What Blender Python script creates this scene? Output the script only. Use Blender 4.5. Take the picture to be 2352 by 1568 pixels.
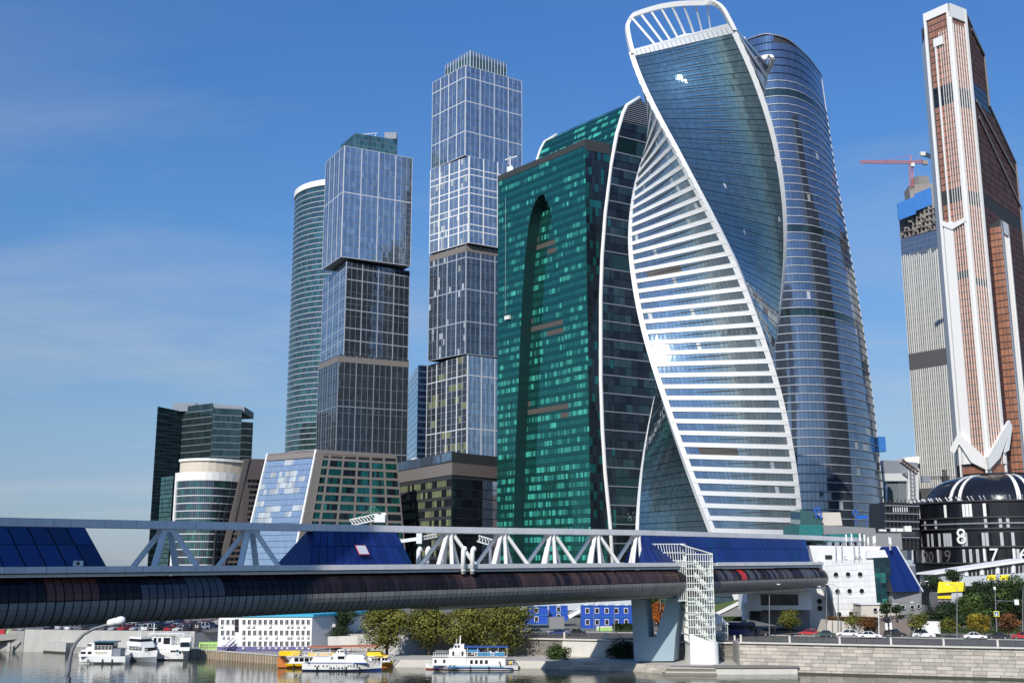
import bpy, bmesh, math, random
from mathutils import Vector, Matrix
R = math.radians
rnd = random.Random(11)
sc = bpy.context.scene
for o in list(bpy.data.objects): bpy.data.objects.remove(o)
COL = sc.collection

# ------------------------------------------------------------------ camera
F_, CX, CY, TH, HC = 2520.0, 1176.0, 784.0, R(11.49), 20.0     # focal length etc. in units of a 2352 px wide picture
SN, CS = math.sin(TH), math.cos(TH)
cd = bpy.data.cameras.new('camera'); cam = bpy.data.objects.new('camera', cd); COL.objects.link(cam)
cd.sensor_width = 36; cd.lens = F_ / 2352 * 36; cd.clip_start = 0.5; cd.clip_end = 40000
cam.location = (0, 0, HC); cam.rotation_euler = (R(90) + TH, 0, 0)
sc.camera = cam

# ------------------------------------------------------------------ light
SUN_AZ, SUN_EL = R(22), R(36)      # light travels towards +Y turned AZ to +X
tr = Vector((math.sin(SUN_AZ) * math.cos(SUN_EL), math.cos(SUN_AZ) * math.cos(SUN_EL), -math.sin(SUN_EL)))
sd = bpy.data.lights.new('sun', 'SUN'); so = bpy.data.objects.new('sun', sd); COL.objects.link(so)
sd.energy = 4.6; sd.angle = R(0.53); sd.color = (1.0, 0.94, 0.85)
so.rotation_euler = tr.to_track_quat('-Z', 'Y').to_euler(); so.location = (-60, -80, 150)

wd = bpy.data.worlds.new('World'); sc.world = wd; wd.use_nodes = True
nt = wd.node_tree; nt.nodes.clear(); N = nt.nodes; L = nt.links
wo = N.new('ShaderNodeOutputWorld'); bg = N.new('ShaderNodeBackground'); L.new(bg.outputs[0], wo.inputs[0])
bg.inputs[1].default_value = 0.088
sky = N.new('ShaderNodeTexSky'); sky.sky_type = 'NISHITA'; sky.sun_disc = False
sky.sun_elevation = SUN_EL; sky.sun_rotation = SUN_AZ + math.pi
sky.altitude = 100; sky.air_density = 1.0; sky.dust_density = 0.5; sky.ozone_density = 2.4
# thin cirrus: noise on the sky plane, the same rule in every direction
tc = N.new('ShaderNodeTexCoord'); sx = N.new('ShaderNodeSeparateXYZ'); L.new(tc.outputs['Generated'], sx.inputs[0])
mz = N.new('ShaderNodeMath'); mz.operation = 'MAXIMUM'; mz.inputs[1].default_value = 0.0; L.new(sx.outputs[2], mz.inputs[0])
az = N.new('ShaderNodeMath'); az.operation = 'ADD'; az.inputs[1].default_value = 0.10; L.new(mz.outputs[0], az.inputs[0])
dx = N.new('ShaderNodeMath'); dx.operation = 'DIVIDE'; L.new(sx.outputs[0], dx.inputs[0]); L.new(az.outputs[0], dx.inputs[1])
dy = N.new('ShaderNodeMath'); dy.operation = 'DIVIDE'; L.new(sx.outputs[1], dy.inputs[0]); L.new(az.outputs[0], dy.inputs[1])
cb = N.new('ShaderNodeCombineXYZ'); L.new(dx.outputs[0], cb.inputs[0]); L.new(dy.outputs[0], cb.inputs[1])
mp = N.new('ShaderNodeMapping'); mp.inputs['Rotation'].default_value = (0, 0, R(18)); mp.inputs['Scale'].default_value = (0.5, 1.3, 1); mp.inputs['Location'].default_value = (12.3, 2.2, 0)
L.new(cb.outputs[0], mp.inputs[0])
nz = N.new('ShaderNodeTexNoise'); nz.inputs['Scale'].default_value = 0.9; nz.inputs['Detail'].default_value = 9; nz.inputs['Roughness'].default_value = 0.62; nz.inputs['Distortion'].default_value = 0.5
L.new(mp.outputs[0], nz.inputs['Vector'])
cr = N.new('ShaderNodeMapRange'); cr.inputs['From Min'].default_value = 0.45; cr.inputs['From Max'].default_value = 0.78; cr.inputs['To Max'].default_value = 0.58
L.new(nz.outputs[0], cr.inputs[0])
mx = N.new('ShaderNodeMix'); mx.data_type = 'RGBA'
rp = N.new('ShaderNodeValToRGB'); L.new(mz.outputs[0], rp.inputs[0])       # camera colour response: deeper blue with height, all round
for e_, c_ in zip((rp.color_ramp.elements[0], rp.color_ramp.elements[1]), ((0.0, (.355, .43, .65, 1)), (0.47, (.35, .61, .90, 1)))): e_.position, e_.color = c_
for p_, c_ in ((.039, (.318, .378, .53, 1)), (.079, (.365, .405, .515, 1)), (.117, (.40, .455, .53, 1)), (.165, (.41, .495, .578, 1)), (.29, (.372, .575, .755, 1))): rp.color_ramp.elements.new(p_).color = c_
vm = N.new('ShaderNodeVectorMath'); vm.operation = 'MULTIPLY'; L.new(sky.outputs[0], vm.inputs[0]); L.new(rp.outputs[0], vm.inputs[1])
v2 = N.new('ShaderNodeVectorMath'); v2.operation = 'SCALE'; v2.inputs['Scale'].default_value = 2.0; L.new(vm.outputs[0], v2.inputs[0])
fd_ = N.new('ShaderNodeMapRange'); fd_.inputs['From Min'].default_value = .22; fd_.inputs['From Max'].default_value = .46; fd_.inputs['To Min'].default_value = 1; fd_.inputs['To Max'].default_value = .12; L.new(mz.outputs[0], fd_.inputs[0])   # cirrus thins out overhead
fm = N.new('ShaderNodeMath'); fm.operation = 'MULTIPLY'; L.new(cr.outputs[0], fm.inputs[0]); L.new(fd_.outputs[0], fm.inputs[1])
L.new(fm.outputs[0], mx.inputs[0]); L.new(v2.outputs[0], mx.inputs[6]); mx.inputs[7].default_value = (5.9, 6.5, 7.2, 1)
L.new(mx.outputs[2], bg.inputs[0])

vs = sc.view_settings; sc.display_settings.display_device = 'sRGB'
vs.view_transform = 'Standard'; vs.look = 'None'; vs.exposure = 0.0; vs.gamma = 1.0; vs.use_curve_mapping = False
sc.render.engine = 'CYCLES'
cy = sc.cycles
cy.max_bounces = 6; cy.diffuse_bounces = 3; cy.glossy_bounces = 4; cy.transmission_bounces = 4; cy.transparent_max_bounces = 6
cy.sample_clamp_indirect = 6; cy.caustics_reflective = False; cy.caustics_refractive = False
cy.use_denoising = True
try: cy.denoiser = 'OPENIMAGEDENOISE'
except Exception: pass

# ------------------------------------------------------------------ measuring
def ray(px, py):
    u, v = px - CX, py - CY
    return Vector((u, F_ * CS + v * SN, F_ * SN - v * CS))
def Wp(px, py, Y):                  # the point of that line of sight which stands Y metres away
    d = ray(px, py); t = Y / d.y
    return Vector((d.x * t, Y, HC + d.z * t))
def Gz(px, py, z=0.0):              # where that line of sight meets a level
    d = ray(px, py); t = (z - HC) / d.z
    return Vector((d.x * t, d.y * t, z))
def Hz(px, py, z):                  # same, for a known height above eye level
    return Gz(px, py, z)
def onplane(px, py, A, B):          # line of sight against the upright plane through A and B
    d = ray(px, py); n = Vector((B[1] - A[1], A[0] - B[0]))
    t = (n.x * A[0] + n.y * A[1]) / (n.x * d.x + n.y * d.y)
    return Vector((d.x * t, d.y * t, HC + d.z * t))
def proj(p):
    x, y, z = p[0], p[1], p[2] - HC
    w = y * CS + z * SN
    if w <= 1: return None
    return (CX + F_ * x / w, CY - F_ * (-y * SN + z * CS) / w)

# ------------------------------------------------------------------ materials
MATS = {}
def mat(name, col, rough=0.6, metal=0.0, ior=1.5, var=0.0, ns=0.0, na=0.0, bump=0.0, bs=0.0, coat=0.0, emit=None, nscale=None, spec=None, rvar=0.0, world=False):
    m = bpy.data.materials.new(name); m.use_nodes = True; MATS[name] = m
    t = m.node_tree; b = t.nodes['Principled BSDF']; l = t.links
    b.inputs['Base Color'].default_value = (*col, 1); b.inputs['Roughness'].default_value = rough
    b.inputs['Metallic'].default_value = metal; b.inputs['IOR'].default_value = ior
    if coat: b.inputs['Coat Weight'].default_value = coat; b.inputs['Coat Roughness'].default_value = 0.05
    if spec is not None: b.inputs['Specular IOR Level'].default_value = spec
    if emit: b.inputs['Emission Color'].default_value = (*emit[:3], 1); b.inputs['Emission Strength'].default_value = emit[3]
    fac = None
    def math_(op, a, bb):
        q = t.nodes.new('ShaderNodeMath'); q.operation = op
        for i, s in enumerate((a, bb)):
            if hasattr(s, 'links'): l.new(s, q.inputs[i])
            else: q.inputs[i].default_value = s
        return q.outputs[0]
    rv = None
    if var or rvar:
        g = t.nodes.new('ShaderNodeNewGeometry'); oi = t.nodes.new('ShaderNodeObjectInfo')
        rv = math_('FRACT', math_('ADD', g.outputs['Random Per Island'], oi.outputs['Random']), 0)
        if var: fac = math_('MULTIPLY_ADD', rv, 2 * var); fac.node.inputs[2].default_value = 1 - var
        if rvar:
            rr = math_('MULTIPLY_ADD', math_('POWER', rv, 3.0), rvar); rr.node.inputs[2].default_value = rough
            l.new(rr, b.inputs['Roughness'])
    if na or bump:
        c = t.nodes.new('ShaderNodeNewGeometry' if world else 'ShaderNodeTexCoord'); vec = c.outputs['Position' if world else 'Object']
        if nscale:
            mpn = t.nodes.new('ShaderNodeMapping'); mpn.inputs['Scale'].default_value = nscale; l.new(vec, mpn.inputs[0]); vec = mpn.outputs[0]
    if na:
        n = t.nodes.new('ShaderNodeTexNoise'); n.inputs['Scale'].default_value = ns; n.inputs['Detail'].default_value = 6; n.inputs['Roughness'].default_value = 0.65
        l.new(vec, n.inputs['Vector'])
        f2 = math_('MULTIPLY_ADD', n.outputs[0], 2 * na); f2.node.inputs[2].default_value = 1 - na
        fac = f2 if fac is None else math_('MULTIPLY', fac, f2)
    if fac is not None:
        s = t.nodes.new('ShaderNodeVectorMath'); s.operation = 'SCALE'; s.inputs[0].default_value = col; l.new(fac, s.inputs['Scale'])
        l.new(s.outputs[0], b.inputs['Base Color'])
    if bump:
        n2 = t.nodes.new('ShaderNodeTexNoise'); n2.inputs['Scale'].default_value = bs; n2.inputs['Detail'].default_value = 4; l.new(vec, n2.inputs['Vector'])
        bp = t.nodes.new('ShaderNodeBump'); bp.inputs['Strength'].default_value = bump; bp.inputs['Distance'].default_value = 0.1
        l.new(n2.outputs[0], bp.inputs['Height']); l.new(bp.outputs[0], b.inputs['Normal'])
    return m

# ------------------------------------------------------------------ meshes and objects
OFF = {}
class MB:
    def __init__(s): s.v = []; s.f = []; s.m = []
    def add(s, vs, fs, m=0):
        n = len(s.v); s.v += [tuple(p) for p in vs]; s.f += [tuple(i + n for i in f) for f in fs]; s.m += [m] * len(fs); return s
    def hexa(s, p, m=0):            # bottom four, top four
        return s.add(p, [(0, 3, 2, 1), (4, 5, 6, 7), (0, 1, 5, 4), (1, 2, 6, 5), (2, 3, 7, 6), (3, 0, 4, 7)], m)
    def box(s, c, d, rz=0.0, m=0):
        x, y, z = d[0] / 2, d[1] / 2, d[2] / 2; q, w = math.cos(rz), math.sin(rz); p = []
        for k in (-z, z):
            for i, j in ((-x, -y), (x, -y), (x, y), (-x, y)): p.append((c[0] + i * q - j * w, c[1] + i * w + j * q, c[2] + k))
        return s.hexa(p, m)
    def prism(s, poly, z0, z1, m=0):
        n = len(poly); z0 = z0 if hasattr(z0, '__len__') else [z0] * n; z1 = z1 if hasattr(z1, '__len__') else [z1] * n
        vs = [(p[0], p[1], z0[i]) for i, p in enumerate(poly)] + [(p[0], p[1], z1[i]) for i, p in enumerate(poly)]
        return s.add(vs, [tuple(range(n))[::-1], tuple(range(n, 2 * n))] + [(i, (i + 1) % n, n + (i + 1) % n, n + i) for i in range(n)], m)
    def extr(s, pts, vec, m=0):
        n = len(pts); vec = Vector(vec); vs = [Vector(p) for p in pts]; vs += [p + vec for p in vs]
        return s.add(vs, [tuple(range(n))[::-1], tuple(range(n, 2 * n))] + [(i, (i + 1) % n, n + (i + 1) % n, n + i) for i in range(n)], m)
    def beam(s, a, b, w, h=None, m=0, up=(0, 0, 1)):
        a, b = Vector(a), Vector(b); d = (b - a).normalized(); h = h or w
        u = Vector(up)
        if abs(d.dot(u)) > 0.98: u = Vector((0, 1, 0))
        x = d.cross(u).normalized() * (w / 2); y = x.cross(d).normalized() * (h / 2)
        return s.hexa([a - x - y, a + x - y, a + x + y, a - x + y, b - x - y, b + x - y, b + x + y, b - x + y], m)
    def tube(s, pts, r, n=8, m=0):
        pts = [Vector(p) for p in pts]; k = len(pts); r = r if hasattr(r, '__len__') else [r] * k; vs = []; fs = []
        pu = None
        for i, p in enumerate(pts):
            d = (pts[min(i + 1, k - 1)] - pts[max(i - 1, 0)]).normalized()
            u = Vector((0, 0, 1)) if abs(d.z) < 0.9 else Vector((1, 0, 0))
            if pu is not None and (pu - d * pu.dot(d)).length > .1: u = pu
            x = (u - d * u.dot(d)).normalized(); y = d.cross(x); pu = x
            for j in range(n):
                a = 2 * math.pi * j / n; vs.append(p + (x * math.cos(a) + y * math.sin(a)) * r[i])
        for i in range(k - 1):
            for j in range(n): fs.append((i * n + j, i * n + (j + 1) % n, (i + 1) * n + (j + 1) % n, (i + 1) * n + j))
        fs += [tuple(range(n))[::-1], tuple(range((k - 1) * n, k * n))]
        return s.add(vs, fs, m)
    def lathe(s, prof, c, n=16, m=0, a0=0.0, a1=2 * math.pi):
        vs = []; fs = []; k = len(prof); full = a1 - a0 > 6.28; q = n if full else n + 1
        for i in range(q):
            a = a0 + (a1 - a0) * i / n
            for r, z in prof: vs.append((c[0] + r * math.cos(a), c[1] + r * math.sin(a), c[2] + z))
        for i in range(n):
            for j in range(k - 1):
                i2 = (i + 1) % q; fs.append((i * k + j, i2 * k + j, i2 * k + j + 1, i * k + j + 1))
        return s.add(vs, fs, m)
    def ball(s, c, r, n=10, m=0, sz=1.0):
        pr = [(max(r * math.cos(t), 1e-4), r * sz * math.sin(t)) for t in [(-0.5 + i / (n // 2 + 1)) * math.pi for i in range(n // 2 + 2)]]
        return s.lathe(pr, c, n, m)
    def mesh(s, name, mats, smooth=False):
        me = bpy.data.meshes.new(name); me.from_pydata(s.v, [], s.f)
        for q in (mats if isinstance(mats, (list, tuple)) else [mats]): me.materials.append(MATS[q])
        if any(s.m): me.polygons.foreach_set('material_index', s.m)
        if smooth: me.polygons.foreach_set('use_smooth', [True] * len(me.polygons))
        return me
    def build(s, name, mats, parent=None, smooth=False, label=None, kind=None):
        o = bpy.data.objects.new(name, s.mesh(name, mats, smooth)); COL.objects.link(o)
        if parent is not None: o.parent = parent; o.location = OFF.get(parent.name, (0, 0, 0))
        if label: o['label'] = label
        if kind: o['kind'] = kind
        return o
def link_mesh(name, me, parent, loc=None, rot=None):
    o = bpy.data.objects.new(name, me); COL.objects.link(o); o.parent = parent; o.location = loc if loc is not None else OFF.get(parent.name, (0, 0, 0))
    if rot: o.rotation_euler = rot
    return o
def tag(o, label, cat, group=None):
    o['label'] = label; o['category'] = cat
    if group: o['group'] = group
    return o
def thing(name, label, cat, loc, rz=0.0, group=None, local=False):
    o = bpy.data.objects.new(name, None); COL.objects.link(o); o.location = loc; o.rotation_euler = (0, 0, rz); o.empty_display_size = 1
    OFF[o.name] = (0, 0, 0) if local else tuple(-c for c in loc)
    return tag(o, label, cat, group)
def struct(o): o['kind'] = 'structure'; return o
def copy_tree(o, parent=None):
    c = o.copy(); COL.objects.link(c); c.parent = parent
    if parent is None: OFF[c.name] = OFF.get(o.name, (0, 0, 0))
    for ch in o.children: copy_tree(ch, c)
    return c
def text_mesh(txt, size, depth=0.05):
    cu = bpy.data.curves.new('lettering', 'FONT'); cu.body = txt; cu.size = size; cu.extrude = depth; cu.align_x = 'CENTER'; cu.align_y = 'CENTER'
    cu.resolution_u = 3
    o = bpy.data.objects.new('lettering', cu); COL.objects.link(o)
    bpy.context.view_layer.update()
    me = bpy.data.meshes.new_from_object(o.evaluated_get(bpy.context.evaluated_depsgraph_get()))
    bpy.data.objects.remove(o); bpy.data.curves.remove(cu)
    return me
def sign(txt, size, pos, yaw, m, parent, name='lettering', depth=.06, sx=1.0, tilt=0.0):   # upright lettering facing -Y turned by yaw
    me = text_mesh(txt, size, depth); me.materials.clear(); me.materials.append(MATS[m])
    o = bpy.data.objects.new(name, me); COL.objects.link(o)
    if parent is not None:
        o.parent = parent; of = OFF.get(parent.name, (0, 0, 0)); pos = Vector(pos) + Vector(of)
    o.location = pos; o.rotation_euler = (R(90) + tilt, 0, yaw); o.scale = (sx, 1, 1)
    return o
def lerp(a, b, t): return a + (b - a) * t
def pick(tab, x):                   # piecewise linear table
    if x <= tab[0][0]: return tab[0][1]
    for (a, p), (b, q) in zip(tab, tab[1:]):
        if x <= b: return p + (q - p) * (x - a) / (b - a)
    return tab[-1][1]
# ================================================================== the setting
mat('water', (0.055, 0.06, 0.042), rough=0.04, ior=1.33)
def _water():
    m = MATS['water']; t = m.node_tree; b = t.nodes['Principled BSDF']; l = t.links
    c = t.nodes.new('ShaderNodeTexCoord'); mp = t.nodes.new('ShaderNodeMapping'); mp.inputs['Scale'].default_value = (1.0, 0.6, 1); l.new(c.outputs['Object'], mp.inputs[0])
    n1 = t.nodes.new('ShaderNodeTexNoise'); n1.inputs['Scale'].default_value = 0.55; n1.inputs['Detail'].default_value = 5; n1.inputs['Roughness'].default_value = .6; l.new(mp.outputs[0], n1.inputs['Vector'])
    bp = t.nodes.new('ShaderNodeBump'); bp.inputs['Strength'].default_value = 0.5; bp.inputs['Distance'].default_value = 0.12
    l.new(n1.outputs[0], bp.inputs['Height']); l.new(bp.outputs[0], b.inputs['Normal'])
_water()
mat('asphalt', (0.15, 0.145, 0.14), .85, ns=.3, na=.3)
mat('ground_earth', (0.16, 0.155, 0.14), .9, ns=.06, na=.35)
mat('granite', (0.45, 0.415, 0.36), .75, var=.22, ns=.8, na=.32, bump=.25, bs=9, nscale=(1, 1, .45), world=True)
mat('granite_dark', (0.22, 0.205, 0.18), .8, var=.2, ns=1.0, na=.22, bump=.3, bs=8)
mat('joint', (0.31, 0.29, 0.255), .9, ns=1, na=.3)
mat('concrete', (0.44, 0.43, 0.40), .8, ns=.5, na=.28, nscale=(1, 1, .4), world=True)
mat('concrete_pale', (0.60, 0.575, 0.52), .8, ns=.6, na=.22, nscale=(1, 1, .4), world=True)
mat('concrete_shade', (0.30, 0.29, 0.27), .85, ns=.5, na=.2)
mat('wet_stain', (0.05, 0.048, 0.035), .6, ns=2, na=.4)
mat('plaster_white', (0.80, 0.79, 0.76), .7, ns=.7, na=.06)
mat('sheet_pile', (0.42, 0.34, 0.24), .75, var=.12, ns=1.4, na=.3)
mat('rail_dark', (0.035, 0.035, 0.035), .55)
mat('grass_green', (0.075, 0.11, 0.025), .9, ns=.8, na=.4)
mat('hedge_green', (0.03, 0.055, 0.018), .9, ns=1.5, na=.45)

# river, both banks
MB().add([(-9000, -400, 0), (9000, -400, 0), (9000, 1200, 0), (-9000, 1200, 0)], [(0, 1, 2, 3)]).build('river_water', 'water', kind='structure')
GZ = 4.8
b0 = Gz(-40, 1488); b1 = Gz(150, 1499.5); b2 = Gz(429, 1507); b3 = Gz(641, 1524.5); b4 = Gz(882, 1530.5); b5 = Gz(1253, 1534); b6 = Gz(1455, 1540); b7 = Gz(1620, 1546)
b8 = Gz(1700, 1543.0); b9 = Gz(2352, 1561); rd = (b9 - b8).normalized()
wr0 = b8; wr1 = b8 + rd * 260                     # right hand wall
qw = 14.0                                           # width of the lower quay
k0 = Gz(640, 1524) + Vector((0, 27, 0)); k1 = Gz(1253, 1534) + Vector((0, qw, 0)); k2 = Vector((wr0.x + 1.0, Gz(1620, 1546).y + qw - 3, 0))
back = [Vector((-9000, 900, 0)), Vector((-400, 420, 0)), b0 + Vector((0, 5, 0)), b1 + Vector((0, 2.6, 0)), b2 + Vector((0, 6.6, 0)), b2 + Vector((9, 24, 0)), k0, k1, k2, wr0 + Vector((.4, .5, 0)), wr1 + Vector((.4, .5, 0)), Vector((9000, 60, 0)), Vector((9000, 15000, 0)), Vector((-9000, 15000, 0))]
MB().add([(p.x, p.y, GZ) for p in back], [tuple(range(len(back)))]).build('ground', 'ground_earth', kind='structure')
MB().add([(-9000, -9000, 4), (9000, -9000, 4), (9000, -20, 4), (200, 30, 4), (-30, 42, 4), (-200, 70, 4), (-9000, 300, 4)], [tuple(range(7))]).build('near_bank_ground', 'ground_earth', kind='structure')
# embankment road behind the right wall
ra, rb = k1 + Vector((-40, 3, 0)), wr1 + Vector((0, 6, 0))
road = [Vector((k1.x - 30, k1.y + 5, 0)), Vector((k2.x, k2.y + 5, 0)), wr0 + Vector((4, 6, 0)), wr1 + Vector((0, 6, 0)), wr1 + Vector((4, 32, 0)), wr0 + Vector((12, 33, 0)), Vector((k2.x, k2.y + 30, 0)), Vector((k1.x - 30, k1.y + 31, 0))]
MB().add([(p.x, p.y, GZ + .004) for p in road], [tuple(range(8))]).build('embankment_road', 'asphalt', kind='structure')
kb = MB()
for p, q in ((road[7], road[6]), (road[6], road[5]), (road[5], road[4]), (road[0], road[1]), (road[1], road[2]), (road[2], road[3])): kb.beam(p + Vector((0, 0, GZ + .06)), q + Vector((0, 0, GZ + .06)), .3, .14)
kb.build('road_kerb', 'concrete', kind='structure')
mk = MB()
for p, q in ((road[0], road[7]), ): pass
mid = [(road[0] + road[7]) / 2, (road[1] + road[6]) / 2, (road[2] + road[5]) / 2, (road[3] + road[4]) / 2]
mat('road_paint', (.7, .7, .66), .7)
for p, q in zip(mid, mid[1:]):
    ln = (q - p).length; d = (q - p) / ln; s = 0
    while s < ln - 2:
        a = p + d * s; b = p + d * (s + 2); n = Vector((-d.y, d.x, 0)) * .08
        mk.add([(a - n).to_tuple()[:2] + (GZ + .009,), (a + n).to_tuple()[:2] + (GZ + .009,), (b + n).to_tuple()[:2] + (GZ + .009,), (b - n).to_tuple()[:2] + (GZ + .009,)], [(0, 1, 2, 3)]); s += 5
mk.build('lane_marking', 'road_paint', kind='structure')

# --------------------------------------------------- stone walls built block by block
def block_wall(name, label, A, B, z0, z1, rows, bw, m, core, thick=1.2, dep=.10, coping=True, skip=None, battered=0.0):
    A, B = Vector(A), Vector(B); d = Vector((B.x - A.x, B.y - A.y, 0)); ln = d.length; d.normalize(); n = Vector((d.y, -d.x, 0))
    if n.y > 0: n = -n
    root = thing(name, label, 'wall', (A.x, A.y, z0))
    c = [A, B, B - n * thick, A - n * thick]
    MB().prism([(p.x, p.y) for p in c], z0 - 1.5, z1).build('wall_core', core, root)
    h = (z1 - z0) / rows; meshes = {}
    cnt = 0
    for r in range(rows):
        s = -rnd.random() * bw * .6
        while s < ln:
            w = bw * rnd.choice((.7, .9, 1, 1.2, 1.5)); s0, s1 = max(s, 0), min(s + w, ln); s += w
            if s1 - s0 < .25: continue
            mid_ = A + d * ((s0 + s1) / 2)
            if skip and skip((s0 + s1) / 2 / ln, (r + .5) / rows): continue
            px = proj((mid_.x, mid_.y, z0 + h * (r + .5)))
            key = round((s1 - s0) * 5) / 5
            pr = dep + rnd.choice((0, .0, .02, .035))
            if key not in meshes:
                g = .012; x0, x1 = -key / 2 + g, key / 2 - g; y0, y1 = g, h - g; bv = .03
                meshes[key] = MB().add([(x0, 0, y0), (x1, 0, y0), (x1, 0, y1), (x0, 0, y1), (x0 + bv, -1, y0 + bv), (x1 - bv, -1, y0 + bv), (x1 - bv, -1, y1 - bv), (x0 + bv, -1, y1 - bv)],
                                        [(4, 5, 6, 7), (0, 1, 5, 4), (1, 2, 6, 5), (2, 3, 7, 6), (3, 0, 4, 7)]).mesh('stone_block', m)
            if px is None or px[0] < -30 or px[0] > 2382 or cnt >= 300: continue
            o = link_mesh('stone_block', meshes[key], root, (mid_.x - A.x, mid_.y - A.y, h * r), (0, 0, math.atan2(d.y, d.x))); o.scale = (1, pr, 1); cnt += 1
    if coping:
        MB().beam(A + n * .12 + Vector((0, 0, z1 + .13)) - Vector((0, 0, A.z)), B + n * .12 + Vector((0, 0, z1 + .13)) - Vector((0, 0, B.z)), .9, .26).build('coping', 'concrete_pale', root)
    return root, A, d, n, ln

def fence(name, label, A, B, z, bay, h=1.05, post=.34, pm='concrete_pale'):
    A, B = Vector((A.x, A.y, z)), Vector((B.x, B.y, z)); d = B - A; ln = d.length; d.normalize(); k = max(1, int(ln / bay)); bay = ln / k
    root = thing(name, label, 'fence', A)
    pmh = MB().box((0, 0, h * .58), (post, post, h * 1.16)).box((0, 0, h * 1.18), (post * 1.2, post * 1.2, .08)).mesh('post', pm)
    rl = MB().beam((0, 0, h * .95), (bay, 0, h * .95), .1).beam((0, 0, .16), (bay, 0, .16), .12).beam((0, 0, h * .55), (bay, 0, h * .55), .04)
    for i in range(1, 3): rl.beam((bay * i / 3, 0, 0), (bay * i / 3, 0, h * .95), .10)
    nb = int(bay / .16)
    for i in range(1, nb): rl.beam((bay * i / nb, 0, .16), (bay * i / nb, 0, h * .95), .05)
    rlm = rl.mesh('railing_panel', 'rail_dark'); a = math.atan2(d.y, d.x)
    for i in range(k + 1):
        p = d * (bay * i); link_mesh('post', pmh, root, p, (0, 0, a))
        if i < k: link_mesh('railing_panel', rlm, root, p, (0, 0, a))
    return root

WR = block_wall('embankment_wall', 'long pale granite block wall rising from the water at right', wr0, wr0 + rd * 92, 0.0, 5.35, 8, 1.9, 'granite', 'joint')
MB().prism([(p.x, p.y) for p in (wr0 + rd * 92, wr1, wr1 + Vector((.4, 1.4, 0)), wr0 + rd * 92 + Vector((.4, 1.4, 0)))], -1.5, 5.35).build('wall_core', 'joint', WR[0])
st = MB(); st.prism([(p.x, p.y) for p in (wr0 + Vector((-.2, -.16, 0)), wr0 + rd * 120 + Vector((-.2, -.16, 0)), wr0 + rd * 120, wr0)], -.5, .32); st.build('waterline_stain', 'wet_stain', WR[0])
fence('embankment_fence', 'dark railing with pale stone posts on top of the right granite wall', wr0 + Vector((.5, .45, 0)), wr0 + rd * 100 + Vector((.3, .45, 0)), 5.6, 8.7)
# return wall at the stair tower, and the wall behind the lower quay
WB = block_wall('quay_back_wall', 'rusticated stone wall behind the lower quay with white panel', Vector((Gz(1215, 1507, 1.5).x, k1.y, 0)), Vector((k2.x, k2.y, 0)), 1.5, 4.7, 9, 1.3, 'granite_dark', 'joint', dep=.07,
                skip=lambda s, r: .17 < s < .485)
a_, d_, ln_ = WB[1], WB[2], WB[4]
pw = MB(); c0, c1 = a_ + d_ * ln_ * .172, a_ + d_ * ln_ * .483
pw.prism([(c0.x, c0.y - .18), (c1.x, c1.y - .18), (c1.x, c1.y), (c0.x, c0.y)], 1.4, 4.72); pw.build('white_panel', 'concrete_pale', WB[0], label='plain white painted panel between the stone courses')
fence('quay_fence', 'dark railing with pale posts above the stone wall by the trees', Vector((k1.x - 4, k1.y + .6, 0)), Vector((k2.x, k2.y + .6, 0)), 4.95, 7.6)
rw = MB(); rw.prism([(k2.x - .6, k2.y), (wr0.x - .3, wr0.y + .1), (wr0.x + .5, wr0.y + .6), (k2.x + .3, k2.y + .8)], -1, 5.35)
tag(rw.build('return_wall', 'concrete_shade'), 'short shaded return wall between stair tower and granite wall', 'wall')  # stair tower's shade painted in with the darker concrete

# lower quay terrace
tz = 1.35
q = [b4, b5, b6, Gz(1542, 1547), Gz(1640, 1547.5), Vector((wr0.x + 10, b8.y - 3.0, 0)), wr0 + rd * 11 + Vector((0, .3, 0)), Vector((k2.x, k2.y, 0)), k1, Vector((b4.x, k1.y + 1, 0))]
MB().prism([(p.x, p.y) for p in q], -1.5, tz).build('quay_terrace', 'concrete', kind='structure')
qs = thing('quay_edge', 'stepped stone quay edge at the waterline below the bridge pier', 'quay', (b5.x, b5.y, 0))
def course(A, B, z0, z1, off, m, bw, par):
    d = (B - A); ln = d.length; d.normalize(); n = Vector((d.y, -d.x, 0)); n = n if n.y < 0 else -n; s = 0
    while s < ln - .1:
        w = min(bw * rnd.uniform(.8, 1.25), ln - s); p0 = A + d * (s + .02); p1 = A + d * (s + w - .02); s += w
        MB().prism([((p0 + n * off).x, (p0 + n * off).y), ((p1 + n * off).x, (p1 + n * off).y), ((p1 - n * .3).x, (p1 - n * .3).y), ((p0 - n * .3).x, (p0 - n * .3).y)], z0, z1).build('stone_block', m, par)
for i, (z0, z1, off) in enumerate(((-.4, .45, .35), (.46, .9, .22), (.91, 1.42, .1))):
    course(b5, b6, z0, z1, off, 'granite', 2.6, qs); course(b6, q[3], z0, z1, off, 'granite', 2.6, qs)
    course(b4, b5, z0, z1, off * .6, 'concrete_pale', 6, qs)
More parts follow.
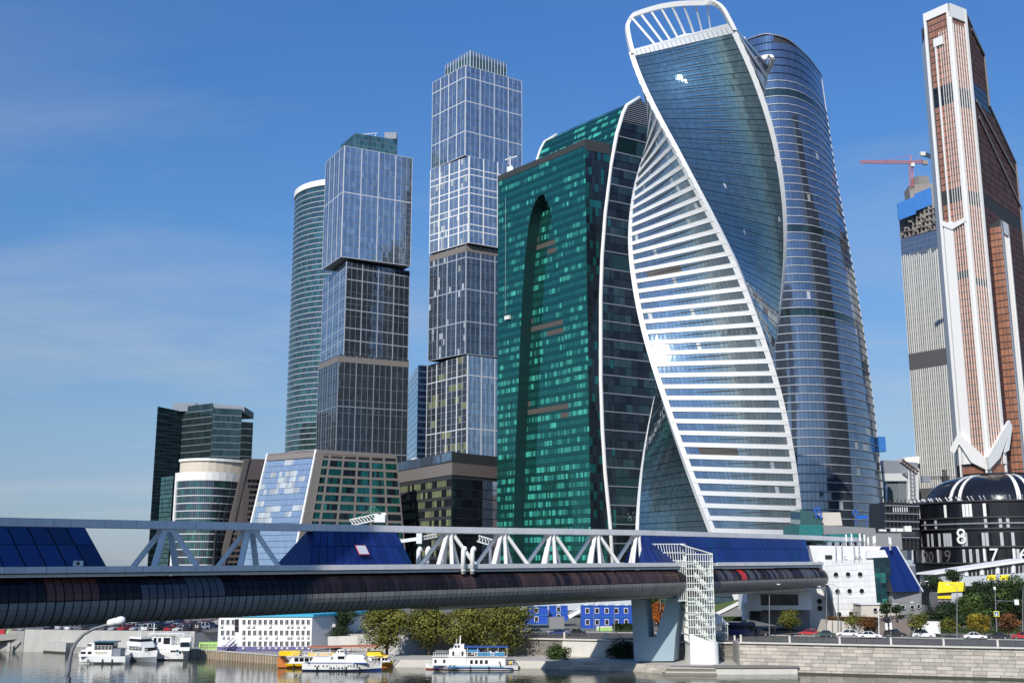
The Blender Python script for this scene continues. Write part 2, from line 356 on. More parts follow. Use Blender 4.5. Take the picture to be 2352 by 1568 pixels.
# stone steps under the stair tower
stp = thing('quay_steps', 'worn stone steps to the water below the white stair tower', 'steps', q[3])
for i in range(6):
    o_ = (5 - i) * .34
    MB().prism([(q[3].x - o_ - .2, q[3].y - o_ * 1.1), (q[4].x + .2, q[4].y - o_ * 1.1 - .2), (q[4].x + .2, q[4].y + 1), (q[3].x - o_ - .2, q[3].y + 1)], -.3 + i * .33 - .05, .02 + i * .29).build('step', 'granite_dark' if i % 2 else 'granite', stp)
lq = thing('landing_quay', 'low pale concrete landing in front of the granite wall', 'quay', q[4])
MB().prism([(q[4].x + .3, q[4].y - .5), (q[5].x, q[5].y - .6), (q[5].x + .6, q[5].y + 1), (q[4].x + .3, q[4].y + 1)], -1, 1.2).build('quay_body', 'concrete_pale', lq)
MB().prism([(q[4].x + .2, q[4].y - .8), (q[5].x + .3, q[5].y - .9), (q[5].x + .9, q[5].y + 2), (q[4].x + .2, q[4].y + 2)], 1.2, 1.5).build('quay_cap', 'granite_dark', lq)
# sheet pile quay below the white house and the ramped wall at left
sp = thing('sheet_pile_quay', 'ribbed rusty beige sheet pile quay below the white house', 'quay', b2)
d = (b3 - b2); ln = d.length; d.normalize(); n_ = Vector((d.y, -d.x, 0)); k = int(ln / .85)
b3b = Vector((b4.x + 1, k1.y, 0))
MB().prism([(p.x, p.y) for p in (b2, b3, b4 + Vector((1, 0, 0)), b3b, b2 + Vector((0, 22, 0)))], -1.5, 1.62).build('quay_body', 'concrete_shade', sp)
for i in range(k):
    p = b2 + d * (ln * (i + .15) / k); p2 = b2 + d * (ln * (i + .85) / k)
    MB().prism([(p.x, p.y), ((p + n_ * .3 + d * .1).x, (p + n_ * .3).y), ((p2 + n_ * .3 - d * .1).x, (p2 + n_ * .3).y), (p2.x, p2.y)], -1, 1.55).build('sheet_pile', 'sheet_pile', sp)
MB().beam(b2 + Vector((0, .1, 1.74)), b3 + Vector((0, .1, 1.74)), .7, .24).build('quay_cap', 'concrete', sp)
rampw = thing('ramp_wall', 'pale concrete river wall sloping down to the water at far left', 'wall', b0)
e = Vector((1.5, 4, 0)); zt0, zt1 = Wp(46, 1451, b0.y + 2).z, Wp(150, 1476, b1.y).z
MB().prism([(p.x, p.y) for p in (b0, b1, b1 + e, b0 + e)], -1.5, [zt0, zt1, zt1, zt0]).build('wall_body', 'concrete', rampw)
MB().prism([((b0 + Vector((0, -.12, 0))).x, b0.y - .12), ((b1).x, b1.y - .12), (b1.x, b1.y), (b0.x, b0.y)], -.5, .35).build('waterline_stain', 'wet_stain', rampw)
pk = thing('parking_wall', 'pale retaining wall and railing below the riverside car park', 'wall', b1)
w0, w1 = Vector((Wp(52, 1460, 266).x, 267.0, 0)), Vector((Wp(446, 1460, 259).x, 259.5, 0))
MB().prism([(w0.x, w0.y), (w1.x, w1.y), (w1.x, w1.y + .8), (w0.x, w0.y + .8)], -1.5, GZ + .25).build('wall_body', 'concrete', pk)
for i in range(18):
    p = w0.lerp(w1, i / 17); MB().beam((p.x, p.y, GZ + .25), (p.x, p.y, GZ + 1.25), .09).build('post', 'rail_dark', pk)
MB().beam((w0.x, w0.y, GZ + 1.2), (w1.x, w1.y, GZ + 1.2), .07).beam((w0.x, w0.y, GZ + .75), (w1.x, w1.y, GZ + .75), .05).build('handrail', 'rail_dark', pk)
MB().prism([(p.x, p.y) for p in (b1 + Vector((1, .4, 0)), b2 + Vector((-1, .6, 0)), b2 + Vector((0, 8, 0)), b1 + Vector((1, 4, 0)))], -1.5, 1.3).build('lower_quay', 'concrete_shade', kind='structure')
gw0, gw1, gw2 = b2 + Vector((-.5, 6.2, 0)), b2 + Vector((8.6, 23.6, 0)), k0 + Vector((0, -.4, 0))
mbw = MB()
for p_, q_ in ((gw0, gw1), (gw1, gw2), (gw2, k1 + Vector((0, .3, 0)))): mbw.beam((p_.x, p_.y, 1.6), (q_.x, q_.y, 1.6), .6, 6.2)
tag(mbw.build('terrace_wall', 'concrete'), 'plain pale wall stepping back behind the white house', 'wall')
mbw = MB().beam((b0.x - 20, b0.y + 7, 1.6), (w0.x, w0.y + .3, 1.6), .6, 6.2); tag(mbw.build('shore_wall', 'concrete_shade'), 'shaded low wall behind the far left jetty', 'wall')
# car park surface
cp = [Vector((w0.x - 40, w0.y + 10, 0)), Vector((w0.x, w0.y + 1.5, 0)), Vector((w1.x + 4, w1.y + 1.5, 0)), Vector((w1.x + 6, w1.y + 36, 0)), Vector((w0.x - 60, w0.y + 60, 0))]
MB().add([(p.x, p.y, GZ + .004) for p in cp], [tuple(range(5))]).build('car_park_surface', 'asphalt', kind='structure')
# ================================================================== the covered bridge
mat('bridge_white', (0.70, 0.70, 0.70), .45, var=.05, ns=1.1, na=.14, nscale=(1, 1, .25))
mat('bridge_steel', (0.66, 0.65, 0.62), .5, ns=.9, na=.2, nscale=(1, 1, .4), world=True)
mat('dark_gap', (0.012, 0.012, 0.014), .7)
mat('blue_panel', (0.008, 0.022, 0.12), .3, var=.16, ior=1.5, ns=.3, na=.2)
mat('blue_glass', (0.008, 0.03, 0.12), .08, var=.35, ior=1.6)
mat('tube_glass', (0.016, 0.012, 0.015), .16, var=.4, ior=1.33, ns=.5, na=.3)
mat('tube_glass_warm', (0.05, 0.03, 0.028), .2, var=.4, ior=1.38, ns=.5, na=.3)
mat('tube_red', (0.12, 0.035, 0.02), .3, var=.15)
mat('tube_grey', (0.07, 0.07, 0.078), .3, var=.12)
mat('tube_scarlet', (0.45, 0.03, 0.03), .35)
mat('tube_metal', (0.23, 0.23, 0.225), .45, metal=.0, var=.1, ns=.7, na=.16)
mat('pier_blue', (0.30, 0.40, 0.46), .7, ns=.25, na=.12)
mat('white_paint', (0.80, 0.80, 0.78), .5, ns=.5, na=.05)
mat('cage_white', (0.74, 0.77, 0.72), .5)
mat('stair_sheet', (0.76, 0.78, 0.72), .5, ns=.6, na=.06)
BY0, BX0 = 147.0, -45.5
BD = Vector((8.758, 9.1, 0)); BL = BD.length; BDN = BD.normalized(); BN = Vector((BDN.y, -BDN.x, 0))
def BP(n, w, z): p = Vector((BX0, BY0, 0)) + BD * n + BN * w; p.z = z; return p
zch = lambda n: pick([(-9, 24.9), (-1.7, 25.45), (4, 26.1), (8, 26.7), (13.5, 26.9), (16, 26.7)], n)
zdk = lambda n: 19.75 + .065 * (n + 1.9)
ztt = lambda n: 18.55 + .055 * (n + 1.9)
ztb = lambda n: 12.9 + .125 * (n + 1.9)
br = thing('covered_bridge', 'two-level covered footbridge with dark glazed tube and white truss crossing the river', 'bridge', BP(8.5, 0, 0))
N0, N1 = -8.5, 12.9
def run(fn, a, b, step):
    k = int(round((b - a) / step)); return [fn(a + (b - a) * i / k) for i in range(k + 1)]
def sweep(name, m, sect, a, b, step, par=br, **kw):          # closed section (w, z) functions of n swept along the bridge
    k = max(1, int(round((b - a) / step))); mb = MB(); q = None; vs = []
    for i in range(k + 1):
        n = a + (b - a) * i / k; s = sect(n); q = len(s); vs += [BP(n, w, z) for w, z in s]
    fs = [(i * q + j, i * q + (j + 1) % q, (i + 1) * q + (j + 1) % q, (i + 1) * q + j) for i in range(k) for j in range(q)]
    fs += [tuple(range(q))[::-1], tuple(range(k * q, k * q + q))]
    return mb.add(vs, fs).build(name, m, par, **kw)
def rect(w0, w1, z0, z1): return lambda n: [(w0, z0(n)), (w1, z0(n)), (w1, z1(n)), (w0, z1(n))]
# top chord, with its cladding plates
sweep('top_chord', 'bridge_steel', rect(-.9, .9, lambda n: zch(n) - 1.05, lambda n: zch(n) - .03), N0, 15.4, .5)
st = .17
def plates(name, m, w0, w1, z0, z1, a, b, st, slope=0.0):
    k = int(round((b - a) / st))
    for i in range(k):
        n0, n1 = a + (b - a) * (i + .012) / k, a + (b - a) * (i + .988) / k
        MB().hexa([BP(n0, w0, z0(n0)), BP(n1, w0, z0(n1)), BP(n1, w1, z0(n1)), BP(n0, w1, z0(n0)), BP(n0, w0 + slope, z1(n0)), BP(n1, w0 + slope, z1(n1)), BP(n1, w1 + slope, z1(n1)), BP(n0, w1 + slope, z1(n0))]).build(name, m, br)
plates('chord_plate', 'bridge_white', .905, .98, lambda n: zch(n) - .98, lambda n: zch(n), -2.6, 15.4, .17)
# deck and its two fascia bands
DW = 6.7
sweep('deck', 'bridge_steel', rect(-DW, DW, lambda n: zdk(n) - .7, lambda n: zdk(n) - .12), N0, N1, .5)
plates('deck_plate', 'bridge_white', DW, DW + .12, lambda n: zdk(n) - .72, lambda n: zdk(n), -2.8, 8.55, .19)
plates('deck_plate', 'bridge_white', DW, DW + .12, lambda n: zdk(n) - .72, lambda n: zdk(n), 9.4, 12.5, .19)
sweep('ledge', 'bridge_white', rect(-DW, DW - .35, lambda n: ztt(n) + .05, lambda n: zdk(n) - .72), N0, N1, .5)
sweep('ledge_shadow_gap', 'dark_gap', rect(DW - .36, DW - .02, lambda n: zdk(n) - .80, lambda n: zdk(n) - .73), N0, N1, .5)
# tube
W0 = 5.0
def tsec(n, bul=2.75, k=14, dz=0.0):
    zt, zb = ztt(n), ztb(n); c, h = (zt + zb) / 2, (zt - zb) / 2
    R_ = [(W0 + bul * math.cos(t), c + (h - dz) * math.sin(t)) for t in [R(-88 + 176 * i / k) for i in range(k + 1)]]
    return R_ + [(-w, z) for w, z in R_[::-1]]
sweep('tube_shell', 'dark_gap', lambda n: tsec(n, 2.62, 14, .12), N0, N1 - .1, .5)
def tpanel(n0, n1, t0, t1, seg, m, name):
    vs = []; fs = []
    for n in (n0, n1):
        zt, zb = ztt(n), ztb(n); c, h = (zt + zb) / 2, (zt - zb) / 2
        for g, dz in ((2.75, 0), (2.66, .08)):
            for i in range(seg + 1):
                t = R(t0 + (t1 - t0) * i / seg); vs.append(BP(n, W0 + g * math.cos(t), c + (h - dz) * math.sin(t)))
    q = seg + 1
    fs += [(i, i + 1, 2 * q + i + 1, 2 * q + i) for i in range(seg)]
    fs += [(i, i + 1, q + i + 1, q + i) for i in range(seg)] + [(2 * q + i, 2 * q + i + 1, 3 * q + i + 1, 3 * q + i) for i in range(seg)]
    fs += [(0, q, 3 * q, 2 * q), (seg, q + seg, 3 * q + seg, 2 * q + seg)]
    return MB().add(vs, fs).build(name, m, br, smooth=False)
dn = 1 / 12.; i = 0; n = -2.9
while n < N1 - .1:
    g = .0055 if i % 6 else .0085
    if not (8.62 < n < 8.98):
        px = proj(BP(n, 7.7, 16))[0]
        mm = 'tube_glass'
        if 95 < px < 212: mm = 'tube_red'
        elif 428 < px < 505: mm = 'tube_grey'
        elif 1040 < px < 1095 or 1190 < px < 1400: mm = rnd.choice(('tube_glass', 'tube_glass_warm', 'tube_glass_warm'))
        elif 1400 <= px < 1560: mm = 'tube_glass_warm'
        elif 1700 < px < 1712: mm = 'tube_scarlet'
        elif px > 1640: mm = rnd.choice(('tube_glass', 'tube_glass_warm', 'tube_grey'))
        if 322 < px < 425:
            tpanel(n + g, n + dn - g, 84, 40, 4, 'tube_glass', 'tube_glass_panel'); tpanel(n + g, n + dn - g, 39, 2, 4, 'tube_grey', 'tube_blind_panel')
        else: tpanel(n + g, n + dn - g, 84, 4, 6, mm, 'tube_glass_panel')
        tpanel(n + g, n + dn - g, 1, -78, 6, 'tube_metal', 'tube_metal_panel')
    n += dn; i += 1
# rounded end of the tube by the white building
ev = []; K = 8; NE = N1 - .1
for j in range(K + 1):
    a = R(90 * j / K); nn = NE + .42 * math.sin(a)
    s = tsec(NE, 2.72, 14, .02); c = (ztt(NE) + ztb(NE)) / 2
    ev.append([BP(nn, w * (.35 + .65 * math.cos(a)) if abs(w) > 0 else w, c + (z - c) * (.25 + .75 * math.cos(a))) for w, z in s])
vs = [p for r in ev for p in r]; q = len(ev[0])
MB().add(vs, [(i * q + j, i * q + (j + 1) % q, (i + 1) * q + (j + 1) % q, (i + 1) * q + j) for i in range(K) for j in range(q)] + [tuple(range(K * q, K * q + q))]).build('tube_end', 'tube_glass', br, smooth=True)
for j in range(1, 5):
    a = R(18 * j); nn = NE + .425 * math.sin(a); c = (ztt(NE) + ztb(NE)) / 2
    MB().tube([BP(nn, w * (.35 + .65 * math.cos(a)) + .04, c + (z - c) * (.25 + .75 * math.cos(a))) for w, z in tsec(NE, 2.76, 14, 0)[:15]], .06, 5).build('tube_end_rib', 'bridge_steel', br)
# maintenance walkway below the tube
sweep('underside_girder', 'bridge_steel', rect(-3.5, 3.5, lambda n: ztb(n) - .55, lambda n: ztb(n) + .05), 3.6, 12.6, .5)
wk = MB(); wk.beam(BP(4, 4.2, ztb(4) - .5), BP(8.9, 4.2, ztb(8.9) - .5), .5, .10)
wk.build('service_rail', 'rail_dark', br)
# truss fans
def fan(n, a, w, posts, wt=.62):
    top = BP(n, 0, zch(n) - 1.0)
    for sa in (-1, 1):
        for sw in (-1, 1):
            MB().beam(top + BDN * sa * .5 + BN * sw * .3, BP(n, sw * w, zdk(n) - .2) + BDN * sa * a, wt, wt * .85).build('truss_leg', 'bridge_steel', br)
    if posts:
        for sw in (-1, 1): MB().beam(BP(n, sw * .5, zch(n) - 1.0), BP(n, sw * .9, zdk(n) - .2), wt, wt).build('truss_post', 'bridge_steel', br)
        for sa in (-1, 1): MB().beam(top + BDN * sa * .3, BP(n, 0, zdk(n) - .2) + BDN * sa * 2.2, wt * .75, wt * .75).build('truss_leg', 'bridge_steel', br)
    MB().box((top.x, top.y, top.z - .12), (2.4, 1.4, .55), math.atan2(BDN.y, BDN.x)).build('node_plate', 'bridge_steel', br)
for n in (0, 1): fan(n, 3.1, 2.8, False, .7)
for n in (4, 5, 6, 7, 8): fan(n, 4.1, 2.2, True, .62)
# blue pavilions between deck and chord: sloping sheet panels with standing seams
def pavilion(a0, a1, h0, h1, m, wB=5.6, wF=2.8, hip=True, step=.115, seam=True):
    # a0..a1 along the deck, h0..h1 along the chord
    zt = lambda n: zch(n) - 1.06; zb = lambda n: zdk(n) - .12
    p = thing_part = MB().hexa([BP(a0, wB - .12, zb(a0)), BP(a1, wB - .12, zb(a1)), BP(a1, -wF + .12, zb(a1)), BP(a0, -wF + .12, zb(a0)), BP(h0, .78, zt(h0)), BP(h1, .78, zt(h1)), BP(h1, -.78, zt(h1)), BP(h0, -.78, zt(h0))]).build('pavilion_body', 'dark_gap', br)
    k = max(2, int((a1 - a0) / step))
    for i in range(k):
        for (t0, t1) in ((0, .545), (.56, 1)):
            c = []
            for (s, t) in ((i + .035, t0), (i + .965, t0), (i + .965, t1), (i + .035, t1)):
                q = lerp(BP(lerp(a0, a1, s / k), wB, zb(0)), BP(lerp(h0, h1, s / k), .9, zt(0)), t)
                nn = lerp(lerp(a0, a1, s / k), lerp(h0, h1, s / k), t); q.z = lerp(zb(nn), zt(nn), t); c.append(q)
            nrm = (c[1] - c[0]).cross(c[3] - c[0]).normalized()
            if nrm.y > 0: nrm = -nrm
            MB().extr(c, nrm * .06).build('blue_panel', m if rnd.random() > .12 else 'blue_glass', br)
    if hip:
        for (aa, hh, sg) in ((a0, h0, -1), (a1, h1, 1)):
            for i in range(6):
                c = [lerp(BP(aa, wB, zb(aa)), BP(aa, -wF, zb(aa)), (i + .03) / 6), lerp(BP(aa, wB, zb(aa)), BP(aa, -wF, zb(aa)), (i + .97) / 6),
                     lerp(BP(hh, .9, zt(hh)), BP(hh, -.9, zt(hh)), (i + .97) / 6), lerp(BP(hh, .9, zt(hh)), BP(hh, -.9, zt(hh)), (i + .03) / 6)]
                MB().extr(c, BDN * sg * .06).build('blue_panel', m, br)
def nfor(px, w, z):      # bridge station where a point at offset w shows up at that column
    lo, hi = -6., 16.
    for _ in range(40):
        mi = (lo + hi) / 2
        if proj(BP(mi, w, z))[0] < px: lo = mi
        else: hi = mi
    return lo
pavilion(-4.5, nfor(245, 5.6, 20), -4.5, nfor(195, .9, 25), 'blue_glass', step=.19)
pavilion(nfor(712, 5.6, 20), nfor(948, 5.6, 20), nfor(722, .9, 25), nfor(910, .9, 25), 'blue_panel')
pavilion(nfor(1512, 5.6, 20), nfor(1862, 5.6, 20), nfor(1476, .9, 25), nfor(1850, .9, 25), 'blue_panel', step=.13)
# notice board on the middle pavilion, air conditioner by the left one
P0 = lerp(BP(nfor(832, 5.6, 20), 5.6, 20), BP(nfor(832, 3, 23), .9, 25.1), .36)
nb = tag(MB().box((0, 0, 0), (1.75, .1, 1.55), 0, 0).box((0, .02, 0), (1.95, .08, 1.75), 0, 1).build('notice_board', ['tube_grey', 'tube_scarlet']), 'small pale panel with thin red frame on the blue sloping roof', 'panel')
nb.location = P0 + BN * .75 + Vector((0, 0, .3)); nb.rotation_euler = (R(-38), 0, math.atan2(BDN.y, BDN.x))
MATS['pale_board'] = mat('pale_board', (.55, .56, .62), .5); nb.data.materials[0] = MATS['pale_board']
ac = thing('air_conditioner', 'white air conditioning box on the deck edge by the left blue roof', 'air conditioner', BP(nfor(180, 6.3, 20), 6.2, zdk(-.6)), math.atan2(BDN.y, BDN.x), local=True)
MB().box((0, 0, .32), (1.0, .5, .62)).build('case', 'white_paint', ac)
MB().tube([(-.12, -.26, .32), (-.12, -.28, .32)], .22, 14).build('fan_grille', 'rail_dark', ac)
# periscope vents
def vent(px, w, h, label, z0=None):
    n = nfor(px, w, 20); p = BP(n, w, ztt(n) - .3 if z0 is None else z0)
    t = thing('vent_pipe', label, 'vent', p, 0, 'periscope vents on the bridge', local=True)
    a = BDN
    pts = [(0, 0, 0), (0, 0, h - .5)] + [tuple(a * (.55 * (1 - math.cos(R(b)))) + Vector((0, 0, h - .5 + .55 * math.sin(R(b))))) for b in (20, 40, 60, 78)]
    MB().tube(pts, [.36, .36, .37, .4, .43, .46], 12).build('pipe', 'white_paint', t, smooth=True)
    e_ = Vector(pts[-1]); dd = (e_ - Vector(pts[-2])).normalized()
    MB().tube([e_ - dd * .02, e_ + dd * .05], .42, 12).build('mouth', 'dark_gap', t)
    MB().tube([(0, 0, .5), (0, 0, .6)], .43, 12).build('flange', 'white_paint', t)
vent(1064, 6.9, 3.9, 'left one of the pair of bent white vent pipes before the deck edge')
vent(1085, 7.0, 3.9, 'right one of the pair of bent white vent pipes before the deck edge')
vent(961, -3.5, 2.6, 'leftmost white vent pipe standing on the deck by the blue roof', 19.9)
vent(981, -4.3, 2.7, 'short white vent pipe on the deck beside the leftmost vent', 19.9)
# pier
pr = thing('bridge_pier', 'pale blue concrete V shaped pier carrying the bridge on the quay', 'pier', Wp(1500, 1517, 222))
def PX(px, py, Y): return Wp(px, py, Y)
Yp = 222.0; zb_, zt_ = 1.3, 14.2
def slab(pts, Y, th, name, m='pier_blue'): return MB().extr([PX(x, y, Y) for x, y in pts], Vector((1.8, th, 0))).build(name, m, pr)
slab([(1457, 1518), (1547, 1517), (1551, 1462), (1454, 1462)], Yp, 5.0, 'pier_base')
slab([(1454, 1462), (1489, 1462), (1480, 1366), (1449, 1366)], Yp + .05, 4.8, 'pier_leg')
slab([(1506, 1462), (1551, 1462), (1566, 1364), (1534, 1364)], Yp + .08, 4.7, 'pier_leg')
MB().hexa([PX(1446, 1368, Yp - 1), PX(1570, 1366, Yp - 1), PX(1570, 1366, Yp + 6), PX(1446, 1368, Yp + 6), PX(1446, 1358, Yp - 1), PX(1570, 1354, Yp - 1), PX(1570, 1354, Yp + 6), PX(1446, 1358, Yp + 6)]).build('pier_cap', 'bridge_steel', pr)
ab = thing('pier_lamps', 'cluster of small grey boxes with lamps fixed beside the pier', 'lamp', Wp(1572, 1410, 221.5))
for yy, s in ((1398, .9), (1420, .8), (1398 - 16, .7)): MB().box(Wp(1571, yy, 221.6), (s, .5, s * .8)).build('lamp_box', 'rail_dark', ab)

# --------------------------------------------------- white lattice stair tower
YS = 218.5
sw = thing('stair_tower', 'white lattice stair tower with zigzag stairs beside the bridge pier', 'stair tower', Wp(1612, 1521, YS))
pL, pR = Wp(1582, 1473, YS), Wp(1643, 1473, YS); zS0 = pL.z; zS1 = Wp(1612, 1272, YS).z
wX = pR.x - pL.x; dY = 5.2; NV = 11
def bar(a, b, t=.11): MB().beam(a, b, t).build('cage_bar', 'cage_white', sw)
for i in range(NV + 1):
    x = pL.x + wX * i / NV; zt = zS1 if i > 5 else lerp(Wp(1566, 1250, YS).z, zS1, i / 5.5); zl = zS0 + (max(0, 5 - i) / 5) * 1.6
    bar((x, YS, zl), (x, YS, zt)); bar((x, YS + dY, zS0), (x, YS + dY, zt))
for i in range(1, 8):
    y = YS + dY * i / 8; bar((pR.x, y, zS0), (pR.x, y, zS1)); bar((pL.x, y, zS0), (pL.x, y, zS1))
NH = 12
for j in range(NH + 1):
    z = lerp(zS0, zS1, j / NH)
    bar((pL.x, YS - .08, z), (pR.x, YS - .08, z), .13); bar((pR.x + .08, YS, z), (pR.x + .08, YS + dY, z), .13); bar((pL.x, YS + dY + .08, z), (pR.x, YS + dY + .08, z), .1); bar((pL.x - .08, YS, z), (pL.x - .08, YS + dY, z), .1)
# flights: sloping stair plates with steps, alternating landings
NF = 6; zz = zS0 + .2; fh = (zS1 - zS0 - 2.0) / NF
for j in range(NF):
    z0, z1 = zz + j * fh, zz + (j + 1) * fh
    xa, xb = pR.x - 1.0, pL.x + 1.5
    y0 = YS + .6
    MB().hexa([(xa, y0, z0 - .15), (xb, y0, z1 - .15 - .0), (xb, y0 + 1.9, z1 - .15), (xa, y0 + 1.9, z0 - .15), (xa, y0, z0 + .25), (xb, y0, z1 + .25), (xb, y0 + 1.9, z1 + .25), (xa, y0 + 1.9, z0 + .25)]).build('stair_flight', 'stair_sheet', sw)
    MB().extr([(xa, y0 - .06, z0 + .15), (xb, y0 - .06, z1 + .15), (xb, y0 - .06, z1 + 1.0), (xa, y0 - .06, z0 + 1.0)], (0, .06, 0)).build('balustrade', 'stair_sheet', sw)
    MB().box(((xb + pL.x) / 2, YS + dY / 2, z1 + .05), (xb - pL.x, dY - .4, .22)).build('landing', 'cage_white', sw)
    MB().box(((xa + pR.x) / 2, YS + dY / 2, z0 + .05), (pR.x - xa, dY - .4, .22)).build('landing', 'cage_white', sw)
    MB().hexa([(xa, y0 + 2.2, z0 - .1 + fh / 2), (xb, y0 + 2.2, z0 - fh / 2 + .4), (xb, y0 + 4.2, z0 - fh / 2 + .4), (xa, y0 + 4.2, z0 - .1 + fh / 2), (xa, y0 + 2.2, z0 + .2 + fh / 2), (xb, y0 + 2.2, z0 - fh / 2 + .8), (xb, y0 + 4.2, z0 - fh / 2 + .8), (xa, y0 + 4.2, z0 + .2 + fh / 2)]).build('stair_flight', 'stair_sheet', sw)
# roof and the caged walkway to the deck
zr = Wp(1566, 1249, YS).z
MB().hexa([(pL.x - 1.2, YS + .1, zr - .05), (pR.x + .1, YS + .1, zS1), (pR.x + .1, YS + dY, zS1), (pL.x - 1.2, YS + dY, zr - .05), (pL.x - 1.2, YS + .1, zr + .1), (pR.x + .1, YS + .1, zS1 + .14), (pR.x + .1, YS + dY, zS1 + .14), (pL.x - 1.2, YS + dY, zr + .1)]).build('stair_roof', 'stair_sheet', sw)
wl, wr_ = Wp(1510, 1250, YS), Wp(1570, 1250, YS); zw0 = Wp(1520, 1288, YS).z
for i in range(12):
    t = i / 11; bar((lerp(wl.x + .0, wr_.x, t) + .0, YS + 1.2, lerp(zw0, zw0 - 1.6, max(0, t - .5))), (lerp(wl.x - .9, wr_.x, t), YS + 1.2, zr + .05), .1)
for z in (zr + .05, lerp(zw0, zr, .5), zw0 + .1): bar((wl.x - .9 * (z - zw0) / (zr - zw0), YS + 1.1, z), (wr_.x + .4, YS + 1.1, z), .13)
for i in range(6):
    x = lerp(Wp(1556, 1300, YS).x, pL.x, i / 5); bar((x, YS + .4, Wp(1560, 1379, YS).z), (x, YS + .4, Wp(1560, 1286, YS).z))
for y in (1379, 1352, 1326, 1300): bar((Wp(1556, y, YS).x, YS + .3, Wp(1560, y, YS).z), (pL.x, YS + .3, Wp(1560, y, YS).z), .13)
# base with rounded right end
bz0, bz1 = 1.3, zS0
prof = [(Wp(1586, 1521, YS).x, YS - .2), (Wp(1636, 1521, YS).x, YS - .3)] + [(Wp(1636, 1521, YS).x + 1.5 * math.sin(R(a)), YS + 1.2 - 1.5 * math.cos(R(a))) for a in (20, 40, 60, 80, 90)] + [(Wp(1636, 1521, YS).x + 1.5, YS + 6), (Wp(1586, 1521, YS).x, YS + 6)]
MB().prism(prof, bz0, [bz1 + 1.5] + [bz1 - .05] * (len(prof) - 2) + [bz1 + 1.5]).build('tower_base', 'white_paint', sw)
# entrance canopy at street level behind the stairs
ec = thing('stair_entrance', 'grey gabled lattice entrance hut at the foot of the stair tower', 'hut', Wp(1655, 1450, 228))
e0, e1 = Wp(1640, 1466, 229), Wp(1672, 1466, 229)
for i in range(9): MB().beam((lerp(e0.x, e1.x, i / 8), 229, 5), (lerp(e0.x, e1.x, i / 8), 229, 8.2), .1).build('cage_bar', 'cage_white', ec)
for z in (5.2, 6.6, 8.1): MB().beam((e0.x, 228.95, z), (e1.x, 228.95, z), .1).build('cage_bar', 'cage_white', ec)
MB().hexa([(e0.x - .3, 228.7, 8.2), (e1.x + .3, 228.7, 8.2), (e1.x + .3, 234, 8.2), (e0.x - .3, 234, 8.2), (e0.x + .6, 228.7, 10.2), (e1.x - 1.6, 228.7, 10.2), (e1.x - 1.6, 234, 10.2), (e0.x + .6, 234, 10.2)]).build('roof', 'bridge_white', ec)
# ================================================================== towers
def glass(name, col, metal=.6, rough=.05, var=.25, ior=1.6, rvar=0.0): return mat(name, col, rough, metal, ior, var=var, rvar=rvar, bump=.3, bs=.35)
glass('g_blue', (.31, .41, .53), .82, .06, .13)
glass('g_blue_pale', (.40, .49, .58), .8, .08, .12)
glass('g_smoke_refl', (.13, .165, .205), .75, .05, .2)  # smoky glass; on the stacked towers a painted dark reflection
glass('g_teal', (.10, .22, .215), .7, .07, .3)
glass('g_green', (.03, .19, .165), .72, .05, .12)
glass('g_green_sp', (.022, .135, .12), .72, .06, .06)
mat('g_green_blind', (.045, .31, .24), .25, .0, 1.5, var=.35)
mat('g_green_half', (.028, .20, .17), .2, .25, 1.5, var=.3)
glass('g_deep', (.055, .095, .10), .65, .06, .25)
glass('g_dark', (.03, .04, .05), .6, .06, .4)
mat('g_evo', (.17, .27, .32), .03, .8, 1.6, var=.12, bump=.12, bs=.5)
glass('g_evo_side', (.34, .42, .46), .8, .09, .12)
mat('g_blind', (.42, .46, .48), .35, .1, 1.5, var=.25)
mat('g_blind_yel', (.20, .22, .12), .35, .1, 1.5, var=.3)
glass('g_navy', (.20, .25, .33), .8, .06, .1)
glass('g_ice', (.60, .70, .76), .75, .12, .05)
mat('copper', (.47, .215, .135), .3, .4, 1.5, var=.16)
mat('copper_dark', (.10, .066, .066), .6, .0, 1.35, var=.2, spec=.04)  # copper with the side's shade in its colour; also crane brown
mat('frame_white', (.78, .78, .76), .5)
mat('frame_pale', (.58, .60, .62), .5)
mat('frame_mid', (.35, .385, .44), .5)
mat('frame_grey', (.21, .235, .275), .5)
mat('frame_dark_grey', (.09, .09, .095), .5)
mat('frame_dark', (.045, .05, .055), .75, spec=.2)
mat('frame_green', (.012, .04, .042), .3)
mat('cream_clad', (.62, .55, .44), .7, ns=.2, na=.06)
mat('brown_clad', (.17, .14, .13), .6, ns=.3, na=.1)
mat('taupe_clad', (.19, .17, .155), .6, var=.05)
mat('raw_concrete', (.28, .26, .24), .9, ns=.3, na=.3)
mat('net_blue', (.03, .17, .5), .8, ns=.25, na=.25)
mat('crane_red', (.55, .20, .17), .6)
mat('crane_green', (.05, .22, .15), .6)
mat('crane_white', (.7, .72, .7), .5)
mat('sign_blue', (.01, .11, .5), .4)
CAMP = Vector((0, 0, HC))
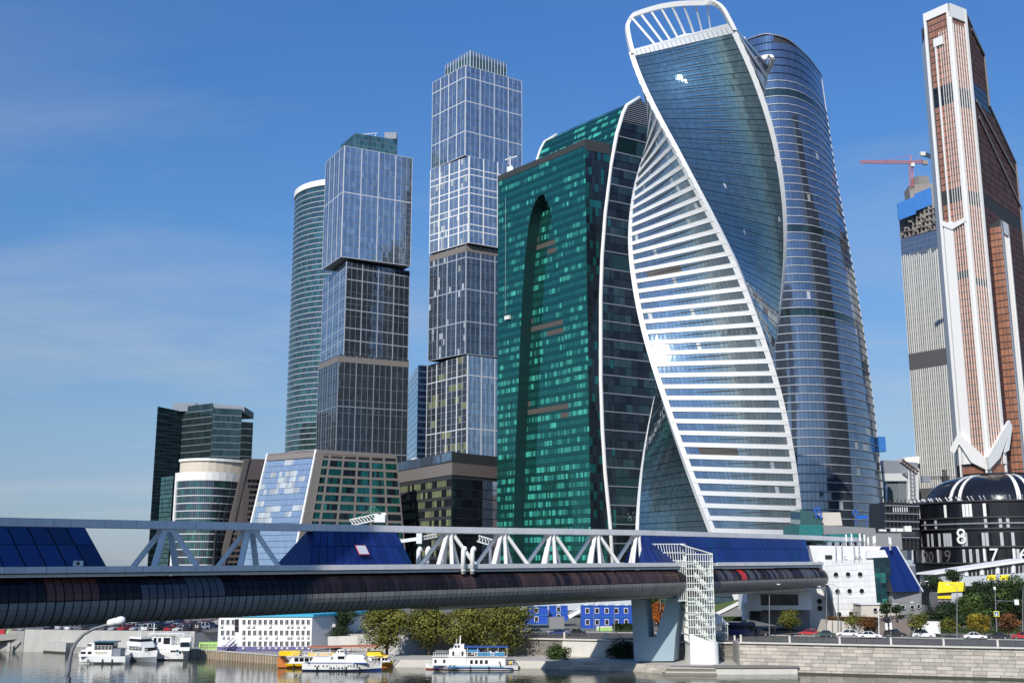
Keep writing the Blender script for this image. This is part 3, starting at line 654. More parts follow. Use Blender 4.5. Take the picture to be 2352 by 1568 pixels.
class Tower:
    def __init__(s, name, label, base, cat='skyscraper', cap=300):
        s.root = thing(name, label, cat, base); s.p = []; s.cap = cap
    def face(s, S, nu, nv, mf, ins, mu=.04, mv=.05, out=.12, tilt=.0025, name='glass_pane', u0=0.0, u1=1.0, v0=0.0, v1=1.0, sp=0.0, spm=None):
        ins = Vector(ins)
        for j in range(nv):
            va, vb = v0 + (v1 - v0) * (j + mv) / nv, v0 + (v1 - v0) * (j + 1 - mv) / nv
            for i in range(nu):
                m = mf(i, j)
                if m is None: continue
                ua, ub = u0 + (u1 - u0) * (i + mu) / nu, u0 + (u1 - u0) * (i + 1 - mu) / nu
                if sp:
                    vm_ = va + (vb - va) * sp; s.pane([S(ua, va), S(ub, va), S(ub, vm_), S(ua, vm_)], spm, ins, out, tilt * .5, 'spandrel_panel'); vq = vm_ + (vb - va) * .03
                    s.pane([S(ua, vq), S(ub, vq), S(ub, vb), S(ua, vb)], m, ins, out, tilt, name)
                else: s.pane([S(ua, va), S(ub, va), S(ub, vb), S(ua, vb)], m, ins, out, tilt, name)
    def pane(s, c, m, ins, out=.12, tilt=.0025, name='glass_pane'):
        c = [Vector(q) for q in c]; ctr = (c[0] + c[1] + c[2] + c[3]) / 4
        n = (c[1] - c[0]).cross(c[3] - c[0]); w, h = (c[1] - c[0]).length, (c[3] - c[0]).length
        if n.length < 1e-6: return
        n.normalize(); q = ctr - ins; q.z = 0
        if n.dot(q) < 0: n = -n
        a, b = rnd.gauss(0, tilt) * w, rnd.gauss(0, tilt) * h
        fr = [c[0] + n * (out - a - b), c[1] + n * (out + a - b), c[2] + n * (out + a + b), c[3] + n * (out - a + b)]
        sc_ = 0
        if n.dot(ctr - CAMP) < 0:
            P = [proj(x) for x in fr]
            if all(P):
                A = .5 * abs(sum(P[k][0] * P[(k + 1) % 4][1] - P[(k + 1) % 4][0] * P[k][1] for k in range(4)))
                mx_, my_ = sum(x[0] for x in P) / 4, sum(x[1] for x in P) / 4
                if 0 < mx_ < 2352 and 0 < my_ < 1205: sc_ = A
        s.p.append((sc_, fr, c, m, name))
    def done(s):
        s.p.sort(key=lambda t: -t[0]); F = [(0, 1, 2, 3), (0, 1, 5, 4), (1, 2, 6, 5), (2, 3, 7, 6), (3, 0, 4, 7)]
        cnt_ = {}; rest = []
        for t in s.p:
            q = cnt_.get(t[4], 0)
            if t[0] <= 0 or q >= s.cap: rest.append(t); continue
            cnt_[t[4]] = q + 1; MB().add(t[1] + t[2], F).build(t[4], t[3], s.root)
        if rest:
            ms = sorted({t[3] for t in rest}); ix = {m: i for i, m in enumerate(ms)}; mb = MB()
            for sc_, fr, c, m, name in rest: mb.add(fr + c, F, ix[m])
            mb.build('distant_glazing', ms, s.root, kind='stuff')
        s.p = []
    def strip(s, S, ua, ub, va, vb, dep, m, name='floor_band', seg=1, ins=None, back=0.0):
        pts = []; ins = Vector(ins)
        for i in range(seg + 1):
            u = ua + (ub - ua) * i / seg; a, b = S(u, va), S(u, vb); e = 1e-3
            t = S(min(u + e, 1.0), va) - S(max(u - e, 0.0), va); n = t.cross(b - a)
            if n.length < 1e-9: n = a - ins
            n.normalize(); q = a - ins; q.z = 0
            if n.dot(q) < 0: n = -n
            pts.append((a - n * back, b - n * back, b + n * dep, a + n * dep))
        vs = [p for t in pts for p in t]; k = len(pts)
        fs = [(i * 4 + j, i * 4 + (j + 1) % 4, (i + 1) * 4 + (j + 1) % 4, (i + 1) * 4 + j) for i in range(k - 1) for j in range(4)] + [(0, 1, 2, 3), ((k - 1) * 4 + 3, (k - 1) * 4 + 2, (k - 1) * 4 + 1, (k - 1) * 4)]
        return MB().add(vs, fs).build(name, m, s.root)
    def bands(s, S, nv, h, dep, m, seg=1, ins=None, js=None, v0=0., v1=1., ua=0., ub=1., name='floor_band'):
        for j in (js if js is not None else range(nv + 1)):
            v = v0 + (v1 - v0) * j / nv; s.strip(S, ua, ub, max(v - h / 2, 0), min(v + h / 2, 1), dep, m, name, seg, ins)
    def mull(s, S, nu, w, dep, m, ins, idx=None, va=0., vb=1., name='mullion'):
        for i in (idx if idx is not None else range(nu + 1)):
            u = i / nu; s.strip(S, max(u - w / 2, 0), min(u + w / 2, 1), va, vb, dep, m, name, 1, ins)
def quadS(a, b, z0, z1):
    a, b = Vector((a[0], a[1], 0)), Vector((b[0], b[1], 0))
    def S(u, v): p = a.lerp(b, u); p.z = z0 + (z1 - z0) * v; return p
    return S
def bilin(p00, p10, p11, p01):
    p00, p10, p11, p01 = map(Vector, (p00, p10, p11, p01))
    return lambda u, v: p00.lerp(p10, u).lerp(p01.lerp(p11, u), v)
def foot(L_, C_, R_, Yc):            # three top corners seen at one height -> footprint A (left), B (near corner), C (right), D (back)
    z = Wp(C_[0], C_[1], Yc).z; A, B, C = Gz(L_[0], L_[1], z), Gz(C_[0], C_[1], z), Gz(R_[0], R_[1], z)
    return A, B, C, A + C - B, z
def runs(nu, nv, dens, ln=(2, 7), seed=1):   # rows of drawn blinds come in runs along a floor
    r = random.Random(seed); g = {}
    for j in range(nv):
        k = dens(j / nv) if callable(dens) else dens
        i = 0
        while i < nu:
            if r.random() < k:
                w = r.randint(*ln)
                for q in range(i, min(nu, i + w)):
                    if r.random() < .82: g[(q, j)] = 1
                i += w + r.randint(0, 2)
            else: i += r.randint(1, 3)
    return g
def zat(px, py, Y): return Wp(px, py, Y).z

# ---------- the two stacked-block towers
def block(T, ft, z0, z1, fl, nl, nr, gl, gr, core, majl, majr, mh, light, wl=.035):
    A, B, C, D, _ = ft; ins = (A + C) / 2
    MB().prism([(p.x, p.y) for p in (A, B, C, D)], z0, z1).build('block_core', core, T.root)
    SL, SR = quadS(A, B, z0, z1), quadS(B, C, z0, z1); nv = max(2, int(round((z1 - z0) / fl)))
    T.face(SL, nl, nv, gl, ins, mu=.05, mv=.05, tilt=.004); T.face(SR, nr, nv, gr, ins, mu=.05, mv=.05, tilt=.004)
    T.mull(SL, majl, wl, .22, light, ins); T.mull(SR, majr, wl * .7, .22, light, ins)
    fm_ = 'frame_grey' if core == 'frame_dark' else 'frame_mid'
    T.mull(SL, majl * 2, wl * .4, .17, fm_, ins, [i for i in range(majl * 2) if i % 2], name='minor_mullion'); T.mull(SR, majr * 3, wl * .25, .17, fm_, ins, [i for i in range(majr * 3) if i % 3], name='minor_mullion')
    T.bands(SL, nv, .0022 * 60 / (z1 - z0) * 1.2, .16, fm_, 1, ins, range(1, nv, 2), name='minor_transom'); T.bands(SR, nv, .0022 * 60 / (z1 - z0) * 1.2, .16, fm_, 1, ins, range(1, nv, 2), name='minor_transom')
    js = mh(nv)
    T.bands(SL, nv, .0022 * 60 / (z1 - z0) * 4.2, .24, light, 1, ins, js); T.bands(SR, nv, .0022 * 60 / (z1 - z0) * 4.2, .24, light, 1, ins, js)
T = Tower('stacked_block_tower', 'blue glass skyscraper of three offset blocks behind the slanted glass block', (-85, 600, GZ))
U = foot((748.8, 374), (791.5, 334.8), (947.5, 363.4), 590); zu = U[4]; zb1 = zat(788, 590, 590)
M2 = foot((743, 640), (796, 596), (941, 619), 593); M2z = M2[4]
M3 = foot((733, 832), (778, 812), (939, 826), 580); M3z = M3[4]
ba = lambda a, b, t: (lambda i, j, r=random.Random(5): b if r.random() < t else a)
block(T, U, zb1, zu, 3.5, 16, 24, ba('g_blue', 'g_blue_pale', .15), ba('g_blue', 'g_blue_pale', .2), 'frame_grey', 4, 4, lambda nv: (0, nv // 2 + 2, nv), 'frame_pale', .018)
block(T, M2, M3z, zb1 - 1.6, 3.5, 16, 24, ba('g_blue', 'g_blue_pale', .15), ba('g_smoke_refl', 'g_smoke_refl', .2), 'frame_dark', 4, 4, lambda nv: [j for j in range(nv) if j % 5 in (0, 3)], 'frame_mid', .02)  # same glass as above; neighbours' dark reflection put into the colour, also below
block(T, M3, GZ, M3z - .4, 3.5, 16, 24, ba('g_smoke_refl', 'g_smoke_refl', .4), ba('g_smoke_refl', 'g_smoke_refl', .3), 'frame_dark', 4, 4, lambda nv: [j for j in range(0, nv, 7)], 'frame_grey', .02)
ins = (M3[0] + M3[2]) / 2
for S_ in (quadS(M3[0], M3[1], GZ, M3z), quadS(M3[1], M3[2], GZ, M3z)): T.strip(S_, 0, 1, .965, .99, .3, 'taupe_clad', 'louvre_band', 1, ins)
cz = zat(816, 306, 597); Cc = foot((783, 333), (816, 306), (913, 321), 597)
MB().prism([(p.x, p.y) for p in Cc[:4]], zu, cz).build('crown', 'frame_grey', T.root)
for S_, k in ((quadS(Cc[0], Cc[1], zu, cz), 6), (quadS(Cc[1], Cc[2], zu, cz), 10)): T.face(S_, k, 3, lambda i, j: 'g_teal', (Cc[0] + Cc[2]) / 2)
cb_ = Cc[2]; MB().box((cb_.x - 4, cb_.y + 1, cz + 2), (7, 5, 4)).build('plant_box', 'frame_grey', T.root)
MB().beam((Cc[1].x, Cc[1].y + 3, cz), (Cc[1].x + 12, Cc[1].y + 6, cz + 2.5), .35).beam((Cc[1].x + 11, Cc[1].y + 6, cz), (Cc[1].x + 11, Cc[1].y + 6, cz + 2.5), .3).build('roof_crane', 'crane_white', T.root)
T.done()

T = Tower('stacked_block_tower', 'tallest pale blue glass skyscraper of four offset blocks left of the green tower', (-20, 585, GZ))
U = foot((994, 190), (1070, 150), (1198.5, 187), 575); zu = U[4]; z1_ = zat(1071, 357, 575); z2_ = zat(1071, 560, 575); z3_ = zat(1069, 811, 573)
V2 = foot((989, 392), (1078, 360), (1206, 388), 573); V3 = foot((987, 585), (1071, 560), (1200, 582), 575); V4 = foot((981.5, 838), (1074.6, 814), (1196, 830), 572)
block(T, U, z1_, zu, 3.5, 20, 24, ba('g_blue', 'g_blue_pale', .25), ba('g_blue', 'g_blue_pale', .2), 'frame_grey', 4, 4, lambda nv: (0, 4, 9, 13, nv), 'frame_pale', .02)
block(T, V2, z2_, z1_ - 1.2, 3.5, 20, 24, ba('g_blue_pale', 'g_blind', .10), ba('g_blue', 'g_blue_pale', .3), 'frame_grey', 4, 4, lambda nv: [j for j in range(nv) if j % 3 != 1], 'frame_white', .03)
block(T, V3, z3_, z2_ - .4, 3.5, 20, 24, ba('g_smoke_refl', 'g_blind', .05), ba('g_smoke_refl', 'g_smoke_refl', .3), 'frame_dark', 4, 4, lambda nv: [j for j in range(0, nv, 5)], 'frame_mid', .024)  # darker panes paint in what these blocks reflect
bg_ = runs(20, 70, .10, (2, 5), 3)
block(T, V4, GZ, z3_ - 1.2, 3.5, 20, 24, lambda i, j: 'g_blind_yel' if (i, j) in bg_ else 'g_smoke_refl', ba('g_blue', 'g_blue_pale', .3), 'frame_grey', 4, 4, lambda nv: [j for j in range(0, nv, 8)], 'frame_pale', .026)
ins = (V3[0] + V3[2]) / 2
for S_ in (quadS(V3[0], V3[1], z3_, z2_), quadS(V3[1], V3[2], z3_, z2_)): T.strip(S_, 0, 1, .93, .985, .3, 'taupe_clad', 'louvre_band', 1, ins)
cz = zat(1080, 116, 580); Cc = foot((1023, 150), (1080, 116), (1163, 146), 580)
MB().prism([(p.x, p.y) for p in Cc[:4]], zu, cz).build('crown', 'frame_grey', T.root)
for S_, k in ((quadS(Cc[0], Cc[1], zu, cz), 9), (quadS(Cc[1], Cc[2], zu, cz), 12)): T.face(S_, k, 4, lambda i, j: 'g_teal' if j < 3 else 'g_blue_pale', (Cc[0] + Cc[2]) / 2); T.mull(S_, k, .02, .2, 'frame_pale', (Cc[0] + Cc[2]) / 2)
T.done()
# low block in front of it
T = Tower('podium_building', 'low dark glass block with taupe parapet at the foot of the tallest blue tower', (-50, 500, GZ), 'building')
Q = foot((905, 1063), (1038, 1037), (1175, 1052), 515); A, B, C, D, zq = Q; ins = (A + C) / 2
MB().prism([(p.x, p.y) for p in (A, B, C, D)], GZ, zq).build('block_core', 'frame_dark', T.root)
SL, SR = quadS(A, B, GZ, zq), quadS(B, C, GZ, zq); g = runs(26, 12, .75, (3, 8), 8)
T.face(SL, 26, 12, lambda i, j: ('g_blind_yel' if (i, j) in g and j > 3 and rnd.random() < .8 else 'g_dark'), ins, v1=.82, mu=.1, mv=.18)
T.face(SL, 26, 1, lambda i, j: 'g_blue', ins, v0=.93, v1=1); T.strip(SL, 0, 1, .84, .925, .3, 'taupe_clad', 'parapet_band', 1, ins); T.strip(SR, 0, 1, .84, .925, .3, 'brown_clad', 'parapet_band', 1, ins)
T.face(SR, 12, 12, lambda i, j: 'g_blue' if i > 5 else 'g_dark', ins, v1=.82); T.bands(SL, 12, .02, .16, 'frame_dark', 1, ins, v1=.82)
MB().box((A.x + 12, A.y - 4, zq + 1), (5, 3, 2)).box((A.x + 24, A.y - 10, zq + .8), (3, 3, 1.6)).build('roof_plant', 'frame_white', T.root)
T.done()
# slim far tower between the two
T = Tower('slim_far_tower', 'slim pale violet tower far behind, in the gap between the two blue towers', (-80, 900, GZ))
Q = foot((937, 872), (961, 838), (1010, 842), 850); A, B, C, D, zq = Q; ins = (A + C) / 2
MB().prism([(p.x, p.y) for p in (A, B, C, D)], GZ, zq).build('block_core', 'frame_grey', T.root)
T.face(quadS(A, B, GZ, zq), 8, 34, lambda i, j: 'g_ice', ins); T.face(quadS(B, C, GZ, zq), 8, 34, lambda i, j: 'g_navy', ins, mv=.1); T.bands(quadS(B, C, GZ, zq), 34, .008, .2, 'frame_pale', 1, ins)
T.done()

# ---------- far left: dark office tower
T = Tower('dark_office_tower', 'dark glass office tower with curved roofline at far left of the skyline', (-190, 680, GZ))
Yd = 650; zL = zat(363, 933, Yd); zM = zat(440, 926, Yd + 8); zR = zat(570, 962, Yd)
def seg_(p, q, z1, nu, m='g_smoke_refl'):
    ins = Vector(((p.x + q.x) / 2, max(p.y, q.y) + 60, 0)); nv = int((z1 - GZ) / 4.1)
    MB().prism([(p.x, p.y), (q.x, q.y), (q.x * (1 + 40 / q.y), q.y + 40), (p.x * (1 + 40 / p.y), p.y + 40)], GZ, z1).build('block_core', 'frame_dark', T.root)
    S = quadS(p, q, GZ, z1); T.face(S, nu, nv, lambda i, j: 'g_deep', ins, mv=.03); T.bands(S, nv, .16 / (z1 - GZ) * 2.2, .2, 'frame_grey', 1, ins)
p0, p1, p2, p3, p4 = Wp(362, 935, Yd), Wp(419, 935, Yd + 22), Wp(490, 930, Yd + 6), Wp(556, 948, Yd + 12), Wp(582, 964, Yd + 16)
seg_(p0, p1, zL, 10); seg_(p1, p2, zM, 12); seg_(p2, p3, zM - 3, 12); seg_(p3, p4, zR, 6)
rf = MB()
for i in range(10):
    a, b = i / 10, (i + 1) / 10
    q0, q1 = p1.lerp(p3, a), p1.lerp(p3, b); zz0 = zM + 3.0 * (1 - a ** 2) - 1; zz1 = zM + 3.0 * (1 - b ** 2) - 1
    rf.hexa([(q0.x + .5, q0.y + 3, zM - 5), (q1.x + .5, q1.y + 3, zM - 5), (q1.x, q1.y + 30, zM - 5), (q0.x, q0.y + 30, zM - 5), (q0.x + .5, q0.y + 3, zz0), (q1.x + .5, q1.y + 3, zz1), (q1.x, q1.y + 30, zz1), (q0.x, q0.y + 30, zz0)])
rf.build('curved_roof', 'frame_grey', T.root)
MB().box(((p0.x + p1.x) / 2 + 6, p0.y + 24, zL + 2.2), (14, 10, 5)).build('roof_plant', 'frame_grey', T.root)
T.done()
# curved white-banded block
T = Tower('curved_office_block', 'low curved office block with white bands and beige drum roof', (-170, 560, GZ), 'building')
Yw = 560; cx_ = Wp(470, 1090, Yw).x; pl, pr_ = Wp(403, 1086, Yw), Wp(562, 1072, Yw + 2); zt_w = zat(480, 1085, Yw)
def SC(u, v):
    lx = lerp(pl.x, pr_.x, u); y = Yw + 6 - 26 * (1 - (2 * u - .85) ** 2) * .5
    if u > .62: lx -= (1 - v) * (u - .62) / .38 * 13.0
    return Vector((lx, y, GZ + (zt_w - GZ) * v))
ins = Vector((cx_, Yw + 60, 0))
MB().prism([(SC(i / 12, 1).x, SC(i / 12, 1).y + .5) for i in range(9)] + [(SC(.7, 0).x, SC(.7, 0).y + 40), (pl.x, Yw + 40)], GZ, zt_w).build('block_core', 'frame_dark', T.root)
mbk = MB(); G_ = 12
for j in range(1):
    vs = [SC(i / G_, v) + Vector((0, .3, 0)) for v in (0, 1) for i in range(G_ + 1)]; mbk.add(vs, [(i, i + 1, G_ + 2 + i, G_ + 1 + i) for i in range(G_)])
mbk.build('curtain_back', 'frame_dark', T.root)
NVc = 15; gq = runs(34, NVc, .5, (2, 6), 4)
T.face(SC, 34, NVc, lambda i, j: 'g_teal' if (i, j) in gq else 'g_smoke_refl', ins, mu=.09, mv=.10, v1=.93); T.bands(SC, NVc, .008, .3, 'frame_pale', 12, ins, v1=.93); T.strip(SC, 0, 1, .93, 1.0, .5, 'plaster_white', 'cornice', 12, ins)
T.strip(SC, 0, .03, 0, 1.0, .8, 'plaster_white', 'edge_pier', 1, ins)
# side strip at left
qa, qb = Wp(371, 1094, Yw + 14), Wp(399, 1090, Yw + 4); S_ = quadS(qa, qb, GZ, zat(385, 1093, Yw + 8))
MB().prism([(qa.x, qa.y + .4), (qb.x, qb.y + .4), (qb.x, qb.y + 30), (qa.x, qa.y + 30)], GZ, zat(385, 1093, Yw + 8)).build('block_core', 'frame_dark', T.root); T.face(S_, 7, 26, lambda i, j: 'g_teal', ins, mu=.08, mv=.1)
# drum
da, db = Wp(414, 1064, Yw + 4), Wp(561, 1056, Yw + 4); zd = zat(490, 1053, Yw)
def SD(u, v): return Vector((lerp(da.x, db.x, u), Yw + 8 - 22 * (1 - (2 * u - .8) ** 2) * .5, lerp(zt_w, zd, v)))
MB().prism([(SD(i / 10, 0).x, SD(i / 10, 0).y) for i in range(11)] + [(db.x, Yw + 40), (da.x, Yw + 40)], zt_w - .5, zd).build('roof_drum', 'cream_clad', T.root); T.strip(SD, 0, 1, .82, 1.0, .8, 'plaster_white', 'drum_rim', 10, ins)
# brown end wall and grey sloping fin
f0, f1, f2, f3 = Wp(500, 1302, Yw + 2), Wp(556, 1302, Yw + 10), Wp(607, 1054, Yw + 10), Wp(560, 1053, Yw + 2)
MB().extr([f0, f1, f2, f3], (6, 34, 0)).build('end_wall', 'brown_clad', T.root); S_ = bilin(f0, f1, f2, f3)
T.face(S_, 5, 16, lambda i, j: 'g_dark' if i > 0 else None, (f0.x, Yw + 80, 0), mu=.08, mv=.22, v0=.0, v1=.82, out=.15)
T.strip(S_, 0, .26, 0, 1, .5, 'taupe_clad', 'sloping_fin', 1, (f0.x, Yw + 80, 0))
T.done()
# slanted glass block
T = Tower('slanted_glass_block', 'slanted block with ice blue glass face and brown gridded side', (-110, 520, GZ), 'building')
YC = 505; tz_ = zat(728, 1032, YC); tA, tB, tC = Gz(614, 1041, tz_), Wp(728, 1032, YC), Gz(910, 1043, tz_)
def down(p, px, Y): q = Wp(px, 1300, Y); q.z = q.z; return q
bB = Wp(674, 1298, YC - 14); bA = Wp(553, 1298, tA.y - 8); bC = Wp(934, 1298, tC.y - 2); zb0 = bB.z
dd = Vector((0, 45, 0))
_i = Vector((0, 2.2, 0)); MB().hexa([bA + _i, bB + _i * 1.4, bC + _i, (bA + bC) / 2 + Vector((0, 60, 0)), tA + _i, tB + _i * 1.4, tC + _i, (tA + tC) / 2 + Vector((0, 45, 0))]).build('block_core', 'brown_clad', T.root)
MB().prism([(p.x, p.y) for p in (bA, bB, bC, (bA + bC) / 2 + Vector((0, 60, 0)))], GZ - 1, zb0).build('plinth', 'brown_clad', T.root)
ins = (tA + tC) / 2 + Vector((0, 20, 0)); SL, SR = bilin(bA, bB, tB, tA), bilin(bB, bC, tC, tB)
g = runs(17, 18, .25, (2, 6), 2)
T.face(SL, 17, 18, lambda i, j: 'g_blind' if (i, j) in g and j > 6 else 'g_ice', ins, mu=.02, mv=.03, v1=.925, tilt=.006); T.strip(SL, 0, 1, .93, .975, .25, 'taupe_clad', 'parapet_band', 1, ins)
T.mull(SL, 1, .05, .5, 'frame_white', ins); g = runs(40, 12, .6, (3, 8), 6)
T.face(SR, 38, 12, lambda i, j: (None if i < 4 else ('g_green' if (i, j) in g else ('g_green_half' if rnd.random() < .05 else 'g_dark'))), ins, mu=.03, mv=.14, v1=.92)
T.mull(SR, 6, .022, .3, 'taupe_clad', ins); T.bands(SR, 12, .022, .3, 'taupe_clad', 1, ins, v1=.92); T.strip(SR, 0, 1, .965, 1.0, .35, 'taupe_clad', 'parapet_band', 1, ins); T.strip(SR, 0, .09, 0, 1, .32, 'taupe_clad', 'edge_pier', 1, ins)
T.done()
# cylinder tower
T = Tower('curved_teal_tower', 'tall curved teal tower with white floor rings behind the left blue tower', (-130, 740, GZ))
Yn = 745; Rn = 38.0; cn = Vector((Wp(787, 1000, Yn).x, Yn, 0)); zn = zat(748, 420, Yn - 30)
def SN_(u, v): a = R(-205 + 150 * u); return Vector((cn.x + Rn * math.cos(a), cn.y + Rn * math.sin(a), GZ + (zn - GZ) * v))
MB().lathe([(.01, GZ), (Rn - .05, GZ), (Rn - .05, zn), (.01, zn)], (cn.x, cn.y, 0), 48).build('tower_core', 'frame_dark', T.root)
nvn = int((zn - GZ) / 3.7); gap = int(nvn * .315)
T.face(SN_, 64, nvn, lambda i, j: None if j == gap else ('g_teal' if rnd.random() < .7 else 'g_smoke_refl'), cn, mu=.07, mv=.12, v1=.985); T.bands(SN_, nvn, .0021, .4, 'frame_mid', 40, cn, [j for j in range(nvn) if j not in (gap,)], v1=.985); T.strip(SN_, 0, 1, .985, 1.006 if False else 1.0, .9, 'plaster_white', 'roof_rim', 40, cn)
for k_ in range(24):
    u = k_ / 24; z0, z1 = gap / nvn * .985, (gap + 1) / nvn * .985
    a, b = SN_(u, z0), SN_(u + 1 / 24., z1)
    if k_ % 2: a, b = SN_(u, z1), SN_(u + 1 / 24., z0)
    MB().beam(a, b, .9).build('brace', 'plaster_white', T.root)
T.done()

# ---------- green tower with the arch
T = Tower('green_arch_tower', 'dark green glass tower with tall pointed arch in its front slab', (40, 500, GZ))
Ge = foot((1144, 405), (1344, 320), (1399, 331), 470); A, B, C, D, zg = Ge
fd = (B - A); fd.z = 0; fl_ = fd.length; fd.normalize(); rd_ = (C - B); rd_.z = 0; rd_.normalize(); fn = Vector((fd.y, -fd.x, 0))
ins = (A + B) / 2 - fn * 20
archL = [(441, 1244), (455, 1232), (480, 1222), (520, 1214), (595, 1206), (700, 1199), (860, 1192), (1036, 1184), (1200, 1180)]
archR = [(441, 1244), (452, 1252), (472, 1262), (530, 1272), (600, 1281), (690, 1289), (820, 1299), (940, 1307), (1135, 1312), (1200, 1314)]
def uz(px, py): q = onplane(px, py, A, B); return ((q - A).x * fd.x + (q - A).y * fd.y) / fl_, q.z
AL = sorted([(uz(x, y)[1], uz(x, y)[0]) for y, x in archL]); AR = sorted([(uz(x, y)[1], uz(x, y)[0]) for y, x in archR])
zap = AL[-1][0]
S_ = quadS(A, B, GZ, zg); nvg, nug = 52, 60
inside = lambda u, z: z < zap and pick(AL, z) < u < pick(AR, z)
blk = runs(nug, nvg, lambda t: (.55 if t < .5 else .2) * random.Random(int(t * 997)).choice((.15, .6, 1.2, 1.6)), (3, 9), 12); brow = {24, 25, 37} if False else set()
def gm(i, j):
    k = (i, j) in blk
    return ('g_green_blind' if rnd.random() < (.5 if j < 30 else .3) else 'g_green_half') if k else 'g_green'
def gface(i, j):
    u, z = (i + .5) / nug, GZ + (zg - GZ) * (j + .5) / nvg
    return None if inside(u, z) else gm(i, j)
for j in range(nvg):
    for i in range(nug):
        zc = GZ + (zg - GZ) * .985 * (j + .5) / nvg; ua, ub = (i + .02) / nug, (i + .98) / nug; pieces = [(ua, ub)]
        if zc < zap:
            l_, r_ = pick(AL, zc), pick(AR, zc); pieces = [q for q in ((ua, min(ub, l_)), (max(ua, r_), ub)) if q[1] - q[0] > .002]
        m_ = gm(i, j)
        for (x0, x1) in pieces:
            v0_, v1_ = .985 * (j + .02) / nvg, .985 * (j + .98) / nvg; vm_ = lerp(v0_, v1_, .4)
            T.pane([S_(x0, v0_), S_(x1, v0_), S_(x1, vm_), S_(x0, vm_)], 'g_green_sp', ins, .12, .0008, 'spandrel_panel'); vm_ += .0004
            T.pane([S_(x0, vm_), S_(x1, vm_), S_(x1, v1_), S_(x0, v1_)], m_, ins, .12, .0015)
# slab body with the arch cut out: built in horizontal courses left and right of it
RC = 7.0
sl = MB(); zs = sorted({GZ, zap, zg} | {GZ + (zap - GZ) * k / 44 for k in range(45)})
def slabx(u0, u1, z0, z1, u0b=None, u1b=None):
    u0b = u0 if u0b is None else u0b; u1b = u1 if u1b is None else u1b
    P = lambda u, d, z: Vector((A.x, A.y, z)) + fd * (u * fl_) - fn * d
    sl.hexa([P(u0, .05, z0), P(u1, .05, z0), P(u1, RC, z0), P(u0, RC, z0), P(u0b, .05, z1), P(u1b, .05, z1), P(u1b, RC, z1), P(u0b, RC, z1)])
for z0, z1 in zip(zs, zs[1:]):
    if z1 <= zap + .01: slabx(0, pick(AL, z0), z0, z1, 0, pick(AL, z1)); slabx(pick(AR, z0), 1, z0, z1, pick(AR, z1), 1)
    else: slabx(0, 1, z0, z1)
sl.build('front_slab', 'frame_green', T.root)
# recessed glazing in the arch
S2 = lambda u, v: quadS(A - fn * (RC - .5), B - fn * (RC - .5), GZ, zg)(u, v)
MB().prism([((A - fn * RC).x, (A - fn * RC).y), ((B - fn * RC).x, (B - fn * RC).y), ((B - fn * (RC + 3)).x, (B - fn * (RC + 3)).y), ((A - fn * (RC + 3)).x, (A - fn * (RC + 3)).y)], GZ, zg - 2).build('arch_back', 'frame_green', T.root)
def gin(i, j):
    u, z = (i + .5) / nug, GZ + (zg - GZ) * (j + .5) / nvg
    q_ = proj(S2(u, (j + .5) / nvg))
    if u < pick(AR, z) - .01 and any(a_ < q_[1] < b_ for a_, b_ in ((553, 583), (740, 770), (930, 958))): return 'taupe_clad'
    return gm(i, j) if z < zap and pick(AL, z) - .02 < u < pick(AR, z) + .22 else None
mat('louvre_green', (.085, .075, .065), .6); 
T.face(S2, nug, nvg, lambda i, j: ('louvre_green' if gin(i, j) == 'taupe_clad' else gin(i, j)) if pick(AL, GZ + (zg - GZ) * (j + .5) / nvg) - .04 < (i + .5) / nug < pick(AR, GZ + (zg - GZ) * (j + .5) / nvg) + .22 and GZ + (zg - GZ) * (j + .5) / nvg < zap else None, ins - fn * 30, mu=.02, mv=.02, tilt=.002, sp=.34, spm='g_green_sp')
# parapet and narrow right end of the slab
T.strip(S_, 0, 1, .985, 1.0, .3, 'frame_dark', 'parapet_band', 1, ins)
SRt = quadS(B, C, GZ, zg); MB().prism([(B.x, B.y), (C.x, C.y), ((C - fn * 12).x, (C - fn * 12).y), ((B - fn * 12).x, (B - fn * 12).y)], GZ, zg - .3).build('slab_end', 'frame_green', T.root)
T.face(SRt, 8, nvg, lambda i, j: 'g_dark' if rnd.random() < .8 else 'g_green', ins - fn * 10, mu=.02, mv=.035, v1=.975); T.strip(SRt, 0, 1, .975, 1, .3, 'frame_dark', 'parapet_band', 1, ins - fn * 10)
# curved main body behind: bulging profile swept along the slab direction
arc = [(243, 1441), (262, 1432), (309, 1418), (383, 1404), (493, 1391), (590, 1384), (686, 1381), (872, 1381), (987, 1385), (1085, 1391), (1210, 1403), (1285, 1412)]
E0 = Vector((C.x, C.y, 0)) - fn * 1.5                      # plane of the right end facade, receding to the right
ed = (rd_ * .93 - fn * .37).normalized(); E1 = E0 + ed * 30
prof = [onplane(x, y, E0, E1) for y, x in arc]
peak = onplane(1470, 225, E0, E1); far = onplane(1500, 262, E0, E1)
poly = prof[::-1] + [peak, far, far.lerp(Vector((far.x + 3, far.y + 2, GZ)), .5) + ed * 6, Vector((far.x, far.y, GZ)) + ed * 4]
poly[0] = Vector((poly[0].x, poly[0].y, GZ))
back = -fd * (fl_ * .93)
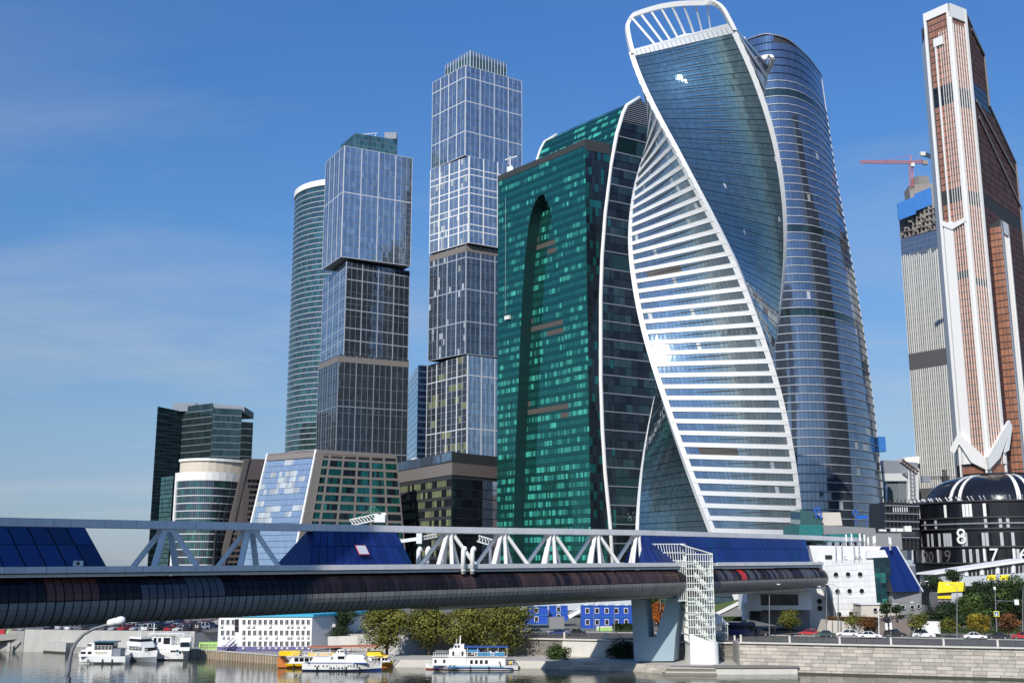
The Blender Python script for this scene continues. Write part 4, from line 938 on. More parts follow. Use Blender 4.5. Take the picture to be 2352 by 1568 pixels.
# curved front skin above the slab
pr2 = sorted([(p.z, p) for p in prof + [peak]], key=lambda t: t[0])
def Pz(z):
    for (a, p), (b, q_) in zip(pr2, pr2[1:]):
        if z <= b: return p.lerp(q_, (z - a) / (b - a))
    return pr2[-1][1]
MB().extr(poly, -fd * 9).build('end_body', 'frame_green', T.root)
zcut = zg - 14; up_ = [p for p in poly if p.z > zcut]; MB().extr([Vector((Pz(zcut).x, Pz(zcut).y, zcut))] + up_ + [Vector((up_[-1].x, up_[-1].y, zcut))], back).build('curved_body', 'frame_green', T.root)
MB().prism([(q.x, q.y) for q in (A - fn * 10, B - fn * 10, B - fn * 34, A - fn * 34)], GZ, zcut + 1).build('rear_body', 'frame_green', T.root)
zpk = peak.z
def SK(u, v): z = lerp(zg - 12, zpk - .5, v); return Pz(z) + back * (1 - u)
bl2 = runs(60, 9, .25, (3, 8), 21)
T.face(SK, 56, 9, lambda i, j: 'g_green_blind' if (i, j) in bl2 and j > 3 else 'g_green', ins - fn * 40 - Vector((0, 0, 0)), mu=.02, mv=.03, out=.25, v1=.93, sp=.45, spm='g_green_sp')
# white lens edges and the dark end facade
w_ = MB().tube([p + ed * -.3 - fn * 0 for p in poly[:len(prof) + 1]], .95, 8); w_.build('white_edge', 'frame_white', T.root, smooth=True)
MB().tube([p + back - fd * .3 for p in poly[3:len(prof) + 1]], .8, 8).build('white_edge', 'frame_white', T.root, smooth=True)
zlo, zhi = GZ, zpk - 14
def SE(u, v): z = lerp(zlo, zhi, v); a = Pz(z) + fd * .1; b = Vector((far.x, far.y, z)) + ed * pick([(0, 6), (.6, 7), (1, 1)], v); return a.lerp(b, u)
bl3 = runs(12, 54, .25, (2, 5), 31)
T.face(SE, 12, 54, lambda i, j: None if j in (11, 12, 36, 37, 50, 51) else ('g_deep' if (i, j) in bl3 else 'g_dark'), ins - fn * 40, mu=.02, mv=.04, out=.18); T.bands(SE, 27, .0022, .4, 'frame_grey', 1, ins - fn * 40)
# round roof grille
gr = MB()
for k_ in range(12):
    t = k_ / 12; z = lerp(zhi + 1, zpk - 1, t); a = Pz(z); b = far + ed * .5; gr.beam(a + fd * .3, Vector((lerp(a.x, b.x, .9), lerp(a.y, b.y, .9), z)) + fd * .3, .35)
gr.build('roof_grille', 'frame_grey', T.root)
MB().beam((A.x + 6, A.y - 4, zg), (A.x + 6, A.y - 4, zg + 9), .5).beam((A.x + 3.5, A.y - 4, zg + 7), (A.x + 9.5, A.y - 4, zg + 9), .5).box((A.x + 6, A.y - 4, zg + 1.5), (3, 3, 3)).build('roof_davit', 'crane_white', T.root)
cr_ = onplane(1169, 730, A, B); MB().box(cr_ + fn * .9, (3.4, 1.2, 1.8), math.atan2(fd.y, fd.x)).beam(cr_ + fn * .9 + Vector((-1, 0, .9)), cr_ + fn * .9 + Vector((-1, 0, 60)), .06).build('window_cleaning_cradle', 'crane_white', T.root)
T.done()

# ---------- twisted tower
T = Tower('twisted_tower', 'twisted white-framed glass skyscraper spiralling up in the centre', (76.7, 415, GZ))
ce = Vector((76.7, 415, 0)); RE = 30.5; ZR = 221.0; ZT = 236.5
def ang(z): return R(pick([(0, 7), (31, -14), (80, -47), (128, -82), (175, -123), (222, -167), (240, -184)], z))
def cor(k, z, r=RE): a = ang(z) + R(90 * k); return Vector((ce.x + r * math.cos(a), ce.y + r * math.sin(a), z))
NF_ = 50; z0e = GZ
def faceS(k): return lambda u, v: cor(k, lerp(z0e, ZR, v)).lerp(cor(k + 1, lerp(z0e, ZR, v)), u)
co = MB(); vs = []
for j in range(NF_ * 2 + 1):
    z = lerp(z0e, ZR, j / (NF_ * 2)); vs += [cor(k, z, RE - .25) for k in range(4)]
co.add(vs, [(j * 4 + k, j * 4 + (k + 1) % 4, (j + 1) * 4 + (k + 1) % 4, (j + 1) * 4 + k) for j in range(NF_ * 2) for k in range(4)] + [tuple(range(NF_ * 8, NF_ * 8 + 4))]).build('tower_core', 'frame_dark', T.root)
for k in (-1, 1):       # banded faces: C2-C1 and the opposite one
    S = faceS(k)
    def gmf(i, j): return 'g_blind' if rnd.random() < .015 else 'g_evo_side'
    for j in range(NF_):
        va, vb = (j + .37) / NF_, (j + 1.02) / NF_
        for i in range(24):
            ua, ub = .045 + .91 * (i + .03) / 24, .045 + .91 * (i + .97) / 24
            T.pane([S(ua, va), S(ub, va), S(ub, vb), S(ua, vb)], ('louvre_green' if j in (12, 28) and 2 < i < 12 else gmf(i, j)), ce, .05, .0025)
        T.strip(S, 0, 1, j / NF_, (j + .37) / NF_, .38, 'frame_white', 'floor_band', 6, ce)
for k in (0, 2):        # smooth glass faces
    S = faceS(k)
    T.face(S, 40, NF_, lambda i, j: 'g_blind' if rnd.random() < .014 and j > 18 else 'g_evo', ce, mu=.02, mv=.03, out=.12, tilt=.0055, u0=.03, u1=.97, sp=.55, spm='g_evo')
for k in range(4):      # white spiral corner ribs
    sg = 70; ring = []
    zt_ = ZR
    for j in range(sg + 1):
        z = lerp(z0e, zt_, j / sg); c = cor(k, z, RE + .35); a = (cor(k + 1, z) - cor(k, z)).normalized(); b = (cor(k - 1, z) - cor(k, z)).normalized()
        w = 2.0; ring.append((c, c + a * w, c + a * w + b * .6, c + a * .5 + b * .5, c + b * w + a * .6, c + b * w))
    q = 6; MB().add([p for r in ring for p in r], [(i * q + j, i * q + (j + 1) % q, (i + 1) * q + (j + 1) % q, (i + 1) * q + j) for i in range(sg) for j in range(q)]).build('corner_rib', 'frame_white', T.root)
# crown loops over the two smooth faces, and the ribs between
def loop_path(k):
    P = []
    up = lambda u, z: cor(k, z, RE + .2).lerp(cor(k + 1, z, RE + .2), u)
    for t in range(9): P.append(up(.02, lerp(ZR - 2, ZT - 6 + 3.5, t / 8)))
    for a in (15, 30, 45, 60, 75): P.append(up(.02 + .12 * (1 - math.cos(R(a))), ZT - 6 + 3.5 + 6 * math.sin(R(a))))
    for t in range(8): P.append(up(lerp(.14, .86, t / 7), lerp(ZT + 3.5, ZT - 4.5, t / 7) + 1.2 * math.sin(math.pi * t / 7)))
    for a in (75, 60, 45, 30, 15): P.append(up(.98 - .12 * (1 - math.cos(R(a))), ZT - 6 - 4.5 + 6 * math.sin(R(a))))
    for t in range(9): P.append(up(.98, lerp(ZT - 6 - 4.5, ZR - 2, t / 8)))
    return P
loops = []
for k in (0, 2):
    P = loop_path(k)
    if k == 2: P = [Vector((p.x, p.y, ZR - 2 + (p.z - ZR + 2) * .2)) for p in P]
    loops.append(P); nv_ = (P[14] - ce); nv_.z = 0; nv_.normalize(); vs = []; q = 4
    for i, p in enumerate(P):
        d = (P[min(i + 1, len(P) - 1)] - P[max(i - 1, 0)]).normalized(); s_ = d.cross(nv_).normalized()
        vs += [p + s_ * .95 + nv_ * .4, p - s_ * .95 + nv_ * .4, p - s_ * .95 - nv_ * 1.2, p + s_ * .95 - nv_ * 1.2]
    MB().add(vs, [(i * q + j, i * q + (j + 1) % q, (i + 1) * q + (j + 1) % q, (i + 1) * q + j) for i in range(len(P) - 1) for j in range(q)]).build('crown_loop', 'frame_white', T.root)
for i in range(8):
    u = .1 + .8 * i / 7
    for lp, s_ in ((loops[0], 0),):
        zz_ = lerp(ZT + 3, ZT - 4, u); top = cor(s_, zz_).lerp(cor(s_ + 1, zz_), u); bt = cor(s_, ZR).lerp(cor(s_ + 1, ZR), u); bt = bt.lerp(Vector((ce.x, ce.y, ZR)), .42) + Vector((0, 0, -1))
        MB().beam(top, bt, .5, .8).build('crown_strut', 'frame_white', T.root)
par = MB(); par.add([cor(k, ZR, RE - .3) for k in range(4)] + [cor(k, ZR + 1.2, RE - .3) for k in range(4)], [(0, 1, 5, 4), (1, 2, 6, 5), (2, 3, 7, 6), (3, 0, 4, 7), (4, 5, 6, 7)]); par.build('roof_deck', 'frame_pale', T.root)
MB().ball((ce.x - 6, ce.y - 8, ZR + 1), 8.5, 16, 0, .62).ball((ce.x + 8, ce.y + 4, ZR + 1), 10, 16, 0, .7).box((ce.x + 12, ce.y - 6, ZR + 3), (9, 7, 5)).build('roof_shell', 'frame_white', T.root, smooth=False)
for k in (0,):
    S = lambda u, v: cor(k, lerp(ZR - 4, ZR, v), RE + .3).lerp(cor(k + 1, lerp(ZR - 4, ZR, v), RE + .3), u)
    for i in range(22): T.strip(S, .03 + .94 * (i + .05) / 22, .03 + .94 * (i + .95) / 22, 0.3, 1.0, .15, 'frame_pale', 'parapet_panel', 1, ce)
T.done()

# ---------- blue sail tower behind it
T = Tower('blue_sail_tower', 'broad blue glass tower with rounded top right behind the twisted tower', (200, 660, GZ))
YR = 665.0
edge = [(175, 1886), (280, 1901), (400, 1919), (540, 1945), (640, 1963), (780, 1986), (930, 2006), (1070, 2021), (1210, 2034), (1290, 2040)]
EX = sorted([(zat(x, y, YR), Wp(x, y, YR).x) for y, x in edge])
zrt = EX[-1][0]; ztop = zat(1720, 88, YR - 45)
tops = [(0, ztop), (.35, ztop + 1), (.55, zat(1775, 95, YR - 45)), (.72, zat(1830, 122, YR - 38)), (.88, zat(1868, 154, YR - 20)), (1.0, zrt)]
def SF(u, z):
    xr = pick(EX, z); xl = xr - lerp(100, 70, z / ztop); c = Vector(((xl + xr) / 2 - 4, YR - 88, 0))
    p = Vector((xl, YR - 20, 0)) * (1 - u) ** 2 + c * 2 * u * (1 - u) + Vector((xr, YR, 0)) * u * u; p.z = z; return p
insF = Vector((205, YR + 60, 0))
G2 = 24; vs = []
for i in range(G2 + 1):
    u = i / G2
    for j in range(25): vs.append(SF(u, lerp(GZ, pick(tops, u), j / 24)) + Vector((0, .5, 0)))
MB().add(vs, [(i * 25 + j, (i + 1) * 25 + j, (i + 1) * 25 + j + 1, i * 25 + j + 1) for i in range(G2) for j in range(24)]).build('tower_core', 'frame_dark', T.root)
bk = [(SF(0, GZ).x, SF(0, GZ).y + .6), (SF(1, GZ).x, SF(1, GZ).y + .6), (SF(1, GZ).x - 30, YR + 50), (SF(0, GZ).x + 10, YR + 50)]
b2_ = [SF(0, ztop), SF(1, zrt)]
MB().add([(x, y, GZ) for x, y in bk] + [(SF(0, ztop).x, SF(0, ztop).y + 1, ztop), (SF(1, zrt).x, SF(1, zrt).y + 1, zrt), (SF(1, zrt).x - 30, YR + 40, zrt), (SF(0, ztop).x + 10, YR + 40, ztop)], [(0, 3, 2, 1), (4, 5, 6, 7), (1, 2, 6, 5), (2, 3, 7, 6), (3, 0, 4, 7)]).build('tower_back', 'g_navy', T.root)
nfl = 66; hfl = (ztop - GZ) / nfl
gb = runs(40, nfl, lambda t: .3 if t < .3 else .06, (1, 3), 44)
for j in range(nfl):
    z0, z1 = GZ + hfl * (j + .06), GZ + hfl * (j + .94)
    um = 1.0
    while um > .05 and pick(tops, um) < z1: um -= .025
    for i in range(40):
        ua, ub = (i + .02) / 40, (i + .97) / 40
        if ub > um + .02: continue
        T.pane([SF(ua, z0), SF(ub, z0), SF(ub, z1), SF(ua, z1)], 'g_blind' if (i, j) in gb and rnd.random() < .1 else ('g_deep' if j in (31, 41, 58) else 'g_navy'), insF, .12, .003)
    if j < nfl - 5:
        S_ = lambda u, v, z=GZ + hfl * j: SF(u, z + v * .5)
        T.strip(S_, 0, min(1, um + .02), 0, 1, .5, 'frame_mid', 'floor_band', 12, insF)
MB().tube([SF(1, lerp(GZ, zrt, t / 20)) for t in range(21)], .5, 6).build('edge_trim', 'frame_pale', T.root)
MB().tube([SF(i / 20, pick(tops, i / 20)) for i in range(21)], .6, 6).build('roof_trim', 'frame_grey', T.root)
MB().box(Wp(2024, 1020, YR - 2), (4.2, 4, 9)).build('facade_hoist', 'net_blue', T.root)
T.done()

# ---------- tower under construction
T = Tower('unfinished_tower', 'tower under construction wrapped in blue netting behind the copper tower', (300, 760, GZ))
Yk = 760
kA, kB = Wp(2070, 575, Yk + 6), Wp(2155, 540, Yk - 18); kC = Vector((kB.x + 34, kB.y + 22, 0)); kD = kA + kC - kB
zk = zat(2100, 545, Yk); ins = (Vector((kA.x, kA.y, 0)) + kC) / 2
MB().prism([(p.x, p.y) for p in (kA, kB, kC, kD)], GZ, zk).build('tower_core', 'frame_grey', T.root)
mat('panel_cream', (.62, .62, .58), .5, var=.1); S_ = quadS(kA, kB, GZ, zk - 12); Sr = quadS(kB, kC, GZ, zk - 12)
zkk = zk - 12
T.face(S_, 18, 50, lambda i, j: 'g_dark' if j % 50 in (12, 13, 32, 33, 34) else 'g_smoke_refl', ins, mu=.2, mv=.06)
for i in range(19): T.strip(S_, max(0, (i - .27) / 18), min(1, (i + .27) / 18), 0, rnd.uniform(.985, 1), .5, 'panel_cream', 'facade_fin', 1, ins)
for i in range(9): T.strip(Sr, i / 9 + .02, i / 9 + .06, 0, rnd.uniform(.98, 1), .5, 'frame_white', 'facade_fin', 1, ins)
for va_, vb_ in ((.245, .285), (.64, .69)):
    T.strip(S_, 0, 1, va_, vb_, .56, 'frame_dark_grey', 'plant_floor_band', 1, ins); T.strip(Sr, 0, 1, va_, vb_, .56, 'frame_dark_grey', 'plant_floor_band', 1, ins)
T.face(quadS(kA, kB, zkk, zk), 18, 3, lambda i, j: 'g_navy', ins)
for j in range(5):
    z = zk + 1.2 + j * 3.9; sh = .7 * j
    MB().prism([(p.x, p.y) for p in (kA + Vector((sh + rnd.uniform(-1, 1), 0, 0)), kB, kC, kD)], z - .35, z + .1).build('floor_slab', 'raw_concrete', T.root)
    for i in range(9):
        p = kA.lerp(kB, (i + .5) / 9); MB().beam((p.x, p.y + 2, z), (p.x, p.y + 2, z + 3.6), .9).build('column', 'raw_concrete', T.root)
MB().prism([(p.x, p.y) for p in (kA.lerp(kB, .12) + Vector((0, 6, 0)), kB + Vector((-2, 6, 0)), kC, kD)], zk, zk + 20).build('inner_core', 'raw_concrete', T.root)
n0 = [Wp(2063, 490, Yk - 2), Wp(2103, 478, Yk - 8), Wp(2142, 475, Yk - 14)]
zn0, zn1 = zat(2080, 505, Yk), zat(2080, 466, Yk)
for a, b, h0, h1 in ((n0[0], n0[1], -1, -1), (n0[1], n0[2], 4, 4)): MB().prism([(a.x, a.y), (b.x, b.y), (b.x, b.y + 1), (a.x, a.y + 1)], [zn0 + h0, zn0 + h0 + 3, zn0 + h0 + 3, zn0 + h0], [zn1 + h1, zn1 + h1 + 3, zn1 + h1 + 3, zn1 + h1]).build('safety_net', 'net_blue', T.root)
c0 = Wp(2104, 470, Yk + 12)
MB().prism([(c0.x - 4, c0.y), (c0.x + 14, c0.y - 4), (c0.x + 16, c0.y + 14), (c0.x - 2, c0.y + 16)], zk + 10, zat(2110, 425, Yk + 12)).box((c0.x + 6, c0.y + 4, zat(2110, 418, Yk + 12)), (9, 9, 9), .3).build('core_top', 'raw_concrete', T.root)
for i in range(8): MB().box((lerp(kA.x, kB.x, (i + .5) / 8) - 1, lerp(kA.y, kB.y, (i + .5) / 8) - 1.2, zk + 3 + (i % 3) * 4), (2.4, 1.6, 1.0)).build('formwork_platform', 'raw_concrete', T.root)
T.done()
def lattice(mb, a, b, w, bays, t=.28, m=0):
    a, b = Vector(a), Vector(b); d = (b - a); u = Vector((0, 0, 1)) if abs(d.normalized().z) < .7 else Vector((1, 0, 0)); x = d.cross(u).normalized() * w / 2; y = x.cross(d).normalized() * w / 2
    cs = [x + y, x - y, -x - y, -x + y]
    for c in cs: mb.beam(a + c, b + c, t, None, m)
    for i in range(bays):
        p, q = a + d * (i / bays), a + d * ((i + 1) / bays)
        for k in range(4): mb.beam(p + cs[k], q + cs[(k + 1) % 4], t * .7, None, m)
Yc = 770
cr = thing('tower_crane', 'red tower crane on top of the unfinished tower', 'crane', Wp(2094, 425, Yc))
mb = MB(); lattice(mb, Wp(2094, 428, Yc), Wp(2092, 372, Yc), 2.2, 7); mb.build('mast', 'crane_red', cr)
mb = MB(); lattice(mb, Wp(1976, 372, Yc - 5), Wp(2092, 373, Yc), 1.7, 18, .3); mb.build('jib', 'crane_red', cr)
mb = MB(); lattice(mb, Wp(2092, 373, Yc), Wp(2128, 372, Yc + 2), 1.7, 5, .3); mb.build('counter_jib', 'crane_red', cr)
MB().box(Wp(2125, 374, Yc), (3.4, 2.2, 3)).build('counterweight', 'raw_concrete', cr); MB().box(Wp(2096, 379, Yc - 2), (2.4, 2, 2.6)).build('cab', 'crane_white', cr)
MB().beam(Wp(2092, 373, Yc), Wp(2091, 357, Yc), .7).beam(Wp(2091, 357, Yc), Wp(2030, 369, Yc - 3), .22).beam(Wp(2091, 357, Yc), Wp(2125, 371, Yc), .22).build('tie_mast', 'crane_red', cr)
cr = thing('tower_crane', 'dark crane top peeping out left of the copper tower', 'crane', Wp(2128, 356, 640))
mb = MB(); lattice(mb, Wp(2118, 353, 640), Wp(2150, 364, 640), 1.6, 5, .35); mb.build('jib', 'rail_dark', cr); MB().box(Wp(2119, 354, 640), (3, 2, 2.4)).build('counterweight', 'crane_white', cr)

# ---------- copper tower
T = Tower('copper_tower', 'copper coloured glass skyscraper with white corner piers at right edge', (255, 590, GZ))
P2 = Wp(2178, 9, 560); zm = P2.z; P1 = Gz(2122, 34, zm); P3 = Gz(2216, 24, zm); P4 = P3 + Vector((.66, .751, 0)) * 27
sdv = (P4 - P3).normalized(); P0 = P1 + Vector((3.5, 14, 0)); fl = lambda p: Vector((p.x, p.y, 0))
P0, P1, P2, P3, P4 = map(fl, (P0, P1, P2, P3, P4))
sidepts = [(2221, 49), (2259, 128), (2271, 243), (2332, 376), (2346, 527), (2346, 527)]
sp_ = [onplane(x, y, P3, P4) for x, y in sidepts]; sp_[0] = Vector((P3.x, P3.y, zm - 1.5)); lw = sp_[-1].copy(); lw.z = GZ; sp_[-1] = lw
poly = [Vector((P3.x, P3.y, GZ))] + sp_
back_ = (P0 - P3); back_.z = 0
MB().extr(poly, back_).build('tower_core', 'frame_dark', T.root)
MB().prism([(p.x, p.y) for p in (P0, P1, P2, P3)], GZ, [zm - 12, zm - .5, zm - .2, zm - .5]).build('front_core', 'frame_dark', T.root)
ins = (P0 + P4) / 2 + Vector((0, 10, 0)); FL_, FR_ = quadS(P1, P2, GZ, zm), quadS(P2, P3, GZ, zm); NVm = 84
vc = (zat(2195, 508, 566) - GZ) / (zm - GZ); vlo = (zat(2250, 1062, 560) - GZ) / (zm - GZ); vd0, vd1 = (zat(2160, 225, 566) - GZ) / (zm - GZ), (zat(2160, 178, 566) - GZ) / (zm - GZ)
def cmf(u0, u1, n):
    def f(i, j):
        v = (j + .5) / NVm; u = u0 + (u1 - u0) * (i + .5) / n
        if v < vlo * .75: return 'copper'
        if vd0 < v < vd1: return 'g_dark'
        if abs(v - .665) < .008 or abs(v - .52) < .007: return 'frame_dark'
        return 'copper'
    return f
lowc = lambda f, a: (lambda i, j: f(i, j) if (j + .5) / NVm < vc or not a else None)
f_up = cmf(0, 1, 6)
T.face(FL_, 6, NVm, lambda i, j: f_up(i, j) if (j + .5) / NVm >= vc else None, ins, mu=.05, mv=.08, u0=.14, u1=.92, v1=.985)
T.face(FL_, 4, NVm, lambda i, j: f_up(i, j) if (j + .5) / NVm < vc else None, ins, mu=.06, mv=.08, u0=.48, u1=.9)
T.face(FR_, 6, NVm, cmf(0, 1, 6), ins, mu=.05, mv=.08, u0=.1, u1=.86, v1=.975)
for i in range(4): T.strip(FL_, .54 + i * .095, .553 + i * .095, vlo, .955, .55, 'frame_white', 'white_fin', 1, ins)
for i in range(5): T.strip(FR_, .16 + i * .145, .178 + i * .145, vlo, .965, .55, 'frame_white', 'white_fin', 1, ins)
for S_q in (FL_, FR_): T.face(S_q, 8, 16, lambda i, j: 'copper', ins, mu=.05, mv=.08, u0=.08, u1=.92, v1=vlo * .98, out=.2)
T.strip(FL_, 0, .05, 0, vlo, .9, 'frame_white', 'corner_pier', 1, ins); T.strip(FR_, .94, 1, 0, vlo, .9, 'frame_white', 'corner_pier', 1, ins)
T.strip(FL_, 0, .10, vlo, 1, .9, 'frame_white', 'corner_pier', 1, ins); T.strip(FL_, .14, .48, vlo, vc, .9, 'frame_white', 'corner_pier', 1, ins)
T.strip(FL_, .36, .42, vc, .935, .9, 'frame_white', 'inner_rib', 1, ins)
T.strip(FL_, .93, 1, 0, 1, 1.1, 'frame_white', 'corner_pier', 1, ins); T.strip(FR_, 0, .06, 0, 1, 1.1, 'frame_white', 'corner_pier', 1, ins); T.strip(FR_, .88, 1, vlo, 1, 1.1, 'frame_white', 'corner_pier', 1, ins)
T.strip(FL_, 0, 1, .985, 1, 1.0, 'frame_white', 'top_beam', 1, ins); T.strip(FR_, 0, 1, .975, 1, 1.0, 'frame_white', 'top_beam', 1, ins); T.strip(FL_, .33, .7, .93, .945, 1.2, 'frame_white', 'top_beam', 1, ins)
T.strip(quadS(P0, P1, GZ, zm), 0, 1, vlo, .958, .5, 'frame_white', 'side_pier', 1, ins)
# collars
MB().extr([onplane(x, y, P1, P2) + Vector((-.9, -1.2, 0)) for x, y in ((2166, 508), (2186, 516), (2219, 500), (2221, 509), (2188, 529), (2166, 520))], (.8, 1.0, 0)).build('collar', 'frame_white', T.root)
MB().extr([onplane(x, y, P1, P2) + Vector((-1.5, -2.0, 0)) for x, y in ((2184, 1034), (2204, 994), (2262, 1050), (2266, 1078), (2234, 1062), (2206, 1020), (2195, 1042))], (1.4, 1.8, 0)).build('collar', 'frame_white', T.root)
MB().extr([onplane(x, y, P2, P3) + Vector((.6, -2.4, 0)) for x, y in ((2262, 1050), (2312, 966), (2318, 980), (2311, 1034), (2302, 1040), (2307, 1004), (2290, 1052), (2266, 1078))], (-.5, 2.2, 0)).build('collar', 'frame_white', T.root)
# dark side: its shade is put into the darker copper colour
NS, NSV = 26, 84
pl_ = [((p - P3).x * sdv.x + (p - P3).y * sdv.y, p.z) for p in sp_]; smax = max(q_[0] for q_ in pl_)
lim = sorted([(z, s) for s, z in pl_]); limf = lambda z: pick(lim, z)
SS = lambda u, v: P3 + Vector((sdv.x, sdv.y, 0)) * (u * smax) + Vector((0, 0, lerp(GZ, zm, v)))
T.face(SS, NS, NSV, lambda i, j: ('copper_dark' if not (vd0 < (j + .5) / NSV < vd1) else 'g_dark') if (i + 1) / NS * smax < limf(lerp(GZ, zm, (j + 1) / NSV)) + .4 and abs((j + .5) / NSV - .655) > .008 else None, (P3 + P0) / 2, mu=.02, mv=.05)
for (x0, y0), (x1, y1) in (((2240, 232), (2330, 400)), ((2246, 270), (2344, 480)), ((2230, 68), (2259, 128))):
    a, b = onplane(x0, y0, P3, P4), onplane(x1, y1, P3, P4); a += Vector((.6, -.4, 0)); b += Vector((.6, -.4, 0)); MB().beam(a, b, .5, 1.6).build('diagonal_trim', 'taupe_clad', T.root)
MB().tube([p + Vector((.3, -.2, 0)) for p in sp_], .55, 6).build('edge_trim', 'taupe_clad', T.root)
# lower bay with peaked top
nb_ = Vector((sdv.y, -sdv.x, 0)); s0, s1 = 9.0, 20.0; Ba, Bb = P3 + Vector((sdv.x, sdv.y, 0)) * s0, P3 + Vector((sdv.x, sdv.y, 0)) * s1
zb_a = onplane(2290, 520, P3, P4).z; Fa, Fb = Ba + nb_ * 6, Bb + nb_ * 6
MB().prism([(p.x, p.y) for p in (Ba, Fa, Fb, Bb)], GZ, [zb_a - 3, zb_a, zb_a - 2, zb_a - 5]).build('bay_core', 'frame_dark', T.root)
Sa, Sb = quadS(Ba, Fa, GZ, zb_a), quadS(Fa, Fb, GZ, zb_a - 1)
T.face(Sa, 3, 52, lambda i, j: 'copper', (Ba + Bb) / 2, mu=.05, mv=.08, v1=.98); T.face(Sb, 5, 52, lambda i, j: 'copper' if j not in (37, 26) else 'frame_dark', (Ba + Bb) / 2, mu=.05, mv=.08, v1=.98)
T.strip(Sb, 0, .13, 0, 1, .8, 'frame_grey', 'corner_pier', 1, (Ba + Bb) / 2); T.strip(Sb, .87, 1, 0, 1, .8, 'frame_white', 'corner_pier', 1, (Ba + Bb) / 2); T.strip(Sb, 0, 1, .965, 1, .8, 'frame_white', 'top_beam', 1, (Ba + Bb) / 2)
for i in range(4): T.strip(Sb, .25 + i * .16, .29 + i * .16, 0, .96, .5, 'frame_white', 'white_fin', 1, (Ba + Bb) / 2)
T.done()

# ---------- black rotunda with dome and numbers
mat('black_panel', (.008, .008, .012), .45); mat('black_gloss', (.01, .011, .016), .12, var=.3); mat('lace_panel', (.42, .43, .45), .6, ns=3.5, na=.75)
T = Tower('black_rotunda', 'black round building with white striped dome and big white numbers at right', (190, 440, GZ), 'building')
YD = 440.0; cD = Vector((Wp(2298, 1200, YD).x, YD, 0)); RD = cD.x - Wp(2118, 1200, YD - 6).x
zS = zat(2230, 1150, YD - RD * .8); zTop = zat(2300, 1090, YD - 8)
MB().lathe([(.01, GZ), (RD - .3, GZ), (RD - .3, zS), (.01, zS)], (cD.x, cD.y, 0), 56).build('rotunda_wall', 'black_panel', T.root)
def SRo(u, v): a = R(-212 + 190 * u); return Vector((cD.x + RD * math.cos(a), cD.y + RD * math.sin(a), v))
rows = [(1155, 1186, 'frame_white', .16), (1216, 1204, None, 0), (1253, 1222, 'lace_panel', .36), (1291, 1260, 'lace_panel', .36), (1212, 1190, 'lace_panel', .15)]
for yb, yt, m_, dn_ in rows:
    za, zb2 = zat(2240, max(yb, yt), YD - RD * .9), zat(2240, min(yb, yt), YD - RD * .9)
    NU = 88
    for i in range(NU):
        if m_ is None: break
        k_ = rnd.random(); mm = m_ if k_ < dn_ and 14 < i < 80 else 'black_gloss'
        c = [SRo((i + .08) / NU, za), SRo((i + .92) / NU, za), SRo((i + .92) / NU, zb2), SRo((i + .08) / NU, zb2)]; T.pane(c, mm, cD, .12, .004, 'facade_panel')
for y in (1150, 1188, 1202, 1214, 1256, 1294):
    z = zat(2240, y, YD - RD * .9); S_ = lambda u, v: SRo(u, z + v); T.strip(S_, 0, 1, 0, .5, .5, 'rail_dark' if y not in (1202,) else 'frame_grey', 'ring_ledge', 40, cD)
Rd = RD * .84; hd = zTop - zS; domp = [(Rd * math.cos(R(a)) if a < 80 else Rd * .32, hd * math.sin(R(a)) / math.sin(R(72))) for a in (0, 9, 18, 27, 36, 45, 54, 63, 70)]
domp = [(Rd * (1 - .62 * (t / 8) ** 1.7), hd * (1 - (1 - t / 8) ** 1.8)) for t in range(9)]
MB().lathe(domp + [(.01, domp[-1][1])], (cD.x, cD.y, zS), 56).build('dome', 'black_gloss', T.root, smooth=True)
MB().lathe([(Rd * .44, hd - .2), (Rd * .44, hd + .7), (.01, hd + .7)], (cD.x, cD.y, zS), 40).build('dome_cap', 'black_panel', T.root)
for a0_, w in ((-151, 2.6), (-143, 2.6), (-99, 3.0), (-90, 3.0)):
    vs = []
    for t in range(9):
        r, h = domp[t]
        for da in (-w / 2, w / 2): a = R(a0_ + da); vs.append((cD.x + (r + .25) * math.cos(a), cD.y + (r + .25) * math.sin(a), zS + h + .2))
        for da in (-w / 2, w / 2): a = R(a0_ + da); vs.append((cD.x + (r - .3) * math.cos(a), cD.y + (r - .3) * math.sin(a), zS + h - .3))
    MB().add(vs, [(i * 4, i * 4 + 1, i * 4 + 5, i * 4 + 4) for i in range(8)] + [(i * 4, i * 4 + 2, i * 4 + 6, i * 4 + 4) for i in range(8)] + [(i * 4 + 1, i * 4 + 3, i * 4 + 7, i * 4 + 5) for i in range(8)]).build('dome_rib', 'frame_white', T.root)
for i in range(70):
    a = R(-205 + 180 * i / 69); r = RD * .93
    MB().beam((cD.x + r * math.cos(a), cD.y + r * math.sin(a), zS - .2), (cD.x + (r + 1.6) * math.cos(a - .02), cD.y + (r + 1.6) * math.sin(a - .02), zS + 1.9), .22, .5).build('cresting_fin', 'frame_pale' if i % 3 else 'rail_dark', T.root)
def on_cyl(px, py):
    d = ray(px, py); a = d.x ** 2 + d.y ** 2; b = -2 * (d.x * cD.x + d.y * cD.y); c = cD.x ** 2 + cD.y ** 2 - (RD + .55) ** 2; t = (-b - math.sqrt(max(0, b * b - 4 * a * c))) / (2 * a); return Vector((d.x * t, d.y * t, HC + d.z * t))
for tx, px, py, s in (('8', 2208, 1233, 8.2), ('17', 2272, 1275, 6.6), ('16', 2340, 1275, 6.6), ('19', 2169, 1278, 6.4), ('20', 2133, 1281, 6.2)):
    p = on_cyl(px, py); a = math.atan2(p.y - cD.y, p.x - cD.x); sign(tx, s, p, a + R(90), 'frame_white' if px > 2180 else 'frame_dark_grey', T.root, 'number', .1)  # left-hand numbers turn dark grey to paint the shade they stand in
T.done()
